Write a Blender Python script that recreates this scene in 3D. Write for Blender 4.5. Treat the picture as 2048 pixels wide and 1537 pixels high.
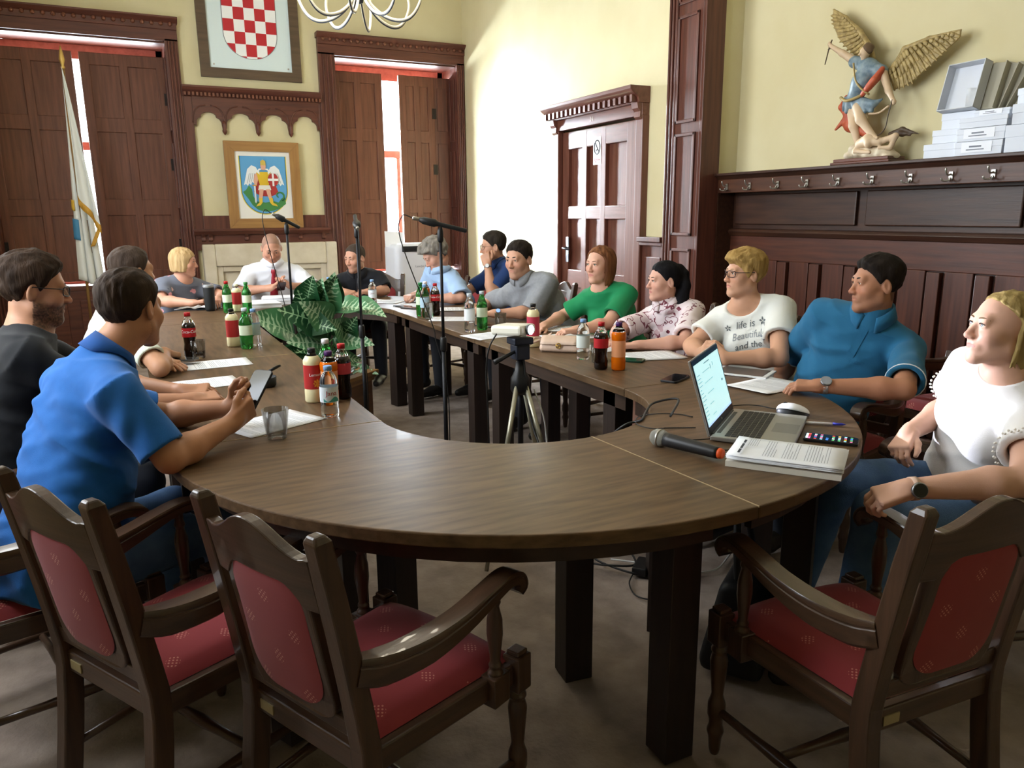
import bpy, bmesh, math, random
import numpy as np
from mathutils import Vector, Matrix

for _o in list(bpy.data.objects):
    bpy.data.objects.remove(_o)
SC = bpy.context.scene
COL = SC.collection
PI = math.pi
random.seed(7)
RNG = np.random.default_rng(11)

# ------------------------------------------------------------------ camera
CAM_H = 1.45
_yaw, _pitch, _roll = (math.radians(a) for a in (26.66, 12.65, -0.515))
_f = Vector((math.sin(_yaw) * math.cos(_pitch), math.cos(_yaw) * math.cos(_pitch), -math.sin(_pitch)))
_r0 = Vector((math.cos(_yaw), -math.sin(_yaw), 0))
_u0 = _r0.cross(_f)
_r = _r0 * math.cos(_roll) + _u0 * math.sin(_roll)
_u = -_r0 * math.sin(_roll) + _u0 * math.cos(_roll)
cam_data = bpy.data.cameras.new('camera')
cam = bpy.data.objects.new('camera', cam_data)
COL.objects.link(cam)
cam.matrix_world = Matrix(((_r.x, _u.x, -_f.x, 0), (_r.y, _u.y, -_f.y, 0), (_r.z, _u.z, -_f.z, CAM_H), (0, 0, 0, 1)))
cam_data.sensor_fit = 'HORIZONTAL'
cam_data.sensor_width = 36.0
cam_data.lens = 1522.0 / 2048.0 * 36.0
cam_data.clip_start = 0.05
SC.camera = cam

# ------------------------------------------------------------------ world, daylight, exposure
world = bpy.data.worlds.new('overcast_sky')
SC.world = world
world.use_nodes = True
_bg = world.node_tree.nodes['Background']
_bg.inputs[0].default_value = (0.86, 0.93, 1.0, 1)
_bg.inputs[1].default_value = 6.0
SC.view_settings.view_transform = 'Standard'
SC.view_settings.look = 'None'
SC.view_settings.gamma = 1.0
SC.view_settings.use_curve_mapping = False
SC.view_settings.exposure = 0.55
CHAND_W, PROJ_W = 6.0, 150.0


def area_light(name, loc, target, sx, sy, power, col=(1, 1, 1)):
    d = bpy.data.lights.new(name, 'AREA')
    d.shape = 'RECTANGLE'
    d.size, d.size_y = sx, sy
    d.energy = power
    d.color = col
    o = bpy.data.objects.new(name, d)
    COL.objects.link(o)
    o.location = loc
    v = Vector(target) - Vector(loc)
    o.rotation_euler = v.to_track_quat('-Z', 'Y').to_euler()
    return o


# daylight entering through the tall windows (two in the far wall, two in the left wall)
_sky = area_light('daylight_far_window_sunward', (2.55, 9.95, 2.2), (3.88, 7.95, 1.45), 1.2, 2.6, 1300, (0.88, 0.95, 1.0))
_sky.data.spread = math.radians(84)
area_light('daylight_far_window', (3.12, 9.75, 2.1), (3.1, 8.4, 1.7), 1.5, 3.0, 480, (0.86, 0.94, 1.0))
area_light('daylight_flag_window', (-0.22, 9.75, 2.1), (-0.1, 8.4, 1.7), 1.5, 3.0, 500, (0.9, 0.95, 1.0))
area_light('daylight_side_window', (-1.40, 5.65, 2.4), (1.4, 5.0, 1.1), 1.4, 2.1, 48, (0.93, 0.96, 1.0))
area_light('daylight_side_window', (-1.40, 2.95, 2.4), (1.4, 3.0, 1.0), 1.4, 2.1, 24, (0.93, 0.96, 1.0))

# ------------------------------------------------------------------ helpers: colour, materials
def lin(c):
    if isinstance(c, str):
        c = c.lstrip('#')
        c = [int(c[i:i + 2], 16) / 255 for i in (0, 2, 4)]
    return [x / 12.92 if x <= 0.04045 else ((x + 0.055) / 1.055) ** 2.4 for x in c] + [1.0]


MATS = {}


def mat(name, col='#888888', rough=0.6, metal=0.0, col2=None, nscale=8.0, stretch=(1, 1, 1), bump=0.0, bscale=60.0, bstretch=(1, 1, 1),
        trans=0.0, ior=1.45, emit=None, estr=0.0, coat=0.0, sub=0.0, attr=None, sheen=0.0, detail=4.0, lo=0.35, hi=0.65, alpha=1.0, spec=0.5):
    if name in MATS:
        return MATS[name]
    m = bpy.data.materials.new(name)
    m.use_nodes = True
    nt = m.node_tree
    b = nt.nodes['Principled BSDF']
    N, L = nt.nodes, nt.links
    b.inputs['Base Color'].default_value = lin(col)
    b.inputs['Roughness'].default_value = rough
    b.inputs['Metallic'].default_value = metal
    b.inputs['Transmission Weight'].default_value = trans
    b.inputs['IOR'].default_value = ior
    b.inputs['Coat Weight'].default_value = coat
    b.inputs['Sheen Weight'].default_value = sheen
    b.inputs['Alpha'].default_value = alpha
    b.inputs['Specular IOR Level'].default_value = spec
    if sub:
        b.inputs['Subsurface Weight'].default_value = sub
        b.inputs['Subsurface Radius'].default_value = (0.9, 0.35, 0.2)
        b.inputs['Subsurface Scale'].default_value = 0.008
    if emit:
        b.inputs['Emission Color'].default_value = lin(emit)
        b.inputs['Emission Strength'].default_value = estr
    tc = N.new('ShaderNodeTexCoord')
    if col2 is not None:
        mp = N.new('ShaderNodeMapping')
        mp.inputs['Scale'].default_value = stretch
        nz = N.new('ShaderNodeTexNoise')
        nz.inputs['Scale'].default_value = nscale
        nz.inputs['Detail'].default_value = detail
        cr = N.new('ShaderNodeValToRGB')
        cr.color_ramp.elements[0].position = lo
        cr.color_ramp.elements[1].position = hi
        cr.color_ramp.elements[0].color = lin(col)
        cr.color_ramp.elements[1].color = lin(col2)
        L.new(tc.outputs['Object'], mp.inputs[0])
        L.new(mp.outputs[0], nz.inputs[0])
        L.new(nz.outputs[0], cr.inputs[0])
        L.new(cr.outputs[0], b.inputs['Base Color'])
    if attr:
        at = N.new('ShaderNodeAttribute')
        at.attribute_name = attr
        L.new(at.outputs['Color'], b.inputs['Base Color'])
    if bump:
        mp2 = N.new('ShaderNodeMapping')
        mp2.inputs['Scale'].default_value = bstretch
        n2 = N.new('ShaderNodeTexNoise')
        n2.inputs['Scale'].default_value = bscale
        n2.inputs['Detail'].default_value = 3.0
        bp = N.new('ShaderNodeBump')
        bp.inputs['Strength'].default_value = bump
        bp.inputs['Distance'].default_value = 0.004
        L.new(tc.outputs['Object'], mp2.inputs[0])
        L.new(mp2.outputs[0], n2.inputs[0])
        L.new(n2.outputs[0], bp.inputs['Height'])
        L.new(bp.outputs[0], b.inputs['Normal'])
    MATS[name] = m
    return m


def wood(name, c1, c2, rough=0.35, axis=2, bump=0.12, sc=7.0, coat=0.0):
    st = [5.0, 5.0, 5.0]
    st[axis] = 0.35
    return mat(name, c1, rough, col2=c2, nscale=sc, stretch=st, bump=bump, bscale=sc * 3, bstretch=st, coat=coat, detail=5.0, lo=0.3, hi=0.7)


def thin_glass(name, tint=(0.97, 0.99, 1.0), refl=0.5):
    """thin clear sheet: straight-through light plus a Fresnel mirror"""
    if name in MATS:
        return MATS[name]
    m = bpy.data.materials.new(name)
    m.use_nodes = True
    nt = m.node_tree
    for n in list(nt.nodes):
        if n.type != 'OUTPUT_MATERIAL':
            nt.nodes.remove(n)
    out = [n for n in nt.nodes if n.type == 'OUTPUT_MATERIAL'][0]
    t = nt.nodes.new('ShaderNodeBsdfTransparent')
    t.inputs[0].default_value = (*tint, 1)
    g = nt.nodes.new('ShaderNodeBsdfGlossy')
    g.inputs['Roughness'].default_value = 0.03
    lw = nt.nodes.new('ShaderNodeLayerWeight')
    lw.inputs[0].default_value = 0.35
    mu = nt.nodes.new('ShaderNodeMath')
    mu.operation = 'MULTIPLY'
    mu.inputs[1].default_value = refl
    nt.links.new(lw.outputs['Fresnel'], mu.inputs[0])
    mx = nt.nodes.new('ShaderNodeMixShader')
    nt.links.new(mu.outputs[0], mx.inputs[0])
    nt.links.new(t.outputs[0], mx.inputs[1])
    nt.links.new(g.outputs[0], mx.inputs[2])
    nt.links.new(mx.outputs[0], out.inputs[0])
    MATS[name] = m
    return m


# ------------------------------------------------------------------ helpers: meshes
class MB:
    """collects shapes; build() links them as ONE mesh object"""

    def __init__(s):
        s.v, s.f, s.mi, s.sm = [], [], [], []

    def add(s, v, f, mi=0, smooth=False):
        n = len(s.v)
        s.v += [tuple(map(float, p)) for p in v]
        s.f += [tuple(i + n for i in q) for q in f]
        s.mi += [mi] * len(f)
        s.sm += [smooth] * len(f)
        return s

    def box(s, x0, x1, y0, y1, z0, z1, mi=0, R=None, T=(0, 0, 0)):
        v = np.array([(x, y, z) for x in (x0, x1) for y in (y0, y1) for z in (z0, z1)], float)
        if R is not None:
            v = v @ np.array(R).T
        v = v + np.array(T)
        return s.add(v, [(0, 1, 3, 2), (4, 6, 7, 5), (0, 4, 5, 1), (2, 3, 7, 6), (0, 2, 6, 4), (1, 5, 7, 3)], mi)

    def prism(s, pts, d0, d1, axis='z', mi=0, smooth=False):
        """extrude a 2D outline; axis z: pts (x,y); axis y: pts (x,z); axis x: pts (y,z)"""
        n = len(pts)
        mk = {'z': lambda p, d: (p[0], p[1], d), 'y': lambda p, d: (p[0], d, p[1]), 'x': lambda p, d: (d, p[0], p[1])}[axis]
        v = [mk(p, d0) for p in pts] + [mk(p, d1) for p in pts]
        k = len(s.v)
        s.add(v, [tuple(range(n - 1, -1, -1)), tuple(range(n, 2 * n))], mi)
        s.f += [(k + i, k + (i + 1) % n, k + n + (i + 1) % n, k + n + i) for i in range(n)]
        s.mi += [mi] * n
        s.sm += [smooth] * n
        return s

    def lathe(s, prof, seg=20, o=(0, 0, 0), mi=0, R=None, cap=True, fr=None):
        """prof: (radius, z) list; fr: optional function(angle, r, z)->r"""
        v, f = [], []
        for r, z in prof:
            for k in range(seg):
                a = 2 * PI * k / seg
                rr = fr(a, r, z) if fr else r
                v.append((rr * math.cos(a), rr * math.sin(a), z))
        n = len(prof)
        for i in range(n - 1):
            for k in range(seg):
                k2 = (k + 1) % seg
                f.append((i * seg + k, i * seg + k2, (i + 1) * seg + k2, (i + 1) * seg + k))
        v = np.array(v)
        if R is not None:
            v = v @ np.array(R).T
        v = v + np.array(o)
        s.add(v, f, mi, True)
        if cap:
            k = len(s.v) - n * seg
            s.f += [tuple(k + i for i in range(seg - 1, -1, -1)), tuple(k + (n - 1) * seg + i for i in range(seg))]
            s.mi += [mi] * 2
            s.sm += [False] * 2
        return s

    def tube(s, pts, rad, seg=8, mi=0, closed=False, flat=None):
        """sweep a circle (or flat=(w,h) rectangle-like ellipse) along points"""
        P = np.array(pts, float)
        n = len(P)
        rad = np.full(n, rad) if np.isscalar(rad) else np.array(rad, float)
        T = np.gradient(P, axis=0)
        if closed:
            T = np.roll(P, -1, 0) - np.roll(P, 1, 0)
        T /= np.linalg.norm(T, axis=1)[:, None] + 1e-9
        up = np.array([0, 0, 1.0]) if abs(T[0][2]) < 0.95 else np.array([1.0, 0, 0])
        v = []
        for i in range(n):
            a = np.cross(T[i], up)
            a /= np.linalg.norm(a) + 1e-9
            b = np.cross(a, T[i])
            up = b
            for k in range(seg):
                t = 2 * PI * k / seg
                v.append(P[i] + rad[i] * (a * math.cos(t) + b * math.sin(t)))
        f = []
        for i in range(n if closed else n - 1):
            for k in range(seg):
                k2 = (k + 1) % seg
                j = (i + 1) % n
                f.append((i * seg + k, j * seg + k, j * seg + k2, i * seg + k2))
        if not closed:
            f += [tuple(range(seg)), tuple((n - 1) * seg + i for i in range(seg - 1, -1, -1))]
        return s.add(v, f, mi, True)

    def grid(s, fn, nu, nv, mi=0, smooth=True):
        v = [fn(i / (nu - 1), j / (nv - 1)) for i in range(nu) for j in range(nv)]
        f = [(i * nv + j, (i + 1) * nv + j, (i + 1) * nv + j + 1, i * nv + j + 1) for i in range(nu - 1) for j in range(nv - 1)]
        return s.add(v, f, mi, smooth)

    def mesh(s, name, mats):
        me = bpy.data.meshes.new(name)
        me.from_pydata(s.v, [], s.f)
        for m in (mats if isinstance(mats, (list, tuple)) else [mats]):
            me.materials.append(m)
        me.polygons.foreach_set('material_index', s.mi)
        me.polygons.foreach_set('use_smooth', s.sm)
        me.update()
        bm = bmesh.new()
        bm.from_mesh(me)
        bmesh.ops.recalc_face_normals(bm, faces=bm.faces)
        bm.to_mesh(me)
        bm.free()
        return me

    def build(s, name, mats, parent=None, loc=None, rz=None, bevel=0.0, thick=0.0):
        return link(name, s.mesh(name, mats), parent, loc, rz, bevel, thick)


def link(name, me, parent=None, loc=None, rz=None, bevel=0.0, thick=0.0):
    o = bpy.data.objects.new(name, me)
    COL.objects.link(o)
    if parent is not None:
        o.parent = parent
    if loc is not None:
        o.location = loc
    if rz is not None:
        o.rotation_euler = (0, 0, rz)
    if thick:
        md = o.modifiers.new('thickness', 'SOLIDIFY')
        md.thickness = thick
        md.offset = 0
    if bevel:
        md = o.modifiers.new('bevel', 'BEVEL')
        md.width = bevel
        md.segments = 2
        md.limit_method = 'ANGLE'
        md.harden_normals = False
    return o


def tag(o, label=None, cat=None, group=None, kind=None):
    for k, v in (('label', label), ('category', cat), ('group', group), ('kind', kind)):
        if v:
            o[k] = v
    return o


def thing(name, label, cat, loc=(0, 0, 0), rz=0.0, group=None):
    o = bpy.data.objects.new(name, None)
    o.empty_display_size = 0.05
    COL.objects.link(o)
    o.location = loc
    o.rotation_euler = (0, 0, rz)
    return tag(o, label, cat, group)


def struct(o):
    o['kind'] = 'structure'
    return o


def dup(root, loc=None, rz=None, label=None):
    r = root.copy()
    COL.objects.link(r)
    if loc is not None:
        r.location = loc
    if rz is not None:
        r.rotation_euler = (0, 0, rz)
    if label:
        r['label'] = label
    for ch in list(root.children):
        c = ch.copy()
        COL.objects.link(c)
        c.parent = r
        for g in list(ch.children):
            d = g.copy()
            COL.objects.link(d)
            d.parent = c
    return r


def rotz(a):
    return np.array([[math.cos(a), -math.sin(a), 0], [math.sin(a), math.cos(a), 0], [0, 0, 1]])


def frame_from(zdir, ydir=(0, 1, 0)):
    """3x3 with columns x,y,z; z along zdir, y as near ydir as possible"""
    z = np.array(zdir, float)
    z /= np.linalg.norm(z)
    y = np.array(ydir, float)
    y = y - z * (y @ z)
    if np.linalg.norm(y) < 1e-6:
        y = np.array([0, 0, 1.0]) - z * z[2]
    y /= np.linalg.norm(y)
    return np.stack([np.cross(y, z), y, z], 1)


def text_mesh(name, txt, size, material, parent=None, M=None, font_shear=0.0, extrude=0.0004, align='CENTER'):
    cu = bpy.data.curves.new(name, 'FONT')
    cu.body = txt
    cu.size = size
    cu.shear = font_shear
    cu.extrude = extrude
    cu.resolution_u = 2
    cu.align_x = align
    cu.align_y = 'CENTER'
    tmp = bpy.data.objects.new(name, cu)
    COL.objects.link(tmp)
    me = bpy.data.meshes.new_from_object(tmp)
    bpy.data.objects.remove(tmp)
    bpy.data.curves.remove(cu)
    me.materials.clear()
    me.materials.append(material)
    o = link(name, me, parent)
    if M is not None:
        o.matrix_local = M
    return o


def smooth_pts(ctrl, n=24, closed=False):
    """Catmull-Rom through control points"""
    P = np.array(ctrl, float)
    m = len(P)
    out = []
    segs = m if closed else m - 1
    per = max(2, n // segs)
    for i in range(segs):
        p0 = P[(i - 1) % m] if closed or i > 0 else 2 * P[0] - P[1]
        p1, p2 = P[i], P[(i + 1) % m]
        p3 = P[(i + 2) % m] if closed or i + 2 < m else 2 * P[-1] - P[-2]
        for k in range(per):
            t = k / per
            out.append(0.5 * ((2 * p1) + (-p0 + p2) * t + (2 * p0 - 5 * p1 + 4 * p2 - p3) * t * t + (-p0 + 3 * p1 - 3 * p2 + p3) * t ** 3))
    if not closed:
        out.append(P[-1])
    return np.array(out)


def clip_convex(poly, clip):
    """Sutherland-Hodgman, both counter-clockwise 2D"""
    out = list(poly)
    n = len(clip)
    for i in range(n):
        a, b = clip[i], clip[(i + 1) % n]
        side = lambda p: (b[0] - a[0]) * (p[1] - a[1]) - (b[1] - a[1]) * (p[0] - a[0])
        src, out = out, []
        for k in range(len(src)):
            p, q = src[k], src[(k + 1) % len(src)]
            sp, sq = side(p), side(q)
            if sp >= 0:
                out.append(p)
            if sp * sq < 0:
                t = sp / (sp - sq)
                out.append((p[0] + t * (q[0] - p[0]), p[1] + t * (q[1] - p[1])))
        if not out:
            return []
    return out


# shared materials
PANEL = wood('panel_wood', '#48271f', '#65392c', 0.38, 2)
PANEL_H = wood('panel_wood_horizontal', '#48271f', '#65392c', 0.38, 1)
PANEL_X = wood('panel_wood_crosswise', '#48271f', '#65392c', 0.38, 0)
SHUT = wood('shutter_wood', '#57301f', '#724431', 0.45, 2)
DARKW = wood('coat_rack_wood', '#2e1a12', '#452a1c', 0.4, 1)
YELLOW = mat('yellow_wall_paint', '#d3caa4', 0.85, col2='#cec49c', nscale=3.0, bump=0.05, bscale=120)
WHITE = mat('white_paper', '#eef0f4', 0.8)
BLACK = mat('black_plastic', '#101012', 0.45)
BLACKM = mat('black_matt_metal', '#15151a', 0.5, metal=0.3)
STEEL = mat('brushed_steel', '#b8b6b0', 0.3, metal=0.9)
BRASS = mat('brass', '#a58440', 0.35, metal=0.9)

# ------------------------------------------------------------------ room shell
# The panelled shell is drawn at a survey scale (drawing unit = 1.19 m, datum 0.2755 m below the floor) and baked to metres.
DS, DZ = 1.19, -0.2755
XW, YW, XN, YR, ZC, Z0 = 3.26, 7.54, 3.523, 3.824, 4.0, 0.22
XL, YF, HC = -1.28, -3.2, ZC * DS + DZ
WX = lambda v: v * DS


def D(x, y, z):
    return (x * DS, y * DS, z * DS + DZ)


def bake_drawing(objs):
    done = set()
    for o in objs:
        if o.type == 'MESH' and o.data.name not in done:
            done.add(o.data.name)
            o.data.transform(Matrix.Diagonal((DS, DS, DS, 1)))
        for md in o.modifiers:
            if md.type == 'BEVEL':
                md.width *= DS
        o.location = o.location * DS
        if o.parent is None:
            o.location.z += DZ


_m = MB()


def floor_h(x, y):
    z = 0.004 * math.sin(3.1 * x + 1.7 * y) + 0.003 * math.sin(5.3 * y - 2.2 * x + 1)
    for (ax, ay, bx, by, w, hh) in ((0.62, 1.30, 1.30, 1.17, 0.022, 0.02), (0.70, 1.14, 1.33, 1.02, 0.02, 0.016), (-0.75, 1.95, -0.25, 2.0, 0.03, 0.022),
                                    (1.12, 1.85, 1.50, 2.12, 0.04, 0.014), (1.5, 1.2, 1.7, 1.35, 0.03, 0.012)):
        dx, dy = bx - ax, by - ay
        t = max(0.0, min(1.0, ((x - ax) * dx + (y - ay) * dy) / (dx * dx + dy * dy)))
        d = math.hypot(x - ax - t * dx, y - ay - t * dy + 0.015 * math.sin(9 * t))
        z += hh * math.exp(-(d / w) ** 2) * math.sin(PI * min(1, max(0, 0.08 + 0.84 * t)))
    return z - 0.012


_xs = np.concatenate([np.linspace(XL - 0.2, -0.8, 4), np.linspace(-0.78, 1.9, 135), np.linspace(1.95, 4.4, 12)])
_ys = np.concatenate([np.linspace(YF - 0.2, 0.7, 10), np.linspace(0.72, 2.6, 95), np.linspace(2.7, 9.6, 24)])
_m.add([(x, y, floor_h(x, y)) for x in _xs for y in _ys],
       [(i * len(_ys) + j, (i + 1) * len(_ys) + j, (i + 1) * len(_ys) + j + 1, i * len(_ys) + j + 1) for i in range(len(_xs) - 1) for j in range(len(_ys) - 1)], 0, True)
CARPET = mat('brown_carpet', '#82746a', 0.95, col2='#9a8b80', nscale=9.0, bump=0.9, bscale=55, sheen=0.1, detail=8, spec=0.1)
struct(_m.build('floor', CARPET))
struct(MB().box(XL - 0.2, 4.4, YF - 0.2, 9.6, HC, HC + 0.1).build('ceiling', mat('ceiling_paint', '#efe9d8', 0.9)))

# left wall with two window openings (outside the frame)
m = MB()
_wy = ((2.2, 3.7), (4.9, 6.4))
m.box(XL - 0.2, XL, YF - 0.2, _wy[0][0], 0, HC)
m.box(XL - 0.2, XL, _wy[0][1], _wy[1][0], 0, HC)
m.box(XL - 0.2, XL, _wy[1][1], 9.0, 0, HC)
for a, b in _wy:
    m.box(XL - 0.2, XL, a, b, 3.55, HC)
    m.box(XL - 0.2, XL, a, b, 0, 1.25)
struct(m.build('wall_left', YELLOW))
struct(MB().box(XL - 0.2, 4.4, YF - 0.2, YF, 0, HC).build('wall_front', YELLOW))
_before = set(bpy.data.objects)
# far wall with two deep window openings
WIN = ((-0.89, 0.51), (1.939, 3.186))
WZ0, WZ1 = 0.86, 2.90
m = MB()
m.box(-1.3, WIN[0][0], YW, YW + 0.5, Z0, ZC)
m.box(WIN[0][1], WIN[1][0], YW, YW + 0.5, Z0, ZC)
m.box(WIN[1][1], XN + 0.2, YW, YW + 0.5, Z0, ZC)
for a, b in WIN:
    m.box(a, b, YW, YW + 0.5, WZ1, ZC)
    m.box(a, b, YW, YW + 0.5, Z0, WZ0)
struct(m.build('wall_back', YELLOW))
m = MB()
m.box(XW, XW + 0.5, YR, 4.43, Z0, ZC)
m.box(XW, XW + 0.5, 5.565, YW, Z0, ZC)
m.box(XW, XW + 0.5, 4.43, 5.565, 2.10, ZC)
m.box(XW + 0.2, XW + 0.5, 4.43, 5.565, Z0, 2.10)
struct(m.build('wall_right', YELLOW))
struct(MB().box(XN, XN + 0.2, YF, YR, Z0, ZC).build('wall_niche', YELLOW))

# window casings with carved head moulding, reveals, frames, panes and shutters
for wi, (a, b) in enumerate(WIN):
    oa, ob = (a - 0.095, b + 0.095) if wi == 0 else (1.793, 3.259)
    root = struct(bpy.data.objects.new('trim_%d' % (wi + 1), None))
    COL.objects.link(root)
    for (x0, x1, flip) in ((oa, a + 0.01, 1), (b - 0.01, ob, -1)):
        m = MB().box(x0, x1, YW - 0.045, YW, Z0, WZ1 + 0.02)
        n = 3
        for k in range(n):
            c = x0 + (x1 - x0) * (0.3 + 0.25 * k)
            m.tube([(c, YW - 0.047, 0.1), (c, YW - 0.047, WZ1 + 0.0)], 0.011, 8)
        m.build('jamb', PANEL, root, bevel=0.004)
    m = MB().box(oa, ob, YW - 0.045, YW, WZ1, 3.0)
    m.box(oa, ob, YW - 0.06, YW, 2.99, 3.075)
    m.prism([(YW, 3.04), (YW - 0.06, 3.04), (YW - 0.10, 3.075), (YW - 0.10, 3.088), (YW, 3.088)], oa - 0.01, ob + (0.01 if wi == 0 else 0), 'x')
    m.build('head_moulding', PANEL_X, root, bevel=0.003)
    nb = 22
    blk = MB().lathe([(0.004, -0.016), (0.016, -0.008), (0.018, 0.0), (0.014, 0.012), (0.004, 0.018)], 8).mesh('carved_bead', SHUT)
    for k in range(nb):
        link('carved_bead', blk, root, (oa + 0.05 + (ob - oa - 0.1) * k / (nb - 1), YW - 0.066, 3.03))
    # reveals: boarded sides, soffit and sill
    m = MB()
    m.box(a, a + 0.012, YW, YW + 0.48, WZ0, WZ1)
    m.build('reveal_panel', PANEL, root)
    m = MB().box(b - 0.012, b, YW, YW + 0.48, WZ0, WZ1)
    for (z0, z1) in ((0.92, 1.42), (1.52, 2.08), (2.18, 2.78)):
        m.box(b - 0.024, b - 0.01, YW + 0.03, YW + 0.10, z0, z1)
        m.box(b - 0.024, b - 0.01, YW + 0.13, YW + 0.2, z0, z1)
    m.build('reveal_panel', PANEL, root, bevel=0.004)
    MB().box(a, b, YW, YW + 0.48, WZ1 - 0.012, WZ1).build('soffit', PANEL, root)
    MB().box(a, b, YW - 0.03, YW + 0.48, WZ0 - 0.03, WZ0 + 0.01).build('sill', PANEL_X, root, bevel=0.004)
    # boarded apron below the sill
    m = MB().box(a, b, YW - 0.03, YW, Z0, WZ0 - 0.03)
    for k in range(3):
        w = (b - a) / 3
        m.box(a + k * w + 0.05, a + (k + 1) * w - 0.05, YW - 0.045, YW - 0.03, 0.32, 0.75)
    m.build('apron', PANEL_X, root, bevel=0.004)
    # the window itself
    wr = struct(bpy.data.objects.new('window_%d' % (wi + 1), None))
    COL.objects.link(wr)
    FR = mat('window_frame_paint', '#7a4238', 0.5, col2='#8c5146', nscale=20)
    y = YW + 0.34
    m = MB()
    for x0, x1 in ((a + 0.012, a + 0.07), (b - 0.07, b - 0.012)):
        m.box(x0, x1, y, y + 0.06, WZ0, WZ1)
    m.box(a, b, y, y + 0.06, WZ0 + 0.01, WZ0 + 0.07)
    m.box(a, b, y, y + 0.06, WZ1 - 0.13, WZ1 - 0.012)
    m.build('window_frame', FR, wr, bevel=0.004)
    cx = (a + b) / 2 + (0.09 if wi else 0.12)
    MB().box(cx - 0.02, cx + 0.02, y - 0.01, y + 0.06, WZ0 + 0.07, 2.02).build('mullion', FR, wr, bevel=0.004)
    MB().box(a + 0.07, b - 0.07, y - 0.01, y + 0.06, 2.02, 2.09).build('transom', FR, wr, bevel=0.004)
    GL = thin_glass('window_glass')
    for (x0, x1, z0, z1) in ((a + 0.07, cx - 0.02, WZ0 + 0.07, 2.02), (cx + 0.02, b - 0.07, WZ0 + 0.07, 2.02), (a + 0.07, b - 0.07, 2.09, WZ1 - 0.13)):
        MB().box(x0, x1, y + 0.028, y + 0.032, z0, z1).build('pane', GL, wr)


def shutter(label, hinge, width, ang, side, z0=0.90, z1=2.80):
    """panelled shutter leaf hinged at x=hinge on the room side; side +1 swings to +x, -1 to -x"""
    r = thing('shutter', label, 'shutter', (hinge, YW + 0.16, 0), ang, 'panelled shutters at the windows')
    s = side
    t = 0.018
    X = lambda u: s * u
    m = MB()
    rows = ((z0 + 0.08, z0 + 0.56), (z0 + 0.70, z0 + 1.26), (z0 + 1.38, z1 - 0.10))
    for u0, u1 in ((0, 0.075), (width / 2 - 0.035, width / 2 + 0.035), (width - 0.075, width)):
        m.box(*sorted((X(u0), X(u1))), -t, t, z0, z1)
    zz = [z0] + [q for rr in rows for q in rr] + [z1]
    for k in range(0, len(zz), 2):
        m.box(*sorted((X(0), X(width))), -t + 0.001, t - 0.001, zz[k], zz[k + 1])
    m.build('leaf_frame', SHUT, r, bevel=0.006)
    for (p, q) in rows:
        for u0, u1 in ((0.075, width / 2 - 0.035), (width / 2 + 0.035, width - 0.075)):
            mm = MB().box(*sorted((X(u0 - 0.005), X(u1 + 0.005))), -0.006, 0.006, p - 0.005, q + 0.005)
            mm.build('panel', SHUT, r, bevel=0.003)
    for zz_ in (z0 + 0.3, z0 + 1.0, z1 - 0.35):
        MB().box(*sorted((X(-0.012), X(0.03))), -t - 0.008, -t + 0.002, zz_ - 0.05, zz_ + 0.05).build('hinge', mat('dark_iron', '#2a2320', 0.5, metal=0.6), r)
    return r


shutter('left leaf of the closed shutters behind the flag', -0.88, 0.67, 0.0, 1)
shutter('wide shutter leaf just right of the flag', 0.497, 0.657, 0.0, -1)
shutter('left leaf of the shutters in the window behind the man in black', 1.955, 0.495, 0.0, 1)
shutter('right leaf of the ajar shutters beside the bright wall', 3.0, 0.385, 0.05, -1)
# narrow folded boards that fill the rest of each opening beside the leaves
m = MB().box(3.0, 3.172, YW + 0.15, YW + 0.175, 0.9, 2.8)
for (z0, z1) in ((0.98, 1.46), (1.60, 2.16), (2.28, 2.70)):
    m.box(3.03, 3.14, YW + 0.14, YW + 0.155, z0, z1)
o = struct(m.build('trim_3', PANEL, None, bevel=0.004))

# panelled chimney breast between the windows: cornice, arcade, mantel, stone fireplace
x0, x1 = 0.60, 1.80
root = struct(bpy.data.objects.new('trim_4', None))
COL.objects.link(root)
m = MB().prism([(YW, 2.47), (YW - 0.05, 2.47), (YW - 0.06, 2.50), (YW - 0.09, 2.54), (YW - 0.09, 2.557), (YW, 2.557)], x0, x1, 'x')
m.build('cornice', PANEL_X, root, bevel=0.003)
db = MB().box(-0.009, 0.009, -0.012, 0.012, -0.014, 0.014).mesh('dentil', SHUT)
for k in range(36):
    link('dentil', db, root, (x0 + 0.02 + (x1 - x0 - 0.04) * k / 35, YW - 0.066, 2.487))
xa = [0.675, 0.926, 1.215, 1.505, 1.775]


def arch_z(x):
    for k in range(4):
        if xa[k] <= x <= xa[k + 1]:
            c, hw = (xa[k] + xa[k + 1]) / 2, (xa[k + 1] - xa[k]) / 2
            d = abs(x - c) / hw
            edge = (xa[k + 1] if x > c else xa[k])
            inner = edge not in (xa[0], xa[-1])
            if d < 0.5:
                return 2.305 + 0.04 * math.sqrt(max(0, 1 - (d / 0.52) ** 2))
            if d < 0.84:
                return 2.235 + 0.065 * math.sqrt(max(0, 1 - ((d - 0.48) / 0.38) ** 2))
            return 2.168 if (inner and d > 0.97) else ((2.19 if inner else 2.235) if d > 0.88 else 2.22)
    return 2.2


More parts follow.
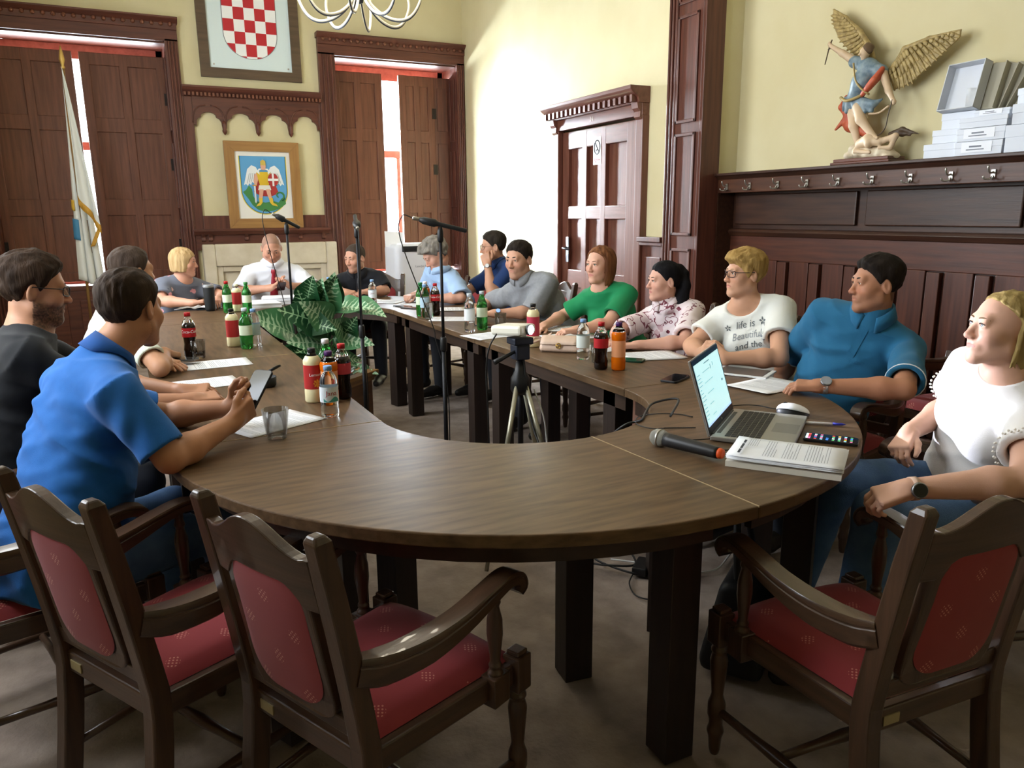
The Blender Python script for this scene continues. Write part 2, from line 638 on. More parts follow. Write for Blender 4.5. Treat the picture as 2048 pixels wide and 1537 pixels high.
m = MB()
xs = np.linspace(xa[0], xa[-1], 221)
for k in range(220):
    za, zb = arch_z(xs[k] + 1e-6), arch_z(xs[k + 1] - 1e-6)
    m.prism([(xs[k], za), (xs[k + 1], zb), (xs[k + 1], 2.47), (xs[k], 2.47)], YW - 0.035, YW, 'y')
m.build('arcade_board', PANEL_X, root)
sp = MB().lathe([(0.003, -0.03), (0.018, -0.008), (0.022, 0.006), (0.014, 0.02), (0.02, 0.05), (0.014, 0.09)], 10).mesh('pendant', PANEL)
for x in xa[1:-1]:
    link('pendant', sp, root, (x, YW - 0.03, 2.185))
for k in range(4):
    c = (xa[k] + xa[k + 1]) / 2
    m = MB()
    for sgn in (-1, 1):
        m.tube(smooth_pts([(c + sgn * 0.02, YW - 0.037, 2.40), (c + sgn * 0.08, YW - 0.037, 2.385), (c + sgn * 0.12, YW - 0.037, 2.33), (c + sgn * 0.135, YW - 0.037, 2.25)], 12), 0.006, 6)
    m.build('carved_spandrel', PANEL, root)
m = MB()
m.box(x0, xa[0], YW - 0.035, YW, 1.33, 2.47)
m.box(xa[-1], x1, YW - 0.035, YW, 1.33, 2.47)
m.box(xa[0], xa[-1], YW - 0.035, YW, 1.33, 1.452)
m.build('frame_board', PANEL, root, bevel=0.004)
m = MB().prism([(YW, 1.27), (YW - 0.07, 1.28), (YW - 0.11, 1.315), (YW - 0.11, 1.335), (YW, 1.335)], 0.583, 1.80, 'x')
m.build('mantel_shelf', PANEL_X, root, bevel=0.003)
MB().box(0.6, 1.80, YW - 0.05, YW, 1.15, 1.285).build('mantel_fascia', PANEL_X, root)
cb = MB().prism([(YW - 0.10, 1.29), (YW - 0.05, 1.29), (YW - 0.05, 1.225), (YW - 0.075, 1.235), (YW - 0.07, 1.26)], -0.016, 0.016, 'x').mesh('corbel', PANEL)
for x in (0.66, 0.72, 1.03, 1.52, 1.74):
    link('corbel', cb, root, (x, 0, 0))
STONE = mat('fireplace_stone', '#c9bda6', 0.8, col2='#d6ccb8', nscale=6, bump=0.15, bscale=40)
fp = struct(bpy.data.objects.new('trim_5', None))
COL.objects.link(fp)
m = MB()
m.box(0.64, 0.745, YW - 0.12, YW, Z0, 1.2)
m.box(1.745, 1.85, YW - 0.12, YW, Z0, 1.2)
m.box(0.745, 1.745, YW - 0.12, YW, 1.0, 1.2)
m.build('fireplace_surround', STONE, fp, bevel=0.012)
m = MB()
m.box(0.745, 0.80, YW - 0.09, YW, Z0, 1.0)
m.box(1.69, 1.745, YW - 0.09, YW, Z0, 1.0)
m.box(0.80, 1.69, YW - 0.09, YW, 0.95, 1.0)
m.build('fireplace_inner_frame', STONE, fp, bevel=0.006)
MB().box(0.80, 1.69, YW - 0.05, YW, Z0, 0.95).build('fireplace_panel', STONE, fp)

# door in the right wall, with casing and heavy dentilled head
dr = struct(bpy.data.objects.new('door_1', None))
COL.objects.link(dr)
DOORW = wood('door_wood', '#5a3226', '#74473a', 0.3, 2, coat=0.2)
DOORH = wood('door_wood_rail', '#5a3226', '#74473a', 0.3, 1, coat=0.2)
ya, yb, zt = 4.485, 5.507, 2.072
m = MB()
yc = [ya + 0.13, ya + 0.385, ya + 0.455, ya + 0.625, ya + 0.695, yb - 0.11]
yp = [(ya + 0.14, ya + 0.40), (ya + 0.47, ya + 0.66), (ya + 0.73, yb - 0.09)]
rows = [(0.42, 0.86), (1.0, 1.40), (1.50, 1.94)]
for y0, y1 in ((ya, yp[0][0]), (yp[0][1], yp[1][0]), (yp[1][1], yp[2][0]), (yp[2][1], yb)):
    m.box(XW - 0.02, XW + 0.03, y0, y1, 0.24, zt)
m.build('door_stiles', DOORW, dr, bevel=0.006)
m = MB()
for z0, z1 in ((0.24, 0.42), (0.86, 1.0), (1.40, 1.50), (1.94, zt)):
    m.box(XW - 0.019, XW + 0.029, ya, yb, z0, z1)
m.build('door_rails', DOORH, dr, bevel=0.006)
for y0, y1 in yp:
    for z0, z1 in rows:
        MB().box(XW + 0.012, XW + 0.022, y0 - 0.004, y1 + 0.004, z0 - 0.004, z1 + 0.004).build('door_panel', DOORW, dr)
m = MB().box(XW - 0.028, XW - 0.02, 5.395, 5.435, 1.06, 1.26)
m.tube([(XW - 0.03, 5.415, 1.17), (XW - 0.07, 5.415, 1.17), (XW - 0.075, 5.38, 1.168), (XW - 0.07, 5.31, 1.165)], 0.009, 8)
m.build('door_handle', mat('dark_steel', '#4a4a50', 0.35, metal=0.8), dr)
for z in (0.55, 1.16, 1.82):
    MB().lathe([(0.012, -0.05), (0.012, 0.05)], 10, (XW - 0.028, ya - 0.012, z)).build('hinge', mat('dark_iron', '#2a2320', 0.5), dr)
m = MB()
m.box(XW - 0.055, XW + 0.01, 4.395, 4.475, Z0, 2.09)
m.box(XW - 0.055, XW + 0.01, 5.517, 5.60, Z0, 2.09)
m.build('door_casing', DOORW, dr, bevel=0.008)
m = MB().box(XW - 0.06, XW, 4.395, 5.60, 2.085, 2.165)
m.prism([(XW, 2.165), (XW - 0.09, 2.165), (XW - 0.10, 2.20), (XW - 0.15, 2.235), (XW - 0.165, 2.25), (XW - 0.165, 2.272), (XW, 2.272)], 4.39, 5.63, 'y', 0)
m.v = [(v[0], v[1], v[2]) for v in m.v]
m.build('door_head', DOORH, dr, bevel=0.004)
db = MB().box(XW - 0.135, XW - 0.095, -0.014, 0.014, 2.17, 2.215).mesh('dentil', DOORW)
for k in range(19):
    link('dentil', db, dr, (0, 4.425 + (5.595 - 4.425) * k / 18, 0))
cb = MB().prism([(XW - 0.10, 2.165), (XW - 0.055, 2.165), (XW - 0.055, 2.06), (XW - 0.075, 2.075), (XW - 0.072, 2.11), (XW - 0.092, 2.13)], -0.035, 0.035, 'y')
cb = cb.mesh('bracket', DOORW)
for y in (4.435, 5.56):
    link('bracket', cb, dr, (0, y, 0))
# room number above the door and the no-smoking sticker
text_mesh('room_number', '24', 0.05, mat('old_brass', '#8d7a6a', 0.4, metal=0.5), dr, Matrix.Translation((XW - 0.063, 5.02, 2.125)) @ Matrix.Rotation(-PI / 2, 4, 'Z') @ Matrix.Rotation(PI / 2, 4, 'X'))
sg = thing('no_smoking_sign', 'small white and red no-smoking sticker on the wooden door', 'sign', (XW - 0.0205, 5.0, 1.80))
RED = mat('sign_red', '#a3202c', 0.5)
INK = mat('black_ink', '#22242a', 0.6)
MB().box(-0.0015, 0, -0.052, 0.052, 0, 0.2).build('sticker', mat('sticker_white', '#e9eaee', 0.5), sg)
MB().box(-0.0022, -0.0012, -0.043, 0.043, 0.012, 0.045).build('red_band', RED, sg)
m = MB()
m.tube([(-0.0018, 0.038 * math.cos(t), 0.125 + 0.05 * math.sin(t)) for t in np.linspace(0, 2 * PI, 33)[:-1]], 0.0045, 6, closed=True)
m.tube([(-0.0018, 0.026, 0.16), (-0.0018, -0.026, 0.09)], 0.004, 6)
m.tube([(-0.0018, 0.012, 0.10), (-0.0018, -0.012, 0.115)], 0.004, 6)
m.build('prohibition_symbol', INK, sg)
text_mesh('lettering', 'ZABRANJENO', 0.014, WHITE, sg, Matrix.Translation((-0.0026, 0, 0.035)) @ Matrix.Rotation(-PI / 2, 4, 'Z') @ Matrix.Rotation(PI / 2, 4, 'X'))
text_mesh('lettering', 'PUŠENJE', 0.014, WHITE, sg, Matrix.Translation((-0.0026, 0, 0.021)) @ Matrix.Rotation(-PI / 2, 4, 'Z') @ Matrix.Rotation(PI / 2, 4, 'X'))
# dado between door and pilaster, and pilaster
m = MB().box(XW - 0.03, XW, 4.15, 4.395, Z0, 1.24)
m.box(XW - 0.07, XW, 4.15, 4.41, 1.25, 1.285)
m.box(XW - 0.055, XW, 4.15, 4.40, 1.225, 1.25)
m.box(XW - 0.04, XW - 0.03, 4.18, 4.36, 0.35, 1.15)
o = struct(m.build('trim_6', PANEL, None, bevel=0.005))
pr = struct(bpy.data.objects.new('trim_7', None))
COL.objects.link(pr)
m = MB().box(XW - 0.05, XW + 0.01, YR - 0.0, 4.15, Z0, ZC)
for y in (4.15 - 0.02, 4.15 - 0.05, 4.15 - 0.085):
    m.tube([(XW - 0.053, y, Z0), (XW - 0.053, y, ZC)], 0.011, 8)
m.build('pilaster_shaft', PANEL, pr, bevel=0.006)
for z0, z1 in ((0.35, 1.22), (1.30, 1.93), (1.99, 2.62), (2.68, 3.3)):
    m = MB()
    for (y0, y1, q0, q1) in ((YR + 0.03, YR + 0.05, z0, z1), (4.03, 4.05, z0, z1), (YR + 0.03, 4.05, z0, z0 + 0.02), (YR + 0.03, 4.05, z1 - 0.02, z1)):
        m.box(XW - 0.062, XW - 0.05, y0, y1, q0, q1)
    m.build('panel_moulding', PANEL, pr, bevel=0.004)
m = MB().box(XW - 0.05, XW + 0.10, YR - 0.025, YR, Z0, ZC)
m.build('pilaster_return', PANEL, pr, bevel=0.004)
# wainscot of the niche: short return and the long run below the coat rack
wn = struct(bpy.data.objects.new('trim_8', None))
COL.objects.link(wn)
MB().box(XW + 0.1, XN, YR - 0.03, YR, Z0, 1.66).build('return_boarding', DARKW, wn)
MB().box(XN - 0.03, XN, -0.6, YR, Z0, 1.60).build('backing_board', DARKW, wn)
MB().prism([(XN - 0.03, 1.30), (XN - 0.055, 1.30), (XN - 0.07, 1.325), (XN - 0.06, 1.34), (XN - 0.03, 1.345)], -0.6, YR, 'y').build('upper_rail', DARKW, wn, bevel=0.003)
yy = [3.79, 2.83, 1.98, 1.1, 0.2, -0.5]
for k in range(len(yy) - 1):
    MB().box(XN - 0.05, XN - 0.03, yy[k + 1] + 0.03, yy[k] - 0.03, 1.37, 1.55).build('long_panel', DARKW, wn, bevel=0.006)
RW = wood('wainscot_wood', '#3f1f15', '#5a3020', 0.42, 2)
MB().box(XN - 0.045, XN - 0.03, -0.6, YR, 1.16, 1.30).build('lower_rail', wood('wainscot_rail_wood', '#3f1f15', '#5a3020', 0.42, 1), wn, bevel=0.003)
pb = MB().box(XN - 0.048, XN - 0.03, -0.07, 0.07, 0.34, 1.16).mesh('wainscot_panel', RW)
bt = MB().box(XN - 0.06, XN - 0.03, -0.034, 0.034, 0.34, 1.155).mesh('wainscot_batten', RW)
for k in range(18):
    y = 3.70 - k * 0.24
    link('wainscot_panel', pb, wn, (0, y, 0), bevel=0.004)
    link('wainscot_batten', bt, wn, (0, y - 0.12, 0), bevel=0.004)
MB().box(XN - 0.06, XN - 0.03, -0.6, YR, Z0, 0.34).build('plinth', RW, wn)
# coat rack: shelf, hook board, hooks
cr = thing('coat_rack', 'long dark wooden coat rack shelf with a row of metal hooks', 'coat rack', (XN, 1.9, 1.53))
L0, L1 = -2.4, 1.92
m = MB().prism([(-0.005, 0.11), (-0.165, 0.11), (-0.185, 0.13), (-0.20, 0.133), (-0.20, 0.148), (-0.005, 0.148)], L0, L1, 'y')
m.build('shelf_board', DARKW, cr, bevel=0.003)
MB().box(-0.165, -0.14, L0, L1, 0.03, 0.112).build('hook_board', wood('hook_board_wood', '#3d2115', '#55321f', 0.4, 1), cr, bevel=0.004)
MB().box(-0.15, -0.005, L1 - 0.03, L1, 0.02, 0.11).build('end_bracket', DARKW, cr)
hk = MB()
hk.box(-0.172, -0.165, -0.009, 0.009, 0.05, 0.085)
hk.tube(smooth_pts([(-0.17, 0, 0.075), (-0.19, 0, 0.07), (-0.205, 0, 0.082), (-0.21, 0, 0.10)], 9), 0.0045, 6)
for sg_ in (-1, 1):
    hk.tube(smooth_pts([(-0.17, 0, 0.058), (-0.185, sg_ * 0.008, 0.045), (-0.20, sg_ * 0.018, 0.047), (-0.204, sg_ * 0.022, 0.058)], 9), 0.004, 6)
hk = hk.mesh('coat_hook', STEEL)
ys = [3.715, 3.52, 3.30, 3.09, 2.885, 2.68, 2.47, 2.27, 2.08, 1.90]
for y in ys:
    link('coat_hook', hk, cr, (0, y - 1.9, 0))
bake_drawing([o for o in bpy.data.objects if o not in _before])

# ------------------------------------------------------------------ conference table: an oval ring of eight sections
TC = (1.232, 2.452)
TF = 5.39
RI, RO, TZ, TT = 0.502, 1.187, 0.76, 0.034
TW = mat('table_top_wood', '#4f3c29', 0.40, col2='#68513a', spec=0.3, nscale=5.0, stretch=(1.2, 9, 9), bump=0.03, bscale=30, bstretch=(0.6, 8, 8), detail=6, coat=0.03)
TWL = mat('table_top_wood_lengthwise', '#4f3c29', 0.40, col2='#68513a', spec=0.3, nscale=5.0, stretch=(9, 1.2, 9), bump=0.03, bscale=30, bstretch=(8, 0.6, 8), detail=6, coat=0.03)
TEDGE = mat('table_pale_edge', '#a08a68', 0.5)
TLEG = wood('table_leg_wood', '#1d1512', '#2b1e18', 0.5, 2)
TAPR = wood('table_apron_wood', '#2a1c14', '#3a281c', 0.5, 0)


def top_outline(a0, a1, cy, n=28):
    c = (TC[0], cy)
    an = np.linspace(a0, a1, n)
    oy = RO if cy == TC[1] else RO + 0.14
    return [(c[0] + RO * math.cos(t), c[1] + oy * math.sin(t)) for t in an] + [(c[0] + RI * math.cos(t), c[1] + RI * math.sin(t)) for t in an[::-1]]


def top_mesh(outline, name, material, root):
    m = MB().prism(outline, TZ - TT, TZ, 'z')
    o = m.build(name, material, root, bevel=0.004)
    return o


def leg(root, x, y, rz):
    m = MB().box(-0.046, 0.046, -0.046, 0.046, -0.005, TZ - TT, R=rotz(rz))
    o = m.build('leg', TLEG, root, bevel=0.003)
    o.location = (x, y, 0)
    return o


def arc_section(label, a0, a1, cy, legs, strip):
    g = 0.0012
    r = thing('conference_table_section', label, 'table', (0, 0, 0), 0, 'sections of the oval conference table')
    top_mesh(top_outline(a0 + g, a1 - g, cy), 'table_top', TW, r)
    for (ang, rad) in legs:
        leg(r, TC[0] + rad * math.cos(ang), cy + rad * math.sin(ang), ang)
    for rad in (RI + 0.045, RO - 0.09):
        m = MB()
        an = np.linspace(a0 + 0.06, a1 - 0.06, 14)
        pts = [(TC[0] + (rad - 0.011) * math.cos(t), cy + (rad - 0.011) * math.sin(t)) for t in an] + [(TC[0] + (rad + 0.011) * math.cos(t), cy + (rad + 0.011) * math.sin(t)) for t in an[::-1]]
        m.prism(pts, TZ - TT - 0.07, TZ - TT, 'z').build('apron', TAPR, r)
    for t in strip:
        d = np.array([math.cos(t), math.sin(t)])
        q = np.array([-d[1], d[0]]) * (0.0025)
        sgn = 1 if t == a0 else -1
        A, B = np.array([TC[0], cy]) + d * RI, np.array([TC[0], cy]) + d * RO
        pts = [A, B, B + q * sgn, A + q * sgn]
        MB().prism([tuple(p) for p in pts], TZ - 0.004, TZ + 0.0006, 'z').build('edge_strip', TEDGE, r)
    return r


def straight_section(label, x0, x1, y0, y1, inner, strip):
    g = 0.0012
    r = thing('conference_table_section', label, 'table', (0, 0, 0), 0, 'sections of the oval conference table')
    top_mesh([(x0, y0 + g), (x1, y0 + g), (x1, y1 - g), (x0, y1 - g)], 'table_top', TWL, r)
    for x in (x0 + 0.09, x1 - 0.09):
        for y in (y0 + 0.17, y1 - 0.17):
            leg(r, x, y, 0)
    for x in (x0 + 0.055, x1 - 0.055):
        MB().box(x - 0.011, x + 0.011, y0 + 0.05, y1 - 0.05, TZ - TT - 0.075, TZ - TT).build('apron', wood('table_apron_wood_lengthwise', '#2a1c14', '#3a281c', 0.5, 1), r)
    for y in strip:
        MB().box(x0, x1, y, y + 0.003, TZ - 0.004, TZ + 0.0006).build('edge_strip', TEDGE, r)
    return r


q = PI / 2
SEAM = -q + 0.055
arc_section('curved table section nearest the camera, left of the pale seam', -PI, SEAM, TC[1], [(-q - 0.03, 1.005), (-q - 0.13, 0.575), (-PI + 0.42, 0.60), (-PI + 0.45, 1.04)], (SEAM,))
arc_section('curved near table section under the open laptop', SEAM, 0.0, TC[1], [(-q + 0.62, 0.60), (-0.95, 1.03), (-0.3, 0.60), (-0.22, 1.06)], ())
arc_section('curved far table section before the blonde woman', q, PI, TF, [(q + 0.25, 0.6), (q + 0.25, 1.05), (PI - 0.3, 0.6), (PI - 0.3, 1.05)], ())
arc_section('curved far table section before the man in black', 0.0, q, TF, [(q - 0.25, 0.6), (q - 0.25, 1.05), (0.3, 0.6), (0.3, 1.05)], ())
XLi, XRi = TC[0] - RI, TC[0] + RI
YM = (TC[1] + TF) / 2
straight_section('straight table section with the black ashtray, left side', TC[0] - RO, XLi, TC[1], YM, 1, (TC[1], YM - 0.003))
straight_section('straight table section with the black tumbler, far left side', TC[0] - RO, XLi, YM, TF, 1, ())
straight_section('straight table section with the beige handbag, right side', XRi, TC[0] + RO, TC[1], YM, 1, ())
straight_section('straight table section before the man in the grey shirt', XRi, TC[0] + RO, YM, TF, 1, ())

# ------------------------------------------------------------------ chairs
CW = wood('chair_wood', '#36261a', '#50392a', 0.33, 2, coat=0.25)
CWY = wood('chair_wood_arm', '#36261a', '#50392a', 0.3, 1, coat=0.3)
CWX = wood('chair_wood_rail', '#36261a', '#50392a', 0.33, 0, coat=0.25)


def dotted_red(name, axes):
    m = mat(name, '#8a2c30', 0.85, sheen=0.1)
    nt = m.node_tree
    N, L = nt.nodes, nt.links
    b = N['Principled BSDF']
    tc = N.new('ShaderNodeTexCoord')
    sp = N.new('ShaderNodeSeparateXYZ')
    cb = N.new('ShaderNodeCombineXYZ')
    L.new(tc.outputs['Object'], sp.inputs[0])
    L.new(sp.outputs[axes[0]], cb.inputs[0])
    L.new(sp.outputs[axes[1]], cb.inputs[1])
    mp = N.new('ShaderNodeMapping')
    mp.inputs['Rotation'].default_value = (0, 0, 0.785)
    L.new(cb.outputs[0], mp.inputs[0])
    outs = []
    for sc, lim in ((9.0, 0.16), (110.0, 0.27)):
        v = N.new('ShaderNodeTexVoronoi')
        v.voronoi_dimensions = '2D'
        v.inputs['Scale'].default_value = sc
        v.inputs['Randomness'].default_value = 0.0
        L.new(mp.outputs[0], v.inputs['Vector'])
        lt = N.new('ShaderNodeMath')
        lt.operation = 'LESS_THAN'
        lt.inputs[1].default_value = lim
        L.new(v.outputs['Distance'], lt.inputs[0])
        outs.append(lt)
    mu = N.new('ShaderNodeMath')
    mu.operation = 'MULTIPLY'
    L.new(outs[0].outputs[0], mu.inputs[0])
    L.new(outs[1].outputs[0], mu.inputs[1])
    mx = N.new('ShaderNodeMix')
    mx.data_type = 'RGBA'
    L.new(mu.outputs[0], mx.inputs[0])
    mx.inputs[6].default_value = lin('#8a2c30')
    mx.inputs[7].default_value = lin('#c07a6a')
    L.new(mx.outputs[2], b.inputs['Base Color'])
    return m


FAB_S, FAB_B = dotted_red('red_seat_fabric', (0, 1)), dotted_red('red_back_fabric', (0, 2))


def stile_y(z):                       # rear posts: splayed leg below the seat, raked back above it
    return -0.235 - 0.095 * max(0, (z - 0.44) / 0.55) ** 1.15 - 0.055 * max(0, (0.44 - z) / 0.44) ** 1.4


def make_chair():
    r = thing('armchair', 'chair', 'chair', (0, 0, 0), 0, 'carved wooden armchairs with red upholstery')
    HX = 0.205
    for s in (-1, 1):
        m = MB()
        zs = [0.0, 0.1, 0.2, 0.3, 0.4, 0.46, 0.55, 0.65, 0.75, 0.85, 0.93, 0.965, 0.98]
        pr = []
        for z in zs:
            w = 0.023 if z < 0.9 else 0.021
            d = 0.027 - 0.006 * max(0, (z - 0.44) / 0.54)
            if z > 0.97:
                w, d = 0.013, 0.012
            y = stile_y(z)
            x = s * (HX + 0.01 * max(0, (0.44 - z)))
            pr.append([(x - w, y - d, z), (x + w, y - d, z), (x + w, y + d, z), (x - w, y + d, z)])
        v = [p for q_ in pr for p in q_]
        f = [(4 * i + k, 4 * i + (k + 1) % 4, 4 * i + 4 + (k + 1) % 4, 4 * i + 4 + k) for i in range(len(zs) - 1) for k in range(4)]
        f += [(3, 2, 1, 0), tuple(4 * len(zs) - 4 + k for k in range(4))]
        m.add(v, f)
        m.build('rear_leg', CW, r, bevel=0.005)
    # scalloped top rail
    m = MB()
    n = 25
    xs = np.linspace(-HX + 0.022, HX - 0.022, n)

    def rail_top(x):
        t = abs(x) / (HX - 0.022)
        return 0.945 + 0.030 * math.cos(PI * min(1, t / 0.86)) + (0.004 if t > 0.86 else 0)

    def rail_bot(x):
        t = abs(x) / 0.135
        return 0.845 - 0.05 * min(1.0, max(0, t - 0.55) / 0.45) ** 2 if t < 1 else 0.795

    V, Fc = [], []
    for x in xs:
        zt_, zb_ = rail_top(x), rail_bot(x)
        bow = -0.018 * (1 - (x / HX) ** 2)
        V += [(x, stile_y(zb_) - 0.016 + bow, zb_), (x, stile_y(zb_) + 0.014 + bow, zb_), (x, stile_y(zt_) + 0.014 + bow, zt_), (x, stile_y(zt_) - 0.016 + bow, zt_)]
    for i in range(n - 1):
        Fc += [(4 * i + k, 4 * i + 4 + k, 4 * i + 4 + (k + 1) % 4, 4 * i + (k + 1) % 4) for k in range(4)]
    Fc += [(0, 1, 2, 3), tuple(4 * n - 1 - k for k in range(4))]
    m.add(V, Fc)
    m.build('top_rail', CWX, r, bevel=0.004)
    # padded back panel with rounded corners inside a wooden surround
    def rrect(hw, z0, z1, rad, top=1.0):
        pts = []
        for (cx, cz, a0) in ((hw - rad, z0 + rad, -90), (hw - rad, z1 - rad, 0), (-hw + rad, z1 - rad, 90), (-hw + rad, z0 + rad, 180)):
            for k in range(7):
                a = math.radians(a0 + 15 * k)
                pts.append((cx + rad * math.cos(a), cz + rad * math.sin(a)))
        return pts

    def raked(mm, off):
        mm.v = [(x, y + stile_y(z) - 0.018 * (1 - (x / HX) ** 2), z) for x, y, z in mm.v]
        return mm

    m = MB().prism(rrect(0.150, 0.50, 0.90, 0.05), -0.012, 0.010, 'y')
    raked(m, 0).build('back_frame', CW, r, bevel=0.004)
    for side, nm in ((1, 'back_cushion'), (-1, 'back_cover')):
        m = MB()
        o1, o2 = rrect(0.128, 0.525, 0.855, 0.075), rrect(0.095, 0.56, 0.82, 0.06)
        k = len(o1)
        ya, yb = (0.010, 0.026) if side > 0 else (-0.012, -0.017)
        m.add([(x, ya, z) for x, z in o1] + [(x, yb, z) for x, z in o2],
              [(i, (i + 1) % k, k + (i + 1) % k, k + i) for i in range(k)] + [tuple(range(k, 2 * k))], 0, True)
        raked(m, 0).build(nm, FAB_B, r)
    m = MB().box(-HX, HX, -0.016, 0.014, 0.475, 0.525)
    raked(m, 0).build('lower_back_rail', CWX, r, bevel=0.005)
    # seat frame and domed cushion
    for s in (-1, 1):
        MB().prism([(s * 0.205 - 0.014, -0.235), (s * 0.205 + 0.014, -0.235), (s * 0.245 + 0.014, 0.235), (s * 0.245 - 0.014, 0.235)], 0.385, 0.445, 'z').build('side_rail', CWY, r, bevel=0.005)
    MB().box(-0.24, 0.24, 0.215, 0.245, 0.385, 0.445).build('front_rail', CWX, r, bevel=0.005)
    MB().box(-0.2, 0.2, -0.25, -0.222, 0.385, 0.445).build('back_rail', CWX, r, bevel=0.005)

    def cush(u, v):
        X, Y = 2 * u - 1, 2 * v - 1
        hw = 0.197 + 0.04 * v
        e = max(abs(X), abs(Y))
        z = 0.447 + 0.042 * (max(0, 1 - abs(X) ** 5) * max(0, 1 - abs(Y) ** 5)) ** 0.5
        return (X * hw, -0.225 + 0.465 * v + (0.012 * (1 - X * X) if v > 0.5 else 0), z)
    MB().grid(cush, 17, 17).build('seat_cushion', FAB_S, r)
    # turned front legs with square blocks
    prof = [(0.012, 0.0), (0.017, 0.02), (0.02, 0.06), (0.026, 0.08), (0.02, 0.10), (0.021, 0.12), (0.026, 0.135), (0.026, 0.17), (0.021, 0.185), (0.017, 0.20), (0.024, 0.28), (0.026, 0.31), (0.02, 0.335), (0.026, 0.345), (0.018, 0.36), (0.018, 0.38)]
    for s in (-1, 1):
        m = MB().lathe(prof, 14, (s * 0.25, 0.235, 0))
        m.box(s * 0.25 - 0.027, s * 0.25 + 0.027, 0.208, 0.262, 0.365, 0.465)
        m.box(s * 0.25 - 0.02, s * 0.25 + 0.02, 0.215, 0.255, 0.465, 0.478)
        m.build('front_leg', CW, r, bevel=0.004)
        # turned arm post
        ap = [(0.02, 0.43), (0.021, 0.455), (0.013, 0.465), (0.018, 0.473), (0.013, 0.482), (0.014, 0.50), (0.021, 0.56), (0.02, 0.60), (0.012, 0.635), (0.017, 0.645), (0.013, 0.66), (0.013, 0.69)]
        MB().lathe(ap, 12, (s * 0.247, 0.15, 0)).box(s * 0.247 - 0.024, s * 0.247 + 0.024, 0.12, 0.18, 0.37, 0.45).build('arm_post', CW, r, bevel=0.003)
        # curved armrest with a scrolled end
        ctrl = [(0.212, -0.262, 0.655), (0.228, -0.20, 0.640), (0.252, -0.10, 0.645), (0.262, 0.01, 0.664), (0.262, 0.11, 0.690), (0.258, 0.175, 0.700), (0.256, 0.215, 0.690), (0.256, 0.230, 0.666), (0.256, 0.218, 0.650)]
        hw = [0.020, 0.026, 0.030, 0.029, 0.029, 0.029, 0.028, 0.026, 0.024]
        ht = [0.030, 0.036, 0.034, 0.026, 0.020, 0.018, 0.018, 0.017, 0.012]
        c = smooth_pts(ctrl, 32)
        tt = np.linspace(0, 1, len(c))
        W_ = np.interp(tt, np.linspace(0, 1, len(hw)), hw)
        H_ = np.interp(tt, np.linspace(0, 1, len(ht)), ht)
        T_ = np.gradient(c, axis=0)
        T_ /= np.linalg.norm(T_, axis=1)[:, None]
        V, Fc = [], []
        sec = [(-1, 0.80), (-0.88, 1.0), (-0.4, 1.02), (0.4, 1.02), (0.88, 1.0), (1, 0.80), (1, 0.55), (0.90, 0.48), (0.90, 0.38), (1, 0.30), (0.96, -0.8), (0.7, -1), (-0.7, -1), (-0.96, -0.8), (-1, 0.30), (-0.90, 0.38), (-0.90, 0.48), (-1, 0.55)]
        K = len(sec)
        for i in range(len(c)):
            side = np.array([1.0, 0, 0])
            up = np.cross(side, T_[i])
            up /= np.linalg.norm(up)
            for (a, b) in sec:
                p = c[i] + side * W_[i] * a + up * H_[i] * b
                V.append((s * p[0], p[1], p[2]))
        for i in range(len(c) - 1):
            Fc += [(K * i + k, K * i + (k + 1) % K, K * i + K + (k + 1) % K, K * i + K + k) for k in range(K)]
        Fc += [tuple(range(K)), tuple(K * (len(c) - 1) + k for k in range(K - 1, -1, -1))]
        ar_ = MB().add(V, Fc, 0, True).build('armrest', CWY, r)
        ar_.data.set_sharp_from_angle(angle=math.radians(38))
        # side stretcher
        MB().tube([(s * 0.21, -0.265, 0.15), (s * 0.225, -0.10, 0.15), (s * 0.232, 0.0, 0.15), (s * 0.24, 0.1, 0.15), (s * 0.25, 0.235, 0.15)], [0.012, 0.013, 0.018, 0.013, 0.012], 10).build('side_stretcher', CWY, r)
    MB().tube([(-0.23, 0.0, 0.15), (-0.1, 0.0, 0.15), (0, 0, 0.15), (0.1, 0, 0.15), (0.23, 0, 0.15)], [0.012, 0.013, 0.018, 0.013, 0.012], 10).build('cross_stretcher', CWX, r)
    MB().box(-0.165, -0.115, -0.253, -0.2495, 0.40, 0.425).build('inventory_tag', mat('tag_metal', '#a89a72', 0.4, metal=0.4), r)
    return r


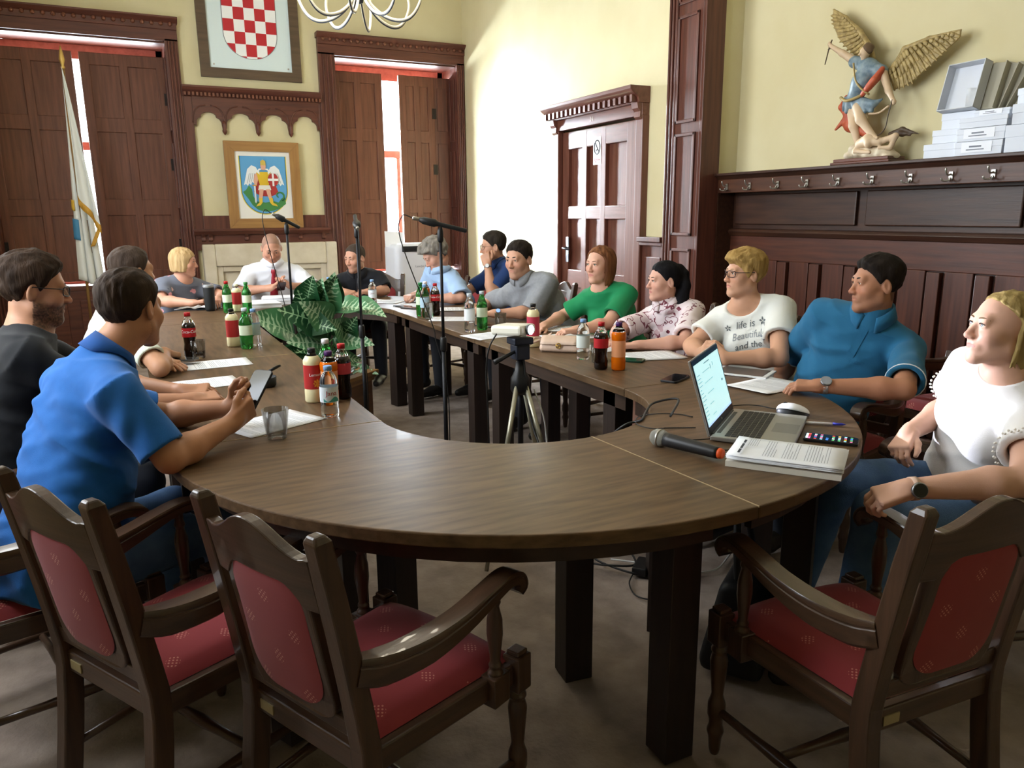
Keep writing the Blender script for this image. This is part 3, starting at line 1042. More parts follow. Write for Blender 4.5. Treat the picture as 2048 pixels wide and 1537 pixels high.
CHAIR = make_chair()
CHAIR.scale = (0.92, 0.92, 0.92)
CHAIRS = [  # x, y, heading (degrees, direction the sitter faces), label
    (0.443, 1.57, 25, 'empty armchair in the foreground with its back to the camera, right of another empty one'),
    (0.055, 1.97, 30, 'empty armchair at the lower left edge of the photo'),
    (1.515, 1.145, 86, 'empty armchair at the lower right, pushed toward the table'),
    (-0.30, 2.46, 18, 'armchair under the man in the royal blue polo'),
    (-0.44, 3.10, 4, 'armchair under the bearded man with glasses'),
    (-0.30, 3.95, 0, 'armchair under the man hidden behind the blue polo'),
    (0.20, 6.72, -60, 'armchair under the blonde woman in the floral blouse'),
    (1.12, 7.05, -92, 'armchair under the man with the red tie'),
    (2.04, 6.84, -122, 'armchair under the man in the black shirt'),
    (2.58, 6.10, -155, 'armchair under the grey-haired man in light blue'),
    (2.92, 5.45, 178, 'armchair under the man in the navy polo'),
    (2.80, 4.62, 185, 'armchair under the man in the grey shirt'),
    (2.86, 3.92, 182, 'armchair under the woman in green'),
    (2.93, 3.42, 182, 'armchair under the woman with the black ponytail'),
    (2.90, 2.76, 180, 'armchair under the woman in the white printed T-shirt'),
    (2.82, 2.36, 190, 'armchair under the man in the teal polo'),
    (2.46, 1.42, 160, 'armchair under the woman at the right edge'),
    (3.90, 3.74, 180, 'empty armchair by the wainscot, behind the woman in the white T-shirt'),
    (3.90, 3.12, 180, 'empty armchair by the wainscot, left of the man in the teal polo'),
    (3.90, 2.50, 180, 'empty armchair by the wainscot, right of the man in the teal polo'),
    (3.90, 1.90, 180, 'empty armchair by the wainscot, behind the woman at the right edge'),
]
for i, (x, y, a, lab) in enumerate(CHAIRS):
    rz = math.radians(a - 90)
    if i == 0:
        CHAIR.location = (x, y, 0)
        CHAIR.rotation_euler = (0, 0, rz)
        CHAIR['label'] = lab
    else:
        dup(CHAIR, (x, y, 0), rz, lab)

# ------------------------------------------------------------------ implicit-surface modelling (smooth unions meshed by surface nets)
def nrm(v):
    v = np.array(v, float)
    return v / (np.linalg.norm(v) + 1e-12)


_NZ = RNG.random((32, 32, 32)).astype(np.float32)


def vnoise(x, y, z):
    """smooth value noise in -1..1 on broadcast arrays"""
    x, y, z = np.broadcast_arrays(x, y, z)
    xi, yi, zi = np.floor(x).astype(int), np.floor(y).astype(int), np.floor(z).astype(int)
    fx, fy, fz = x - xi, y - yi, z - zi
    fx, fy, fz = (t * t * (3 - 2 * t) for t in (fx, fy, fz))
    g = lambda a, b, c: _NZ[(xi + a) & 31, (yi + b) & 31, (zi + c) & 31]
    v = 0
    for a in (0, 1):
        for b in (0, 1):
            for c in (0, 1):
                v = v + g(a, b, c) * (fx if a else 1 - fx) * (fy if b else 1 - fy) * (fz if c else 1 - fz)
    return v * 2 - 1


class Field:
    def __init__(s):
        s.p = []

    def custom(s, fn, lo, hi, k=0.02, op='u'):
        s.p.append((fn, np.array(lo, float), np.array(hi, float), k, op))
        return s

    def cone(s, a, b, ra, rb, k=0.02, op='u'):
        a, b = np.array(a, float), np.array(b, float)
        ab = b - a
        L2 = ab @ ab + 1e-12

        def fn(x, y, z):
            px, py, pz = x - a[0], y - a[1], z - a[2]
            t = np.clip((px * ab[0] + py * ab[1] + pz * ab[2]) / L2, 0, 1)
            return np.sqrt((px - t * ab[0]) ** 2 + (py - t * ab[1]) ** 2 + (pz - t * ab[2]) ** 2) - (ra + (rb - ra) * t)
        r = max(ra, rb)
        return s.custom(fn, np.minimum(a, b) - r, np.maximum(a, b) + r, k, op)

    def ell(s, c, rad, R=None, k=0.02, op='u'):
        c, rad = np.array(c, float), np.array(rad, float)
        R = np.eye(3) if R is None else np.array(R)

        def fn(x, y, z):
            px, py, pz = x - c[0], y - c[1], z - c[2]
            q = [(R[0, i] * px + R[1, i] * py + R[2, i] * pz) / rad[i] for i in range(3)]
            k0 = np.sqrt(q[0] ** 2 + q[1] ** 2 + q[2] ** 2)
            k1 = np.sqrt((q[0] / rad[0]) ** 2 + (q[1] / rad[1]) ** 2 + (q[2] / rad[2]) ** 2)
            return k0 * (k0 - 1) / (k1 + 1e-9)
        r = rad.max()
        return s.custom(fn, c - r, c + r, k, op)

    def chain(s, pts, rads, k=0.02, op='u'):
        for i in range(len(pts) - 1):
            s.cone(pts[i], pts[i + 1], rads[i], rads[i + 1], k, op)
        return s

    def bounds(s):
        lo = np.min([p[1] for p in s.p if p[4] == 'u'], 0)
        hi = np.max([p[2] for p in s.p if p[4] == 'u'], 0)
        return lo, hi


def polygonise(F, h, lo=None, hi=None, exclude=()):
    b = F.bounds()
    lo = b[0] - 2.5 * h if lo is None else np.maximum(np.array(lo), b[0] - 2.5 * h)
    hi = b[1] + 2.5 * h if hi is None else np.minimum(np.array(hi), b[1] + 2.5 * h)
    n = np.maximum(3, np.ceil((hi - lo) / h).astype(int) + 1)
    ax = [(lo[i] + h * np.arange(n[i])).astype(np.float32) for i in range(3)]
    Dm = np.full(tuple(n), 0.5, np.float32)
    for fn, plo, phi, k, op in F.p:
        sl = []
        for i in range(3):
            a = max(0, int(np.searchsorted(ax[i], plo[i] - k - 3 * h)) - 1)
            e = min(n[i], int(np.searchsorted(ax[i], phi[i] + k + 3 * h)) + 1)
            sl.append(slice(a, e))
        if any(q.stop - q.start < 1 for q in sl):
            continue
        d = fn(ax[0][sl[0]][:, None, None], ax[1][sl[1]][None, :, None], ax[2][sl[2]][None, None, :]).astype(np.float32)
        o = Dm[tuple(sl)]
        if op == 'u':
            hh = np.clip(0.5 + 0.5 * (o - d) / k, 0, 1)
            Dm[tuple(sl)] = o + (d - o) * hh - k * hh * (1 - hh)
        else:
            d = -d
            hh = np.clip(0.5 - 0.5 * (o - d) / k, 0, 1)
            Dm[tuple(sl)] = o + (d - o) * hh + k * hh * (1 - hh)
    S = Dm < 0
    cnt = np.zeros(tuple(n - 1), np.int8)
    for a in (0, 1):
        for b_ in (0, 1):
            for c in (0, 1):
                cnt += S[a:n[0] - 1 + a, b_:n[1] - 1 + b_, c:n[2] - 1 + c]
    ci = np.nonzero((cnt > 0) & (cnt < 8))
    N = len(ci[0])
    ids = np.full(tuple(n - 1), -1, np.int32)
    ids[ci] = np.arange(N)
    co = [(a, b_, c) for a in (0, 1) for b_ in (0, 1) for c in (0, 1)]
    val = [Dm[ci[0] + a, ci[1] + b_, ci[2] + c] for a, b_, c in co]
    acc = np.zeros((N, 3))
    num = np.zeros(N)
    for i in range(8):
        for j in range(i + 1, 8):
            dif = [abs(co[i][q] - co[j][q]) for q in range(3)]
            if sum(dif) != 1:
                continue
            x = (val[i] < 0) != (val[j] < 0)
            t = np.where(x, val[i] / (val[i] - val[j] + 1e-12), 0)
            for q in range(3):
                acc[:, q] += np.where(x, co[i][q] + t * (co[j][q] - co[i][q]), 0)
            num += x
    V = np.stack(ci, 1) + acc / num[:, None]
    V = lo + V * h
    faces = []
    for axn in range(3):
        o1, o2 = (axn + 1) % 3, (axn + 2) % 3
        s0 = [slice(None)] * 3
        s1 = [slice(None)] * 3
        s0[axn], s1[axn] = slice(0, -1), slice(1, None)
        A, B = S[tuple(s0)], S[tuple(s1)]
        X = A != B
        e = np.array(np.nonzero(X))
        ok = (e[o1] > 0) & (e[o2] > 0) & (e[o1] < n[o1] - 1) & (e[o2] < n[o2] - 1)
        e = e[:, ok]
        flip = A[tuple(e)]
        q = []
        for d1, d2 in ((-1, -1), (0, -1), (0, 0), (-1, 0)):
            c = e.copy()
            c[o1] += d1
            c[o2] += d2
            q.append(ids[tuple(c)])
        q = np.stack(q, 1)
        q[~flip] = q[~flip][:, ::-1]
        faces.append(q)
    Q = np.concatenate(faces)
    Q = Q[(Q >= 0).all(1)]
    if len(exclude):
        c = V[Q].mean(1)
        keep = np.ones(len(Q), bool)
        for elo, ehi in exclude:
            keep &= ~((c > elo) & (c < ehi)).all(1)
        Q = Q[keep]
        used = np.unique(Q)
        mp = np.full(len(V), -1)
        mp[used] = np.arange(len(used))
        V, Q = V[used], mp[Q]
    return V, Q


def quad_mesh(name, V, Q, mats, origin=(0, 0, 0), smooth=True):
    me = bpy.data.meshes.new(name)
    V = np.asarray(V, np.float32) - np.asarray(origin, np.float32)
    me.vertices.add(len(V))
    me.vertices.foreach_set('co', V.ravel())
    me.loops.add(len(Q) * 4)
    me.loops.foreach_set('vertex_index', np.asarray(Q, np.int32).ravel())
    me.polygons.add(len(Q))
    me.polygons.foreach_set('loop_start', np.arange(0, len(Q) * 4, 4, dtype=np.int32))
    me.polygons.foreach_set('use_smooth', np.full(len(Q), smooth))
    me.update(calc_edges=True)
    for m in (mats if isinstance(mats, (list, tuple)) else [mats]):
        me.materials.append(m)
    return me


def relax(V, Q, it=1, lam=0.5):
    V = V.copy()
    for _ in range(it):
        acc = np.zeros_like(V)
        num = np.zeros(len(V))
        for k in range(4):
            a, b = Q[:, k], Q[:, (k + 1) % 4]
            np.add.at(acc, a, V[b])
            np.add.at(acc, b, V[a])
            np.add.at(num, a, 1)
            np.add.at(num, b, 1)
        ok = num > 0
        V[ok] += lam * (acc[ok] / num[ok][:, None] - V[ok])
    return V


def merge(parts):
    V, Q, n = [], [], 0
    for v, q in parts:
        V.append(v)
        Q.append(q + n)
        n += len(v)
    return np.concatenate(V), np.concatenate(Q)


def set_colors(me, cols):
    a = me.color_attributes.new('col', 'FLOAT_COLOR', 'POINT')
    c = np.ones((len(cols), 4), np.float32)
    c[:, :3] = cols
    a.data.foreach_set('color', c.ravel())


def sstep(a, b, x):
    t = np.clip((x - a) / (b - a), 0, 1)
    return t * t * (3 - 2 * t)


from mathutils.bvhtree import BVHTree
# ------------------------------------------------------------------ people
SKIN = mat('skin', '#c08a6a', 0.5, attr='col', bump=0.06, bscale=300, spec=0.35)


def rot_head(yaw, pitch, roll):
    """columns right, forward, up; yaw = heading in degrees (0 = +X, 90 = +Y), pitch up positive"""
    y, p, r = math.radians(yaw), math.radians(pitch), math.radians(roll)
    f = np.array([math.cos(y) * math.cos(p), math.sin(y) * math.cos(p), math.sin(p)])
    rt = np.array([math.sin(y), -math.cos(y), 0])
    up = np.cross(rt, f)
    rt2 = rt * math.cos(r) + up * math.sin(r)
    up2 = -rt * math.sin(r) + up * math.cos(r)
    return np.stack([rt2, f, up2], 1)


def two_bone(S, W, l1, l2, pole):
    S, W = np.array(S, float), np.array(W, float)
    d = W - S
    L = np.linalg.norm(d)
    Lc = min(L, (l1 + l2) * 0.995)
    W2 = S + d / L * Lc
    a = (l1 * l1 - l2 * l2 + Lc * Lc) / (2 * Lc)
    hgt = math.sqrt(max(0, l1 * l1 - a * a))
    u = d / L
    p = np.array(pole, float)
    p = p - u * (p @ u)
    return S + u * a + nrm(p) * hgt, W2


CURL = {'flat': (6, 10, 6), 'relax': (22, 32, 18), 'half': (38, 48, 26), 'hold': (52, 58, 34), 'fist': (72, 88, 55), 'pen': (48, 62, 30)}


def add_hand(F, wrist, fdir, nrmal, side, pose='relax', sc=1.0, spread=0.05, thumb=0.5):
    """fdir: wrist to knuckles; nrmal: out of the palm; side +1: thumb lies along cross(fdir,nrmal)"""
    f = nrm(fdir)
    n = nrm(np.array(nrmal) - f * (np.array(nrmal) @ f))
    lat = np.cross(f, n) * side
    w = np.array(wrist)
    R = np.stack([lat, f, n], 1)
    c = w + f * 0.048 * sc

    def palm(x, y, z):
        px, py, pz = x - c[0], y - c[1], z - c[2]
        q = [R[0, i] * px + R[1, i] * py + R[2, i] * pz for i in range(3)]
        hw = (0.028 + 0.009 * np.clip((q[1] / sc + 0.045) / 0.09, 0, 1)) * sc
        ax_, ay_, az_ = np.abs(q[0]) - hw, np.abs(q[1]) - 0.040 * sc, np.abs(q[2]) - 0.006 * sc
        out = np.sqrt(np.maximum(ax_, 0) ** 2 + np.maximum(ay_, 0) ** 2 + np.maximum(az_, 0) ** 2)
        return out + np.minimum(np.maximum(ax_, np.maximum(ay_, az_)), 0) - 0.009 * sc
    F.custom(palm, c - 0.07 * sc, c + 0.07 * sc, 0.012 * sc)
    F.cone(w - f * 0.01, w + f * 0.02 * sc, 0.026 * sc, 0.026 * sc, 0.02 * sc)
    cl = CURL[pose] if isinstance(pose, str) else pose
    ends = []
    for i, (off, L, rad) in enumerate(((0.031, 0.074, 0.0090), (0.0105, 0.082, 0.0093), (-0.0105, 0.076, 0.0088), (-0.030, 0.060, 0.0078))):
        b = w + f * (0.090 - 0.004 * abs(i - 1.2)) * sc + lat * off * sc
        ang = (1.5 - i) * spread
        d = f * math.cos(ang) + lat * math.sin(ang)
        cur = 0.0
        p = b
        pts, rr = [b - d * 0.015 * sc], [rad * sc * 1.08]
        for seg, ca in zip((0.45, 0.31, 0.24), cl):
            cur += math.radians(ca * (1 + 0.10 * (i - 1)))
            dd = d * math.cos(cur) + n * math.sin(cur)
            pts.append(p)
            rr.append(rad * sc * (1.06 if seg == 0.45 else 1.0 if seg == 0.31 else 0.94))
            p = p + dd * L * seg * sc
        pts.append(p)
        rr.append(rad * sc * 0.80)
        F.chain(pts, rr, 0.0035 * sc)
        ends.append(p)
    tb = w + f * 0.022 * sc + lat * 0.022 * sc + n * 0.004 * sc
    d1 = nrm(f * 0.75 + lat * (0.75 - 0.3 * thumb) + n * (0.15 + 0.5 * thumb))
    d2 = nrm(f * 0.95 + lat * (0.35 - 0.5 * thumb) + n * (0.1 + 0.6 * thumb))
    d3 = nrm(f * 0.95 + lat * (0.15 - 0.8 * thumb) + n * (0.05 + 0.6 * thumb))
    p1 = tb + d1 * 0.042 * sc
    p2 = p1 + d2 * 0.032 * sc
    p3 = p2 + d3 * 0.026 * sc
    F.chain([tb, p1, p2, p3], [0.016 * sc, 0.0118 * sc, 0.0105 * sc, 0.0085 * sc], 0.006 * sc)
    ends.append(p3)
    c2 = w + f * 0.075 * sc
    return (np.minimum(w, np.min(ends, 0)) - 0.035 * sc, np.maximum(w, np.max(ends, 0)) + 0.035 * sc), ends


CR_C, CR_R = np.array([0, -0.014, 0.036]), np.array([0.076, 0.097, 0.086])


def add_head(F, H, R, s, sp):
    fem = sp.get('fem', 0)
    ful = sp.get('full', 0.0)
    T = lambda *p: H + R @ (np.array(p) * s)
    E = lambda c, r, k, op='u', Rl=None: F.ell(T(*c), np.array(r) * s, R if Rl is None else R @ Rl, k * s, op)
    Cn = lambda a, b, ra, rb, k, op='u': F.cone(T(*a), T(*b), ra * s, rb * s, k * s, op)
    E(CR_C, CR_R, 0.02)
    E((0, 0.020, -0.030), (0.060 + 0.006 * ful, 0.066, 0.080), 0.03)
    jw = 0.047 + 0.008 * ful - 0.004 * fem
    for q in (-1, 1):
        Cn((q * jw, -0.002, -0.060), (q * 0.014, 0.064, -0.098 - 0.003 * ful), 0.020 + 0.006 * ful, 0.016 + 0.003 * ful, 0.03)
        E((q * 0.040, 0.052, -0.026), (0.024 + 0.004 * ful, 0.026, 0.024), 0.03)
        # eye socket, lids
        E((q * 0.032, 0.093, 0.009), (0.019, 0.014, 0.012), 0.012, 's')
        E((q * 0.031, 0.073, 0.007), (0.0155, 0.0155, 0.0145), 0.006)
        E((q * 0.031, 0.090, 0.0065), (0.0130, 0.016, 0.0048), 0.003, 's')
        # ear
        Rl = np.array(rotz(q * 0.35)) @ np.array([[1, 0, 0], [0, math.cos(-0.2), -math.sin(-0.2)], [0, math.sin(-0.2), math.cos(-0.2)]])
        if not sp.get('noear'):
            E((q * 0.079, -0.014, -0.004), (0.0085, 0.018, 0.032), 0.008, 'u', Rl)
            E((q * 0.087, -0.010, 0.002), (0.006, 0.009, 0.018), 0.005, 's', Rl)
    E((0, 0.066, -0.103), (0.017, 0.016, 0.014), 0.02)
    Cn((-0.036, 0.075, 0.026), (0.036, 0.075, 0.026), 0.011 if not fem else 0.008, 0.011 if not fem else 0.008, 0.022)
    nz = sp.get('nose', 1.0)
    Cn((0, 0.080, 0.014), (0, 0.080 + 0.0235 * nz, -0.030), 0.0085, 0.0105, 0.012)
    E((0, 0.082 + 0.0175 * nz, -0.033), (0.012, 0.012, 0.010), 0.008)
    for q in (-1, 1):
        E((q * 0.0125, 0.088 + 0.006 * nz, -0.035), (0.008, 0.011, 0.008), 0.007)
        E((q * 0.007, 0.100, -0.044), (0.004, 0.006, 0.004), 0.004, 's')
    # mouth
    E((0, 0.074, -0.062), (0.028, 0.014, 0.020), 0.018)
    Cn((-0.015, 0.0835, -0.0580), (0.015, 0.0835, -0.0580), 0.0042, 0.0042, 0.008)
    Cn((-0.012, 0.0825, -0.0680), (0.012, 0.0825, -0.0680), 0.0048, 0.0048, 0.008)
    Cn((-0.023, 0.0895, -0.0628), (0.023, 0.0895, -0.0628), 0.0022, 0.0022, 0.004, 's')
    return T


def head_colors(P, H, R, s, sp, base):
    """per-vertex skin tones in head space: lips, cheeks, stubble, shaved scalp"""
    q = ((P - H) @ R) / s
    x, y, z = q.T
    col = np.tile(base, (len(P), 1))
    n = vnoise(x * 60, y * 60, z * 60)[:, None] * 0.04
    col = col * (1 + n)

    def mixin(c, w):
        nonlocal col
        w = np.clip(w, 0, 1)[:, None]
        col = col * (1 - w) + np.array(lin(c)[:3]) * w
    red = np.exp(-(((np.abs(x) - 0.04) / 0.022) ** 2 + ((z + 0.025) / 0.02) ** 2)) * (y > 0.03)
    mixin('#b5644f', 0.28 * red)
    noseR = np.exp(-((x / 0.02) ** 2 + ((z + 0.03) / 0.016) ** 2)) * (y > 0.085)
    mixin('#b5644f', 0.25 * noseR)
    lip = (np.abs(x) < 0.024) * sstep(0.0120, 0.0085, np.abs(z + 0.0632) + np.abs(x) * 0.30) * (y > 0.072)
    mixin(sp.get('lips', '#a8655a'), (0.75 if sp.get('fem') else 0.45) * lip)
    bd = sp.get('beard', 0)
    if bd:
        jaw = sstep(-0.030, -0.058, z - 0.25 * np.maximum(0, 0.04 - y)) * (y > -0.012) * sstep(-0.155, -0.12, z)
        mus = np.exp(-((z + 0.049) / 0.008) ** 2) * (np.abs(x) < 0.034) * (y > 0.06)
        keep = np.exp(-((x / 0.020) ** 2 + ((z + 0.065) / 0.010) ** 2))
        mixin(sp.get('beard_col', '#3a2a20'), bd * np.clip(jaw + mus, 0, 1) * (1 - 0.9 * keep) * (0.85 + 0.3 * vnoise(x * 250, y * 250, z * 250)))
    bz = sp.get('buzz', 0)
    if bz:
        zl = np.interp(y, HL_Y, np.array(HL_Z) + np.where(np.array(HL_Y) > 0.04, sp.get('recede', 0), 0))
        w = sstep(-0.006, 0.008, z - zl) * (1 - (np.abs(x) > 0.0795))
        mixin(sp.get('hair_col', '#4a3c30'), bz * w)
    return col


HL_Y = [-0.13, -0.05, -0.034, -0.006, 0.010, 0.030, 0.050, 0.076, 0.12]
HL_Z = [-0.070, -0.066, 0.000, 0.024, -0.004, 0.022, 0.052, 0.073, 0.078]


def hair_prims(F, H, R, s, style, sp):
    T = lambda *p: H + R @ (np.array(p) * s)
    Ri = R.T
    thick = sp.get('hthick', 0.014)
    side = sp.get('hside', 0.006)
    rec = sp.get('recede', 0.0)
    amp = sp.get('hamp', 0.004)

    def loc(x, y, z):
        px, py, pz = x - H[0], y - H[1], z - H[2]
        return [(Ri[i, 0] * px + Ri[i, 1] * py + Ri[i, 2] * pz) / s for i in range(3)]

    def ellq(q, c, r):
        a = [(q[i] - c[i]) / r[i] for i in range(3)]
        k0 = np.sqrt(a[0] ** 2 + a[1] ** 2 + a[2] ** 2)
        k1 = np.sqrt((a[0] / r[0]) ** 2 + (a[1] / r[1]) ** 2 + (a[2] / r[2]) ** 2)
        return k0 * (k0 - 1) / (k1 + 1e-9)

    def cap(x, y, z):
        q = loc(x, y, z)
        th = side + (thick - side) * sstep(0.02, 0.10, q[2] + 0.25 * np.abs(q[1]) * 0)
        if style in ('quiff', 'pixie'):
            th = th + 0.012 * sstep(0.03, 0.09, q[1]) * sstep(0.04, 0.08, q[2])
        st = vnoise(q[0] * 110, q[1] * 28, q[2] * 40)
        hz = np.array(HL_Z) + np.where(np.array(HL_Y) > 0.04, rec, 0)
        if style == 'pixie':
            hz = hz + np.array([0.0, 0, 0, 0, -0.035, -0.02, -0.016, -0.018, -0.02])
        zl = np.interp(q[1], HL_Y, hz) + 0.004 * vnoise(q[0] * 160, q[1] * 90, 3.1)
        if style == 'wavy':
            th = th + 0.010 * vnoise(q[0] * 38, q[1] * 38, q[2] * 38) + 0.010 * sstep(0.02, 0.09, q[1])
        tp_ = 0.15 + 0.85 * sstep(-0.004, sp.get('taper', 0.030), q[2] - zl)
        d = ellq(q, CR_C, CR_R) - th * tp_ - 0.001 + amp * st * tp_
        m = (zl - q[2]) * 0.8
        if style == 'pony':
            m = np.minimum(m, np.maximum(q[1] + 0.02, -0.075 - q[2]))
        return np.maximum(d, m) * s

    def bob(x, y, z):
        q = loc(x, y, z)
        lowz = sp.get('length', -0.10)
        st = vnoise(q[0] * 80, q[1] * 80, q[2] * 9)
        wid = 1 + sp.get('flare', 0.05) * sstep(0.05, -0.1, q[2])
        qq = [q[0] / wid, q[1], np.where(q[2] < 0.0, q[2] * 0.35, q[2])]
        d = ellq(qq, (0, -0.018, 0.028), (0.088 + thick * 0.3, 0.106 + thick * 0.3, 0.098 + thick * 0.2)) + amp * st
        face = np.interp(q[2], [-0.3, -0.1, -0.04, 0.03, 0.052, 0.066, 0.10], sp.get('hface', [0.03, 0.035, 0.035, 0.046, 0.062, 0.2, 0.2]))
        d = np.maximum(d, (q[1] - face + 0.004 * st) * 0.8)
        d = np.maximum(d, lowz - q[2] + 0.012 * vnoise(q[0] * 50, q[1] * 50, 0.5))
        d = np.maximum(d, np.where(q[2] < -0.05, 0.066 - np.sqrt(q[0] ** 2 + np.maximum(-q[1] - 0.02, 0) ** 2), -0.05))
        inner = ellq(q, CR_C + np.array([0, 0.012, -0.05]), (0.070, 0.10, 0.11))
        return np.maximum(d, -inner - 0.002) * s

    lo, hi = H - 0.32 * s, H + 0.2 * s
    if style in ('short', 'quiff', 'pixie', 'pony', 'wavy'):
        F.custom(cap, H - 0.16 * s, H + 0.17 * s, 0.004)
    if style in ('bob', 'long'):
        F.custom(bob, lo, hi, 0.004)
    if style == 'pony':
        tail = sp['tail']
        F.chain([T(*p) for p in tail], [r_ * s for r_ in sp['tail_r']], 0.012)
        F.ell(T(0, -0.105, 0.075), (0.03 * s,) * 3, None, 0.015)
    return T


def torso_fn(P, U, Vf, Wd, L, prof, off, fold=0.0, seed=0.0):
    """elliptical sections along the spine; prof rows: t, half width, half depth, forward shift"""
    pr = np.array(prof)

    def fn(x, y, z):
        px, py, pz = x - P[0], y - P[1], z - P[2]
        u = U[0] * px + U[1] * py + U[2] * pz
        v = Vf[0] * px + Vf[1] * py + Vf[2] * pz
        w = (Wd[0] * px + Wd[1] * py + Wd[2] * pz) / L
        a = np.interp(w, pr[:, 0], pr[:, 1]) + off
        b = np.interp(w, pr[:, 0], pr[:, 2]) + off
        c = np.interp(w, pr[:, 0], pr[:, 3])
        e = 2.35
        k = ((np.abs(u) / a) ** e + (np.abs(v - c) / b) ** e) ** (1 / e)
        d = (k - 1) * np.minimum(a, b)
        d = np.maximum(d, np.maximum((w - pr[-1, 0]), (pr[0, 0] - w)) * L)
        if fold:
            f1 = vnoise(u * 9 + w * 5 + seed, v * 9 + seed, w * 7 + u * 6)
            f2 = vnoise(u * 16 - w * 9, v * 16 + seed, w * 16 + v * 8)
            d = d + fold * (np.abs(f1) - 0.35) + fold * 0.45 * f2
        return d
    r = max(pr[:, 1].max(), pr[:, 2].max() + np.abs(pr[:, 3]).max()) + abs(off) + 0.02
    A, B = P + Wd * L * pr[0, 0], P + Wd * L * pr[-1, 0]
    return fn, np.minimum(A, B) - r, np.maximum(A, B) + r


MALE = [(-0.20, 0.150, 0.100, 0), (-0.02, 0.172, 0.118, 0), (0.25, 0.160, 0.112, 0.01), (0.5, 0.165, 0.112, 0.005), (0.72, 0.176, 0.112, 0), (0.86, 0.172, 0.098, -0.005), (0.95, 0.130, 0.075, -0.01), (1.02, 0.06, 0.055, -0.01)]
FEMALE = [(-0.20, 0.160, 0.105, 0), (-0.02, 0.180, 0.120, 0), (0.28, 0.140, 0.100, 0.008), (0.5, 0.140, 0.100, 0.005), (0.72, 0.150, 0.100, 0), (0.86, 0.150, 0.088, -0.005), (0.95, 0.112, 0.068, -0.01), (1.02, 0.052, 0.05, -0.01)]


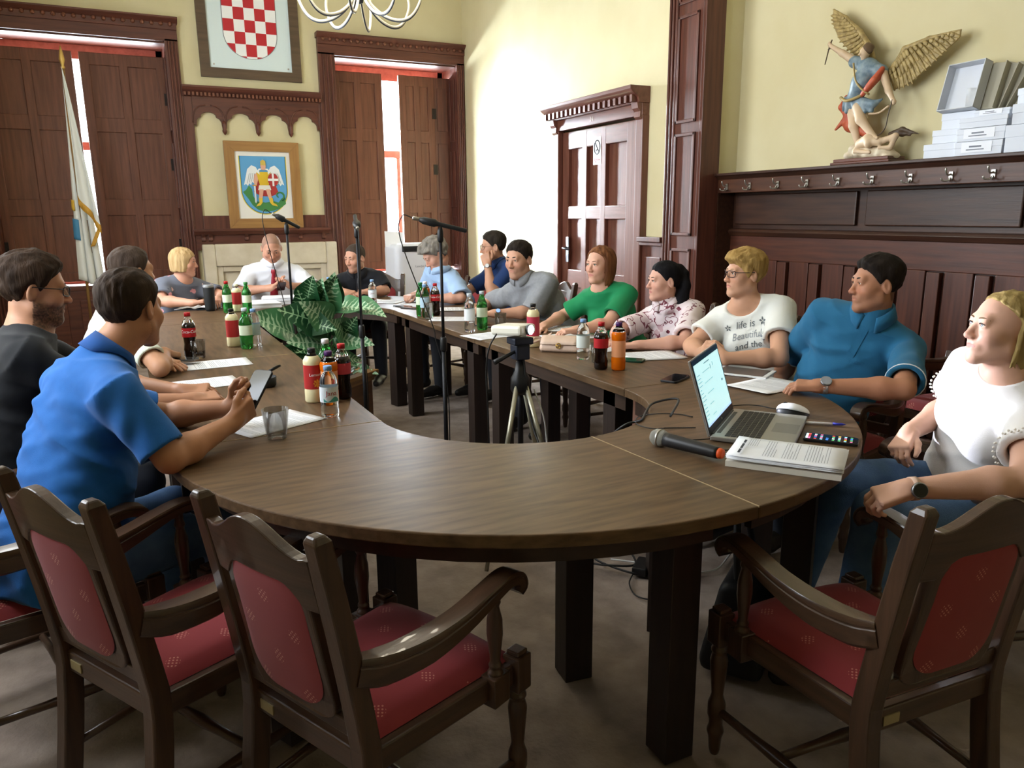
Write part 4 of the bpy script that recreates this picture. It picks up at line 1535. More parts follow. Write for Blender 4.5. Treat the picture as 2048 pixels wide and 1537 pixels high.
def make_person(label, sp):
    """sp: head (world centre), look (yaw, pitch, roll), hip (x, y), face (chest heading), hands, clothes..."""
    H = np.array(sp['head'], float)
    fem = sp.get('fem', 0)
    hs = sp.get('hs', 0.93 if not fem else 0.89)
    bs = sp.get('bs', 0.93)
    RH = rot_head(*sp['look'])
    hip = np.array([sp['hip'][0], sp['hip'][1], sp.get('hipz', 0.51)])
    fa = math.radians(sp['face'])
    fwd0 = np.array([math.cos(fa), math.sin(fa), 0])
    nk = sp.get('neck', 0.130)
    N = H + np.array([0, 0, -nk]) - fwd0 * 0.032 + np.array(sp.get('noff', (0, 0, 0)))
    Wd = nrm(N - hip)
    L = np.linalg.norm(N - hip)
    Vf = nrm(fwd0 - Wd * (fwd0 @ Wd))
    U = np.cross(Vf, Wd)
    fat = sp.get('fat', 0.0)
    prof = [(t, a + fat * 0.035 * math.exp(-((t - 0.25) / 0.35) ** 2), b + fat * 0.05 * math.exp(-((t - 0.25) / 0.3) ** 2), c + fat * 0.025 * math.exp(-((t - 0.25) / 0.25) ** 2)) for t, a, b, c in (FEMALE if fem else MALE)]
    prof = [(t, a * bs, b * bs, c * bs) for t, a, b, c in prof]
    sw = bs * sp.get('sw', 0.152 if fem else 0.178)
    ars = bs * sp.get('arm', 0.90 if fem else 1.0)
    SH = {}
    for q, key in ((-1, 'L'), (1, 'R')):
        o = np.array(sp.get('sh' + key, (0, 0, 0)), float)
        SH[key] = N - Wd * 0.080 + U * q * sw + Vf * 0.0 + o
    root = thing('person', label, 'person', (hip[0], hip[1], 0))
    org = np.array([hip[0], hip[1], 0])
    near = sp.get('near', 1)
    B = Field()
    fn, lo, hi = torso_fn(hip, U, Vf, Wd, L, prof, -0.012)
    B.custom(fn, lo, hi, 0.03)
    # neck and shoulders
    nb = H + RH @ (np.array([0, -0.022, -0.055]) * hs)
    nr = bs * ((0.049 if fem else 0.058) + 0.006 * sp.get('full', 0))
    B.cone(nb, N + Wd * 0.0, nr, nr + 0.006, 0.03)
    for key in 'LR':
        B.cone(N - Wd * 0.02, SH[key], nr * 0.92, 0.05 * ars, 0.05)
    T = add_head(B, H, RH, hs, sp)
    l1, l2 = bs * sp.get('l1', 0.295 if not fem else 0.275), bs * sp.get('l2', 0.265 if not fem else 0.245)
    EL, WR, boxes = {}, {}, []
    hscale = bs * sp.get('hand', 1.0 if not fem else 0.92)
    for key, q in (('L', -1), ('R', 1)):
        a = sp['arms'][key]
        if 'elbow' in a:
            EL[key], WR[key] = np.array(a['elbow'], float), np.array(a['wrist'], float)
        else:
            EL[key], WR[key] = two_bone(SH[key], a['wrist'], l1, l2, a.get('pole', (0, 0, -1)))
        S, E_, W_ = SH[key], EL[key], WR[key]
        B.chain([S, S + (E_ - S) * 0.35, E_], [0.056 * ars, 0.052 * ars, 0.041 * ars], 0.03)
        B.chain([E_, E_ + (W_ - E_) * 0.28, W_], [0.040 * ars, 0.046 * ars, 0.0275 * ars], 0.02)
        fd = a.get('fdir', W_ - E_)
        (blo, bhi), ends = add_hand(B, W_, fd, a.get('palm', (0, 0, -1)), q * a.get('flip', 1), a.get('pose', 'relax'), hscale, a.get('spread', 0.05), a.get('thumb', 0.4))
        boxes.append((blo, bhi))
        a['_ends'] = ends
    # legs
    KN, AN = {}, {}
    for key, q in (('L', -1), ('R', 1)):
        hj = hip + U * q * 0.09 - np.array([0, 0, 0.03])
        lg = sp.get('leg' + key)
        if lg:
            KN[key], AN[key] = np.array(lg[0], float), np.array(lg[1], float)
        else:
            la = math.radians(sp.get('legface', sp['face']))
            lf = np.array([math.cos(la), math.sin(la), 0])
            KN[key] = hj + lf * 0.43 + U * q * 0.05
            KN[key][2] = 0.50
            AN[key] = np.array([KN[key][0] - 0.02 * lf[0], KN[key][1] - 0.02 * lf[1], 0.09])
        B.chain([hj, KN[key], AN[key]], [0.075, 0.052, 0.036], 0.03)
    if fem:
        for q in (-1, 1):
            B.ell(hip + Wd * L * 0.66 + U * q * 0.065 + Vf * 0.078, (0.057, 0.053, 0.055), np.stack([U, Vf, Wd], 1), 0.03)
    hl, hh_ = H - np.array([0.125, 0.125, 0.155]) * hs, H + np.array([0.125, 0.125, 0.145]) * hs
    res_h = (0.0034, 0.0042, 0.0052)[2 - near] if near <= 2 else 0.0034
    res_h = {2: 0.0032, 1: 0.0042, 0: 0.0052}[near]
    res_a = {2: 0.0034, 1: 0.0040, 0: 0.0046}[near]
    patches = []
    ov = 0.010
    fine = [(hl, hh_, res_h)] + [(b[0], b[1], res_a) for b in boxes]
    ex = [(b[0] + ov, b[1] - ov) for b in fine]
    patches.append(polygonise(B, {2: 0.009, 1: 0.011, 0: 0.012}[near], exclude=ex))
    for i, (a, b, r_) in enumerate(fine):
        others = [(fine[j][0] + ov * 0.5, fine[j][1] - ov * 0.5) for j in range(i)]
        patches.append(polygonise(B, r_, a, b, exclude=others))
    V, Q = merge(patches)
    base = np.array(lin(sp.get('skin', '#c4917a'))[:3])
    cols = head_colors(V, H, RH, hs, sp, base)
    far = (((V - H) @ RH) / hs)
    body_only = (np.linalg.norm(V - H, axis=1) > 0.19 * hs)
    cols[body_only] = base
    me = quad_mesh('body', V, Q, SKIN, org)
    set_colors(me, cols)
    link('body', me, root)
    # eyes, brows
    EW, IR = mat('eye_white', '#d9d4cc', 0.25), mat('eye_iris_' + sp.get('iris', '#3a2a1c').lstrip('#'), sp.get('iris', '#3a2a1c'), 0.2)
    er = 0.0122 * hs
    gz = np.array(sp.get('gaze', (0, 1, 0)), float)
    for q in (-1, 1):
        c = T(q * 0.031, 0.0745, 0.0066)
        RR = frame_from(RH @ nrm(gz), RH[:, 2])
        m = MB()
        pr_ = [(er * math.sin(t), er * math.cos(t)) for t in np.linspace(PI, 0.0, 11)]
        pr_ = [(max(r_, 1e-5), z_) for r_, z_ in pr_]
        m.lathe(pr_, 14, tuple(c - org), 0, RR, cap=False)
        ir_ = [(er * 1.012 * math.sin(t), er * 1.012 * math.cos(t)) for t in np.linspace(0.46, 0.0, 5)]
        m.lathe([(max(r_, 1e-5), z_) for r_, z_ in ir_], 14, tuple(c - org), 1, RR, cap=False)
        m.build('eye', [EW, IR], root)
        if sp.get('brows', 1):
            bp = [T(q * 0.013, 0.0885, 0.0262) - org, T(q * 0.026, 0.0885, 0.0290) - org, T(q * 0.040, 0.082, 0.0288) - org, T(q * 0.049, 0.072, 0.0235) - org]
            bw = 0.0038 if not fem else 0.0024
            MB().tube(smooth_pts(bp, 10), np.array([0.8, 1, 1, 1, 1, 1, 0.9, 0.8, 0.5, 0.3])[:len(smooth_pts(bp, 10))] * bw * hs, 6).build('eyebrow', mat('brow_' + sp.get('brow_col', '#3a2c22').lstrip('#'), sp.get('brow_col', '#3a2c22'), 0.8), root)
        lp = [T(q * 0.018, 0.0855, 0.0085) - org, T(q * 0.027, 0.0905, 0.0122) - org, T(q * 0.036, 0.0890, 0.0118) - org, T(q * 0.0435, 0.0815, 0.0080) - org]
        MB().tube(smooth_pts(lp, 9), (0.0011 if not fem else 0.0016) * hs, 5).build('eyelash', mat('lash', '#1c1512', 0.7), root)
    # hair
    st = sp.get('hair')
    if st:
        hc = sp.get('hair_col', '#2f241c')
        hm = mat('hair_' + hc.lstrip('#'), hc, 0.7, col2=sp.get('hair_col2', hc), nscale=40, stretch=(1, 1, 0.15), bump=0.6, bscale=160, bstretch=(1, 1, 0.12), spec=0.12)
        HF = Field()
        hair_prims(HF, H, RH, hs, st, sp)
        v, qd = polygonise(HF, {2: 0.0042, 1: 0.005, 0: 0.0062}[near])
        link('hair', quad_mesh('hair', relax(v, qd, 1, 0.4), qd, hm, org), root)
    # shirt or blouse
    c = sp['top']
    fold = c.get('fold', 0.010)
    SF = Field()
    fn, lo, hi = torso_fn(hip, U, Vf, Wd, L, [r_ for r_ in prof if r_[0] < 1.0], c.get('ease', 0.006), fold, c.get('seed', 1.0))
    SF.custom(fn, lo, hi, 0.03)
    if fem:
        for q in (-1, 1):
            SF.ell(hip + Wd * L * 0.66 + U * q * 0.063 + Vf * 0.078, np.array((0.063, 0.059, 0.061)) * c.get('bust', 1.0), np.stack([U, Vf, Wd], 1), 0.04)
    for key in 'LR':
        SF.cone(N - Wd * 0.020, SH[key] + Wd * 0.004, nr * 0.92 + 0.011, 0.063 * ars, 0.05)
        S, E_ = SH[key], EL[key]
        sl = c.get('sleeve', 0.72)
        d = nrm(E_ - S)
        end = S + (E_ - S) * sl
        loose = c.get('loose', 0.016)
        r0, r1 = 0.069 * ars, (0.047 + 0.0 * sl) * ars + loose

        def slv(x, y, z, S=S, d=d, l=np.linalg.norm(end - S), r0=r0, r1=r1):
            px, py, pz = x - S[0], y - S[1], z - S[2]
            t = px * d[0] + py * d[1] + pz * d[2]
            rad = np.sqrt(np.maximum(px * px + py * py + pz * pz - t * t, 0))
            f = vnoise(px * 18 + t * 10, py * 18, pz * 18 + t * 14)
            dd = rad - (r0 + (r1 - r0) * np.clip(t / l, 0, 1)) + fold * 0.5 * f
            return np.maximum(np.maximum(dd, t - l), -t - 0.02)
        r_ = max(r0, r1) + 0.02
        SF.custom(slv, np.minimum(S, end) - r_, np.maximum(S, end) + r_, 0.03)
    # openings: neckline, sleeve mouths
    nl = c.get('neckline', 'crew')
    if nl == 'crew':
        SF.ell(N + Wd * 0.035 + Vf * 0.018, np.array((nr + 0.022, nr + 0.028, 0.05)), np.stack([U, Vf, Wd], 1), 0.012, 's')
    elif nl == 'scoop':
        SF.ell(N + Wd * 0.03 + Vf * 0.05, np.array((nr + 0.045, nr + 0.05, 0.085)), np.stack([U, Vf, Wd], 1), 0.012, 's')
    elif nl == 'v':
        SF.ell(N + Wd * 0.035 + Vf * 0.01, np.array((nr + 0.028, nr + 0.03, 0.05)), np.stack([U, Vf, Wd], 1), 0.012, 's')
        for q in (-1, 1):
            SF.cone(N + Wd * 0.03 + U * q * 0.03 + Vf * 0.09, N - Wd * c.get('vdepth', 0.16) + Vf * 0.135, 0.034, 0.008, 0.01, 's')
    elif nl == 'collar':
        Wk = nrm(nb - N)
        Vk = nrm(Vf - Wk * (Vf @ Wk))
        SF.cone(N - Wd * 0.012, N + Wk * 0.034, nr + 0.016, nr + 0.009, 0.03)
        SF.ell(N + Wk * 0.080, np.array((nr + 0.006, nr + 0.006, 0.045)), np.stack([np.cross(Vk, Wk), Vk, Wk], 1), 0.004, 's')
        SF.cone(N + Wd * 0.02 + Vf * 0.10, N - Wd * c.get('vdepth', 0.06) + Vf * 0.13, 0.016, 0.004, 0.01, 's')
    for key in 'LR':
        S, E_ = SH[key], EL[key]
        sl = c.get('sleeve', 0.72)
        SF.cone(S + (E_ - S) * (sl - 0.10), S + (E_ - S) * (sl + 0.25), 0.044 * ars + c.get('loose', 0.016) * 0.35, 0.044 * ars + c.get('loose', 0.016) * 0.45, 0.004, 's')
    v, qd = polygonise(SF, {2: 0.0062, 1: 0.0075, 0: 0.009}[near])
    me = quad_mesh('top', relax(v, qd, 1, 0.5), qd, c['mat'], org)
    top = link(c.get('name', 'shirt'), me, root)
    # collar band and flaps
    if c.get('collar'):
        cm = c.get('collar_mat', c['mat'])
        cb_ = BVHTree.FromPolygons([p_.co[:] for p_ in me.vertices], [p_.vertices[:] for p_ in me.polygons])
        Wn = nrm(nb - N)
        Vn = nrm(Vf - Wn * (Vf @ Wn))
        Un = np.cross(Vn, Wn)
        m = MB()
        na = 40
        rows_ = []
        opn = c.get('open', 0.5)
        for k in range(na + 1):
            th = math.radians(-180 + 360 * k / na) * (1 - opn * 0.14)
            fr = max(0.0, -math.cos(th * 1.0))     # 1 at the front
            th2 = th - PI / 2                       # th=0 -> back
            du = Un * math.sin(th) + Vn * (-math.cos(th))
            r1_, r2_ = nr + 0.008, nr + 0.024 + 0.016 * fr
            ctr = N + Vf * 0.006
            drop = 0.012 + 0.040 * fr ** 3
            p0 = ctr + du * (r1_ + 0.006) + Wn * (0.004 - 0.03 * fr)
            p1 = ctr + du * r1_ + Wn * (0.058 - 0.040 * fr ** 2)
            p2 = ctr + du * (r1_ + 0.007) + Wn * (0.059 - 0.040 * fr ** 2)
            p3 = ctr + du * r2_ + Wn * (0.012 - drop)
            hit = cb_.find_nearest(Vector(p3 - org))
            if hit[0] is not None:
                nn = np.array(hit[1])
                nn = nn if nn @ (du + Wn) > 0 else -nn
                p3 = np.array(hit[0]) + org + nn * 0.006
            rows_.append([p0 - org, p1 - org, p2 - org, p3 - org])
        vv = [p for r_ in rows_ for p in r_]
        ff = [(4 * i + k, 4 * i + 4 + k, 4 * i + 5 + k, 4 * i + 1 + k) for i in range(na) for k in range(3)]
        m.add(vv, ff, 0, True).build('collar', cm, root, thick=0.003)
    for a, b in ((c.get('hem'), 'sleeve_trim'),):
        if a:
            for key in 'LR':
                S, E_ = SH[key], EL[key]
                pt = S + (E_ - S) * (c.get('sleeve', 0.72) - 0.015)
                fr_ = frame_from(E_ - S)
                rr_ = 0.047 * ars + c.get('loose', 0.016) + 0.001
                MB().tube([pt - org + fr_ @ np.array([rr_ * math.cos(t), rr_ * math.sin(t), 0]) for t in np.linspace(0, 2 * PI, 25)[:-1]], a[1], 6, closed=True).build(b, a[0], root)
    # trousers or skirt, shoes
    lw = sp.get('legs', {'mat': mat('dark_trousers', '#1b1d24', 0.8)})
    PF = Field()
    fn, lo, hi = torso_fn(hip, U, Vf, Wd, L, [r_ for r_ in prof if r_[0] < 0.2], -0.002)
    PF.custom(fn, lo, hi, 0.04)
    for key, q in (('L', -1), ('R', 1)):
        hj = hip + U * q * 0.09 - np.array([0, 0, 0.03])
        kn, an = KN[key], AN[key]
        if lw.get('skirt'):
            PF.cone(hj, kn, 0.098, 0.078, 0.06)
        else:
            PF.chain([hj, kn, an], [0.095, 0.068, 0.055], 0.03)
            if near == 2:
                kk = [hj + (kn - hj) * 0.5, kn]

    v, qd = polygonise(PF, {2: 0.010, 1: 0.013, 0: 0.016}[near])
    if near == 2:
        wr = 0.004 * vnoise(v[:, 0] * 14 + v[:, 2] * 10, v[:, 1] * 30, v[:, 2] * 30)
        v = v + wr[:, None]
    link('skirt' if lw.get('skirt') else 'trousers', quad_mesh('trousers', relax(v, qd, 2, 0.5), qd, lw['mat'], org), root)
    for key in 'LR':
        an = AN[key]
        la = math.radians(sp.get('legface', sp['face']))
        lf = np.array([math.cos(la), math.sin(la), 0])
        sf = Field()
        sf.chain([an + np.array([0, 0, -0.03]) - lf * 0.03, an + lf * 0.09 + np.array([0, 0, -0.045]), an + lf * 0.19 + np.array([0, 0, -0.058])], [0.045, 0.042, 0.030], 0.02)
        v, qd = polygonise(sf, 0.014)
        v[:, 2] = np.maximum(v[:, 2], 0.004)
        link('shoe', quad_mesh('shoe', v, qd, mat('dark_shoe_leather', '#15120f', 0.5), org), root)
    sp.update(root=root, org=org, T=T, H=H, RH=RH, hs_=hs, N=N, U=U, Vf=Vf, Wd=Wd, SH=SH, EL=EL, WR=WR, nr=nr, L=L, hipv=hip)
    return root


def glasses(sp, col='#1a1512', wire=0.0016, lens_h=0.017, lens_w=0.023):
    T, org, hs = sp['T'], sp['org'], sp['hs_']
    g = bpy.data.objects.new('glasses', None)
    m = MB()
    fr = mat('glasses_frame_' + col.lstrip('#'), col, 0.35)
    for q in (-1, 1):
        pts = []
        for t in np.linspace(0, 2 * PI, 25)[:-1]:
            cx, cz = math.copysign(abs(math.cos(t)) ** 0.6, math.cos(t)), math.copysign(abs(math.sin(t)) ** 0.6, math.sin(t))
            x = q * 0.033 + cx * lens_w
            pts.append(T(x, 0.106 - 5.0 * (x * x) * 1.6, 0.003 + cz * lens_h) - org)
        m.tube(pts, wire * hs, 6, closed=True)
        ex = q * (0.033 + lens_w)
        ye = 0.106 - 8.0 * ex * ex
        m.tube([T(ex, ye, 0.012) - org, T(q * 0.073, ye - 0.012, 0.013) - org, T(q * 0.083, 0.02, 0.014) - org, T(q * 0.084, -0.012, 0.016) - org, T(q * 0.080, -0.026, 0.002) - org], wire * hs, 6)
    m.tube([T(-0.011, 0.106, 0.008) - org, T(0, 0.109, 0.011) - org, T(0.011, 0.106, 0.008) - org], wire * hs, 6)
    o = m.build('glasses', fr, sp['root'])
    LG = thin_glass('lens_glass', refl=0.35)
    for q in (-1, 1):
        mm = MB()
        ring = []
        for t in np.linspace(0, 2 * PI, 21)[:-1]:
            x = q * 0.033 + math.copysign(abs(math.cos(t)) ** 0.6, math.cos(t)) * lens_w
            ring.append(T(x, 0.106 - 8.0 * x * x, 0.003 + math.copysign(abs(math.sin(t)) ** 0.6, math.sin(t)) * lens_h) - org)
        mm.add(ring, [tuple(range(20))])
        mm.build('lens', LG, o)
    return o


def wristwatch(sp, key, strap, face, r=0.019):
    E, W, org = sp['EL'][key], sp['WR'][key], sp['org']
    d = nrm(W - E)
    fr = frame_from(d)
    c = W - d * 0.015 - org
    R0 = 0.029 * sp.get('arm', 1.0)
    band = MB()
    band.lathe([(R0, -0.009), (R0 + 0.002, -0.009), (R0 + 0.002, 0.009), (R0, 0.009), (R0, -0.009)], 20, tuple(c), 0, fr, cap=False)
    o = band.build('watch_strap', strap, sp['root'])
    n = nrm(np.array(sp.get('watch_dir', (0, 0, 1.0))) - d * (np.array(sp.get('watch_dir', (0, 0, 1.0))) @ d))
    fr2 = frame_from(n, d)
    m = MB().lathe([(r, 0.0), (r, 0.007), (r * 0.9, 0.009)], 20, tuple(c + n * R0), 0, fr2)
    m.lathe([(r * 0.86, 0.0088), (r * 0.86, 0.0095)], 20, tuple(c + n * R0), 1, fr2)
    m.build('watch_case', [mat('watch_steel', '#8b8d90', 0.3, metal=0.8), face], o)
    return o

# ------------------------------------------------------------------ clothing materials
from mathutils.bvhtree import BVHTree


def cloth(name, col, rough=0.85, **k):
    return mat(name, col, rough, bump=0.25, bscale=500, sheen=0.08, spec=0.25, **k)


def print_cloth(name, ground, blots, scale=9.0, lim=0.34, stems=None, warp=0.35):
    """woven print: scattered flower shapes (and optional stems) on a plain ground"""
    m = cloth(name, ground)
    nt = m.node_tree
    N, L = nt.nodes, nt.links
    b = N['Principled BSDF']
    tc = N.new('ShaderNodeTexCoord')
    nz = N.new('ShaderNodeTexNoise')
    nz.inputs['Scale'].default_value = scale * 3.2
    nz.inputs['Detail'].default_value = 2.0
    L.new(tc.outputs['Object'], nz.inputs[0])
    cur = None
    rgb = N.new('ShaderNodeRGB')
    rgb.outputs[0].default_value = lin(ground)
    cur = rgb.outputs[0]
    layers = list(blots)
    for i, (c, sc, li) in enumerate(layers):
        v = N.new('ShaderNodeTexVoronoi')
        v.inputs['Scale'].default_value = scale * sc
        L.new(tc.outputs['Object'], v.inputs['Vector'])
        ad = N.new('ShaderNodeMath')
        ad.operation = 'MULTIPLY_ADD'
        L.new(nz.outputs[0], ad.inputs[0])
        ad.inputs[1].default_value = warp * 1.6
        L.new(v.outputs['Distance'], ad.inputs[2])
        lt = N.new('ShaderNodeMath')
        lt.operation = 'LESS_THAN'
        lt.inputs[1].default_value = li + warp * 0.8
        L.new(ad.outputs[0], lt.inputs[0])
        mx = N.new('ShaderNodeMix')
        mx.data_type = 'RGBA'
        L.new(lt.outputs[0], mx.inputs[0])
        L.new(cur, mx.inputs[6])
        mx.inputs[7].default_value = lin(c)
        cur = mx.outputs[2]
    if stems:
        w = N.new('ShaderNodeTexNoise')
        w.inputs['Scale'].default_value = scale * 1.5
        L.new(tc.outputs['Object'], w.inputs[0])
        sb = N.new('ShaderNodeMath')
        sb.operation = 'SUBTRACT'
        L.new(w.outputs[0], sb.inputs[0])
        sb.inputs[1].default_value = 0.5
        ab = N.new('ShaderNodeMath')
        ab.operation = 'ABSOLUTE'
        L.new(sb.outputs[0], ab.inputs[0])
        lt = N.new('ShaderNodeMath')
        lt.operation = 'LESS_THAN'
        lt.inputs[1].default_value = 0.012
        L.new(ab.outputs[0], lt.inputs[0])
        mx = N.new('ShaderNodeMix')
        mx.data_type = 'RGBA'
        L.new(lt.outputs[0], mx.inputs[0])
        L.new(cur, mx.inputs[6])
        mx.inputs[7].default_value = lin(stems)
        cur = mx.outputs[2]
    L.new(cur, b.inputs['Base Color'])
    return m


def garment_bvh(sp, name):
    o = [c for c in sp['root'].children if c.name.split('.')[0] == name][0]
    me = o.data
    return BVHTree.FromPolygons([v.co[:] for v in me.vertices], [p.vertices[:] for p in me.polygons])


def on_chest(sp, bvh, u, w, lift=0.0015):
    """point on the garment front: u to the wearer's left-right (metres), w along the spine from the neck base downwards"""
    p = sp['N'] - sp['Wd'] * w + sp['U'] * u + sp['Vf'] * 0.45 - sp['org']
    h = bvh.ray_cast(Vector(p), Vector(-sp['Vf']), 0.9)
    if h[0] is None:
        return p - sp['Vf'] * 0.33
    return np.array(h[0]) + sp['Vf'] * lift


def chest_text(sp, bvh, txt, size, u, w, material, shear=0.25):
    o = text_mesh('print_lettering', txt, size, material, sp['root'], None, shear, 0.0)
    me = o.data
    for v in me.vertices:
        v.co = on_chest(sp, bvh, u - v.co.x, w - v.co.y, 0.002)
    return o


def buttons(sp, bvh, ws, material, u=0.0):
    for w in ws:
        p = on_chest(sp, bvh, u, w, 0.001)
        MB().lathe([(0.0055, 0), (0.0055, 0.002), (0.004, 0.003)], 10, tuple(p), 0, frame_from(sp['Vf'])).build('button', material, sp['root'])


def placket(sp, bvh, w0, w1, material, width=0.015, u=0.0):
    m = MB()
    ws = np.linspace(w0, w1, 14)
    m.add([on_chest(sp, bvh, u + s_ * width, w, 0.0025) for w in ws for s_ in (-1, 1)], [(2 * i, 2 * i + 1, 2 * i + 3, 2 * i + 2) for i in range(13)], 0, True)
    return m.build('placket', material, sp['root'])


JEANS = mat('blue_jeans', '#3d5c82', 0.85, col2='#4d6d94', nscale=14, bump=0.4, bscale=300)
DARKJ = mat('dark_navy_trousers', '#161b26', 0.85)
GREYT = mat('grey_trousers', '#2c2c2f', 0.85)

# ------------------------------------------------------------------ the fourteen people
# 1 bearded man with glasses, black T-shirt
S1 = dict(head=(-0.285, 3.100, 1.205), look=(8, -7, 0), hip=(-0.460, 3.080), face=4, near=2, hs=0.97, full=0.7, fat=0.7, beard=0.9, beard_col='#2c2019', hair='short', hthick=0.024, hside=0.012, hamp=0.006,
          hair_col='#2a1f17', hair_col2='#3a2b20', skin='#b07f62', brow_col='#241a13', nose=1.05, iris='#33251a', legs=dict(mat=DARKJ),
          top=dict(mat=cloth('black_jersey', '#14161a'), neckline='crew', name='t_shirt', sleeve=0.7, loose=0.018, fold=0.008, ease=0.01),
          arms=dict(R=dict(elbow=(-0.06, 2.92, 0.80), wrist=(0.17, 2.93, 0.795), palm=(0.1, 0.2, -1), pose='half', thumb=0.6, fdir=(1, 0.15, 0.0)),
                    L=dict(elbow=(-0.08, 3.36, 0.80), wrist=(0.15, 3.08, 0.80), palm=(0, 0.3, -1), pose='relax', fdir=(1, -0.3, 0))))
make_person('bearded man with dark-rimmed glasses in a black T-shirt, at the left edge', S1)
glasses(S1, '#15110f', 0.0019)
# 2 man in the royal blue polo
BLUE = cloth('royal_blue_pique', '#2060a8', col2='#2364ae', nscale=30)
S2 = dict(head=(0.005, 2.569, 1.174), look=(50, -4, 4), hip=(-0.280, 2.379), noff=(-0.065, -0.02, -0.01), shR=(-0.04, -0.05, 0.0), face=30, near=2, hs=0.94, full=0.4, fat=0.6, hair='short', hthick=0.016, hside=0.008, hamp=0.004, hair_col='#2b211a', hair_col2='#3d2f24',
          skin='#b5805f', brow_col='#2b211a', sw=0.205, legs=dict(mat=JEANS), legface=20, beard=0.35, beard_col='#4a382c',
          top=dict(mat=BLUE, neckline='collar', name='polo_shirt', collar=1, collar_mat=cloth('royal_blue_collar', '#1b4f92'), sleeve=0.86, loose=0.024, fold=0.013, ease=0.014),
          arms=dict(R=dict(elbow=(0.055, 2.22, 0.795), wrist=(0.245, 2.42, 0.825), palm=(-0.25, 0.85, 0.45), pose='hold', fdir=(0.75, 0.45, 0.42), thumb=0.35),
                    L=dict(elbow=(0.06, 2.72, 0.80), wrist=(0.27, 2.60, 0.83), palm=(0.1, -0.9, 0.5), pose='hold', fdir=(0.6, -0.1, 0.6), thumb=0.5)))
make_person('man in a royal blue polo holding a phone, seen from behind', S2)
# 3 man hidden behind the blue polo
S3 = dict(head=(0.031, 4.029, 1.195), look=(30, 0, 0), hip=(-0.259, 4.079), face=-5, hs=0.93, near=1, hair='short', hthick=0.012, hair_col='#3a2f28', hair_col2='#4a3d34', skin='#b98a6c', fat=0.3,
          top=dict(mat=cloth('pale_green_white_cotton', '#d3d8c8'), neckline='collar', collar=1, name='shirt', sleeve=0.8, ease=0.012),
          arms=dict(R=dict(elbow=(0.09, 3.60, 0.805), wrist=(0.12, 3.84, 0.83), pose='half', fdir=(0.3, 0.6, -0.2)),
                    L=dict(elbow=(-0.02, 4.2, 0.80), wrist=(0.10, 3.80, 0.80), pose='flat', fdir=(0.55, -0.75, -0.08), palm=(0, 0, -1), spread=0.12)))
make_person('dark-haired man in a pale shirt, mostly hidden behind the blue polo', S3)
# 4 blonde woman in the floral blouse
FLOR = print_cloth('grey_floral_blouse', '#6d7280', (('#d99a9f', 0.8, 0.20), ('#e9c4bd', 1.3, 0.14), ('#3d4356', 1.9, 0.10)), 9.0)
S4 = dict(head=(0.412, 6.448, 1.105), look=(-18, -4, 0), hip=(0.212, 6.708), face=-62, fem=1, near=1, hs=0.90, full=0.8, fat=0.9, noear=1, hair='bob', length=-0.085, flare=0.10, hair_col='#a3855a', hair_col2='#c0a478', skin='#c8947c', brow_col='#8a6c48',
          hface=[0.03, 0.04, 0.050, 0.060, 0.085, 0.2, 0.2], sw=0.165, arm=1.0, iris='#54606a',
          top=dict(mat=FLOR, neckline='crew', name='blouse', sleeve=0.75, loose=0.03, ease=0.014),
          arms=dict(R=dict(elbow=(0.22, 6.28, 0.83), wrist=(0.42, 6.12, 0.82), pose='relax', fdir=(0.9, -0.1, 0.1)),
                    L=dict(elbow=(0.68, 6.42, 0.83), wrist=(0.60, 6.17, 0.83), pose='half', fdir=(-0.2, -0.8, -0.1))))
make_person('blonde woman with a bob in a grey floral blouse', S4)
# 5 man with the red tie
WSH = cloth('white_shirt_cotton', '#e4e8f2')
S5 = dict(head=(1.110, 6.660, 1.178), look=(-96, -26, 0), hip=(1.120, 6.950), face=-95, near=1, hs=0.99, full=0.5, fat=0.5, buzz=0.55, recede=0.018, hair_col='#5e5048', skin='#bd8c74', brow_col='#4a3b32', sw=0.20,
          top=dict(mat=WSH, neckline='collar', collar=1, name='shirt', sleeve=0.93, loose=0.034, fold=0.012, vdepth=0.0, ease=0.016, open=0.1),
          arms=dict(R=dict(elbow=(0.83, 6.62, 0.84), wrist=(1.035, 6.43, 0.875), palm=(0.5, -0.2, 0.8), pose='hold', fdir=(0.8, -0.2, 0.3)),
                    L=dict(elbow=(1.42, 6.60, 0.84), wrist=(1.20, 6.42, 0.885), palm=(-0.6, -0.2, 0.8), pose='hold', fdir=(-0.8, -0.2, 0.3))))
make_person('man in a white shirt and red tie looking down at a phone', S5)
bv = garment_bvh(S5, 'shirt')
TIE = mat('red_tie_silk', '#8e1c2c', 0.5, col2='#a02a38', nscale=30)
ws = np.linspace(0.0, 0.33, 16)
hw = np.interp(ws, [0, 0.02, 0.045, 0.05, 0.25, 0.33], [0.018, 0.022, 0.014, 0.017, 0.036, 0.040])
m = MB().add([on_chest(S5, bv, s_ * hw[i], ws[i], 0.008 if abs(s_) < 0.5 else 0.005) for i in range(16) for s_ in (-1, 0, 1)],
             [(3 * i + k, 3 * i + k + 1, 3 * i + k + 4, 3 * i + k + 3) for i in range(15) for k in (0, 1)], 0, True)
m.build('necktie', TIE, S5['root'], thick=0.004)
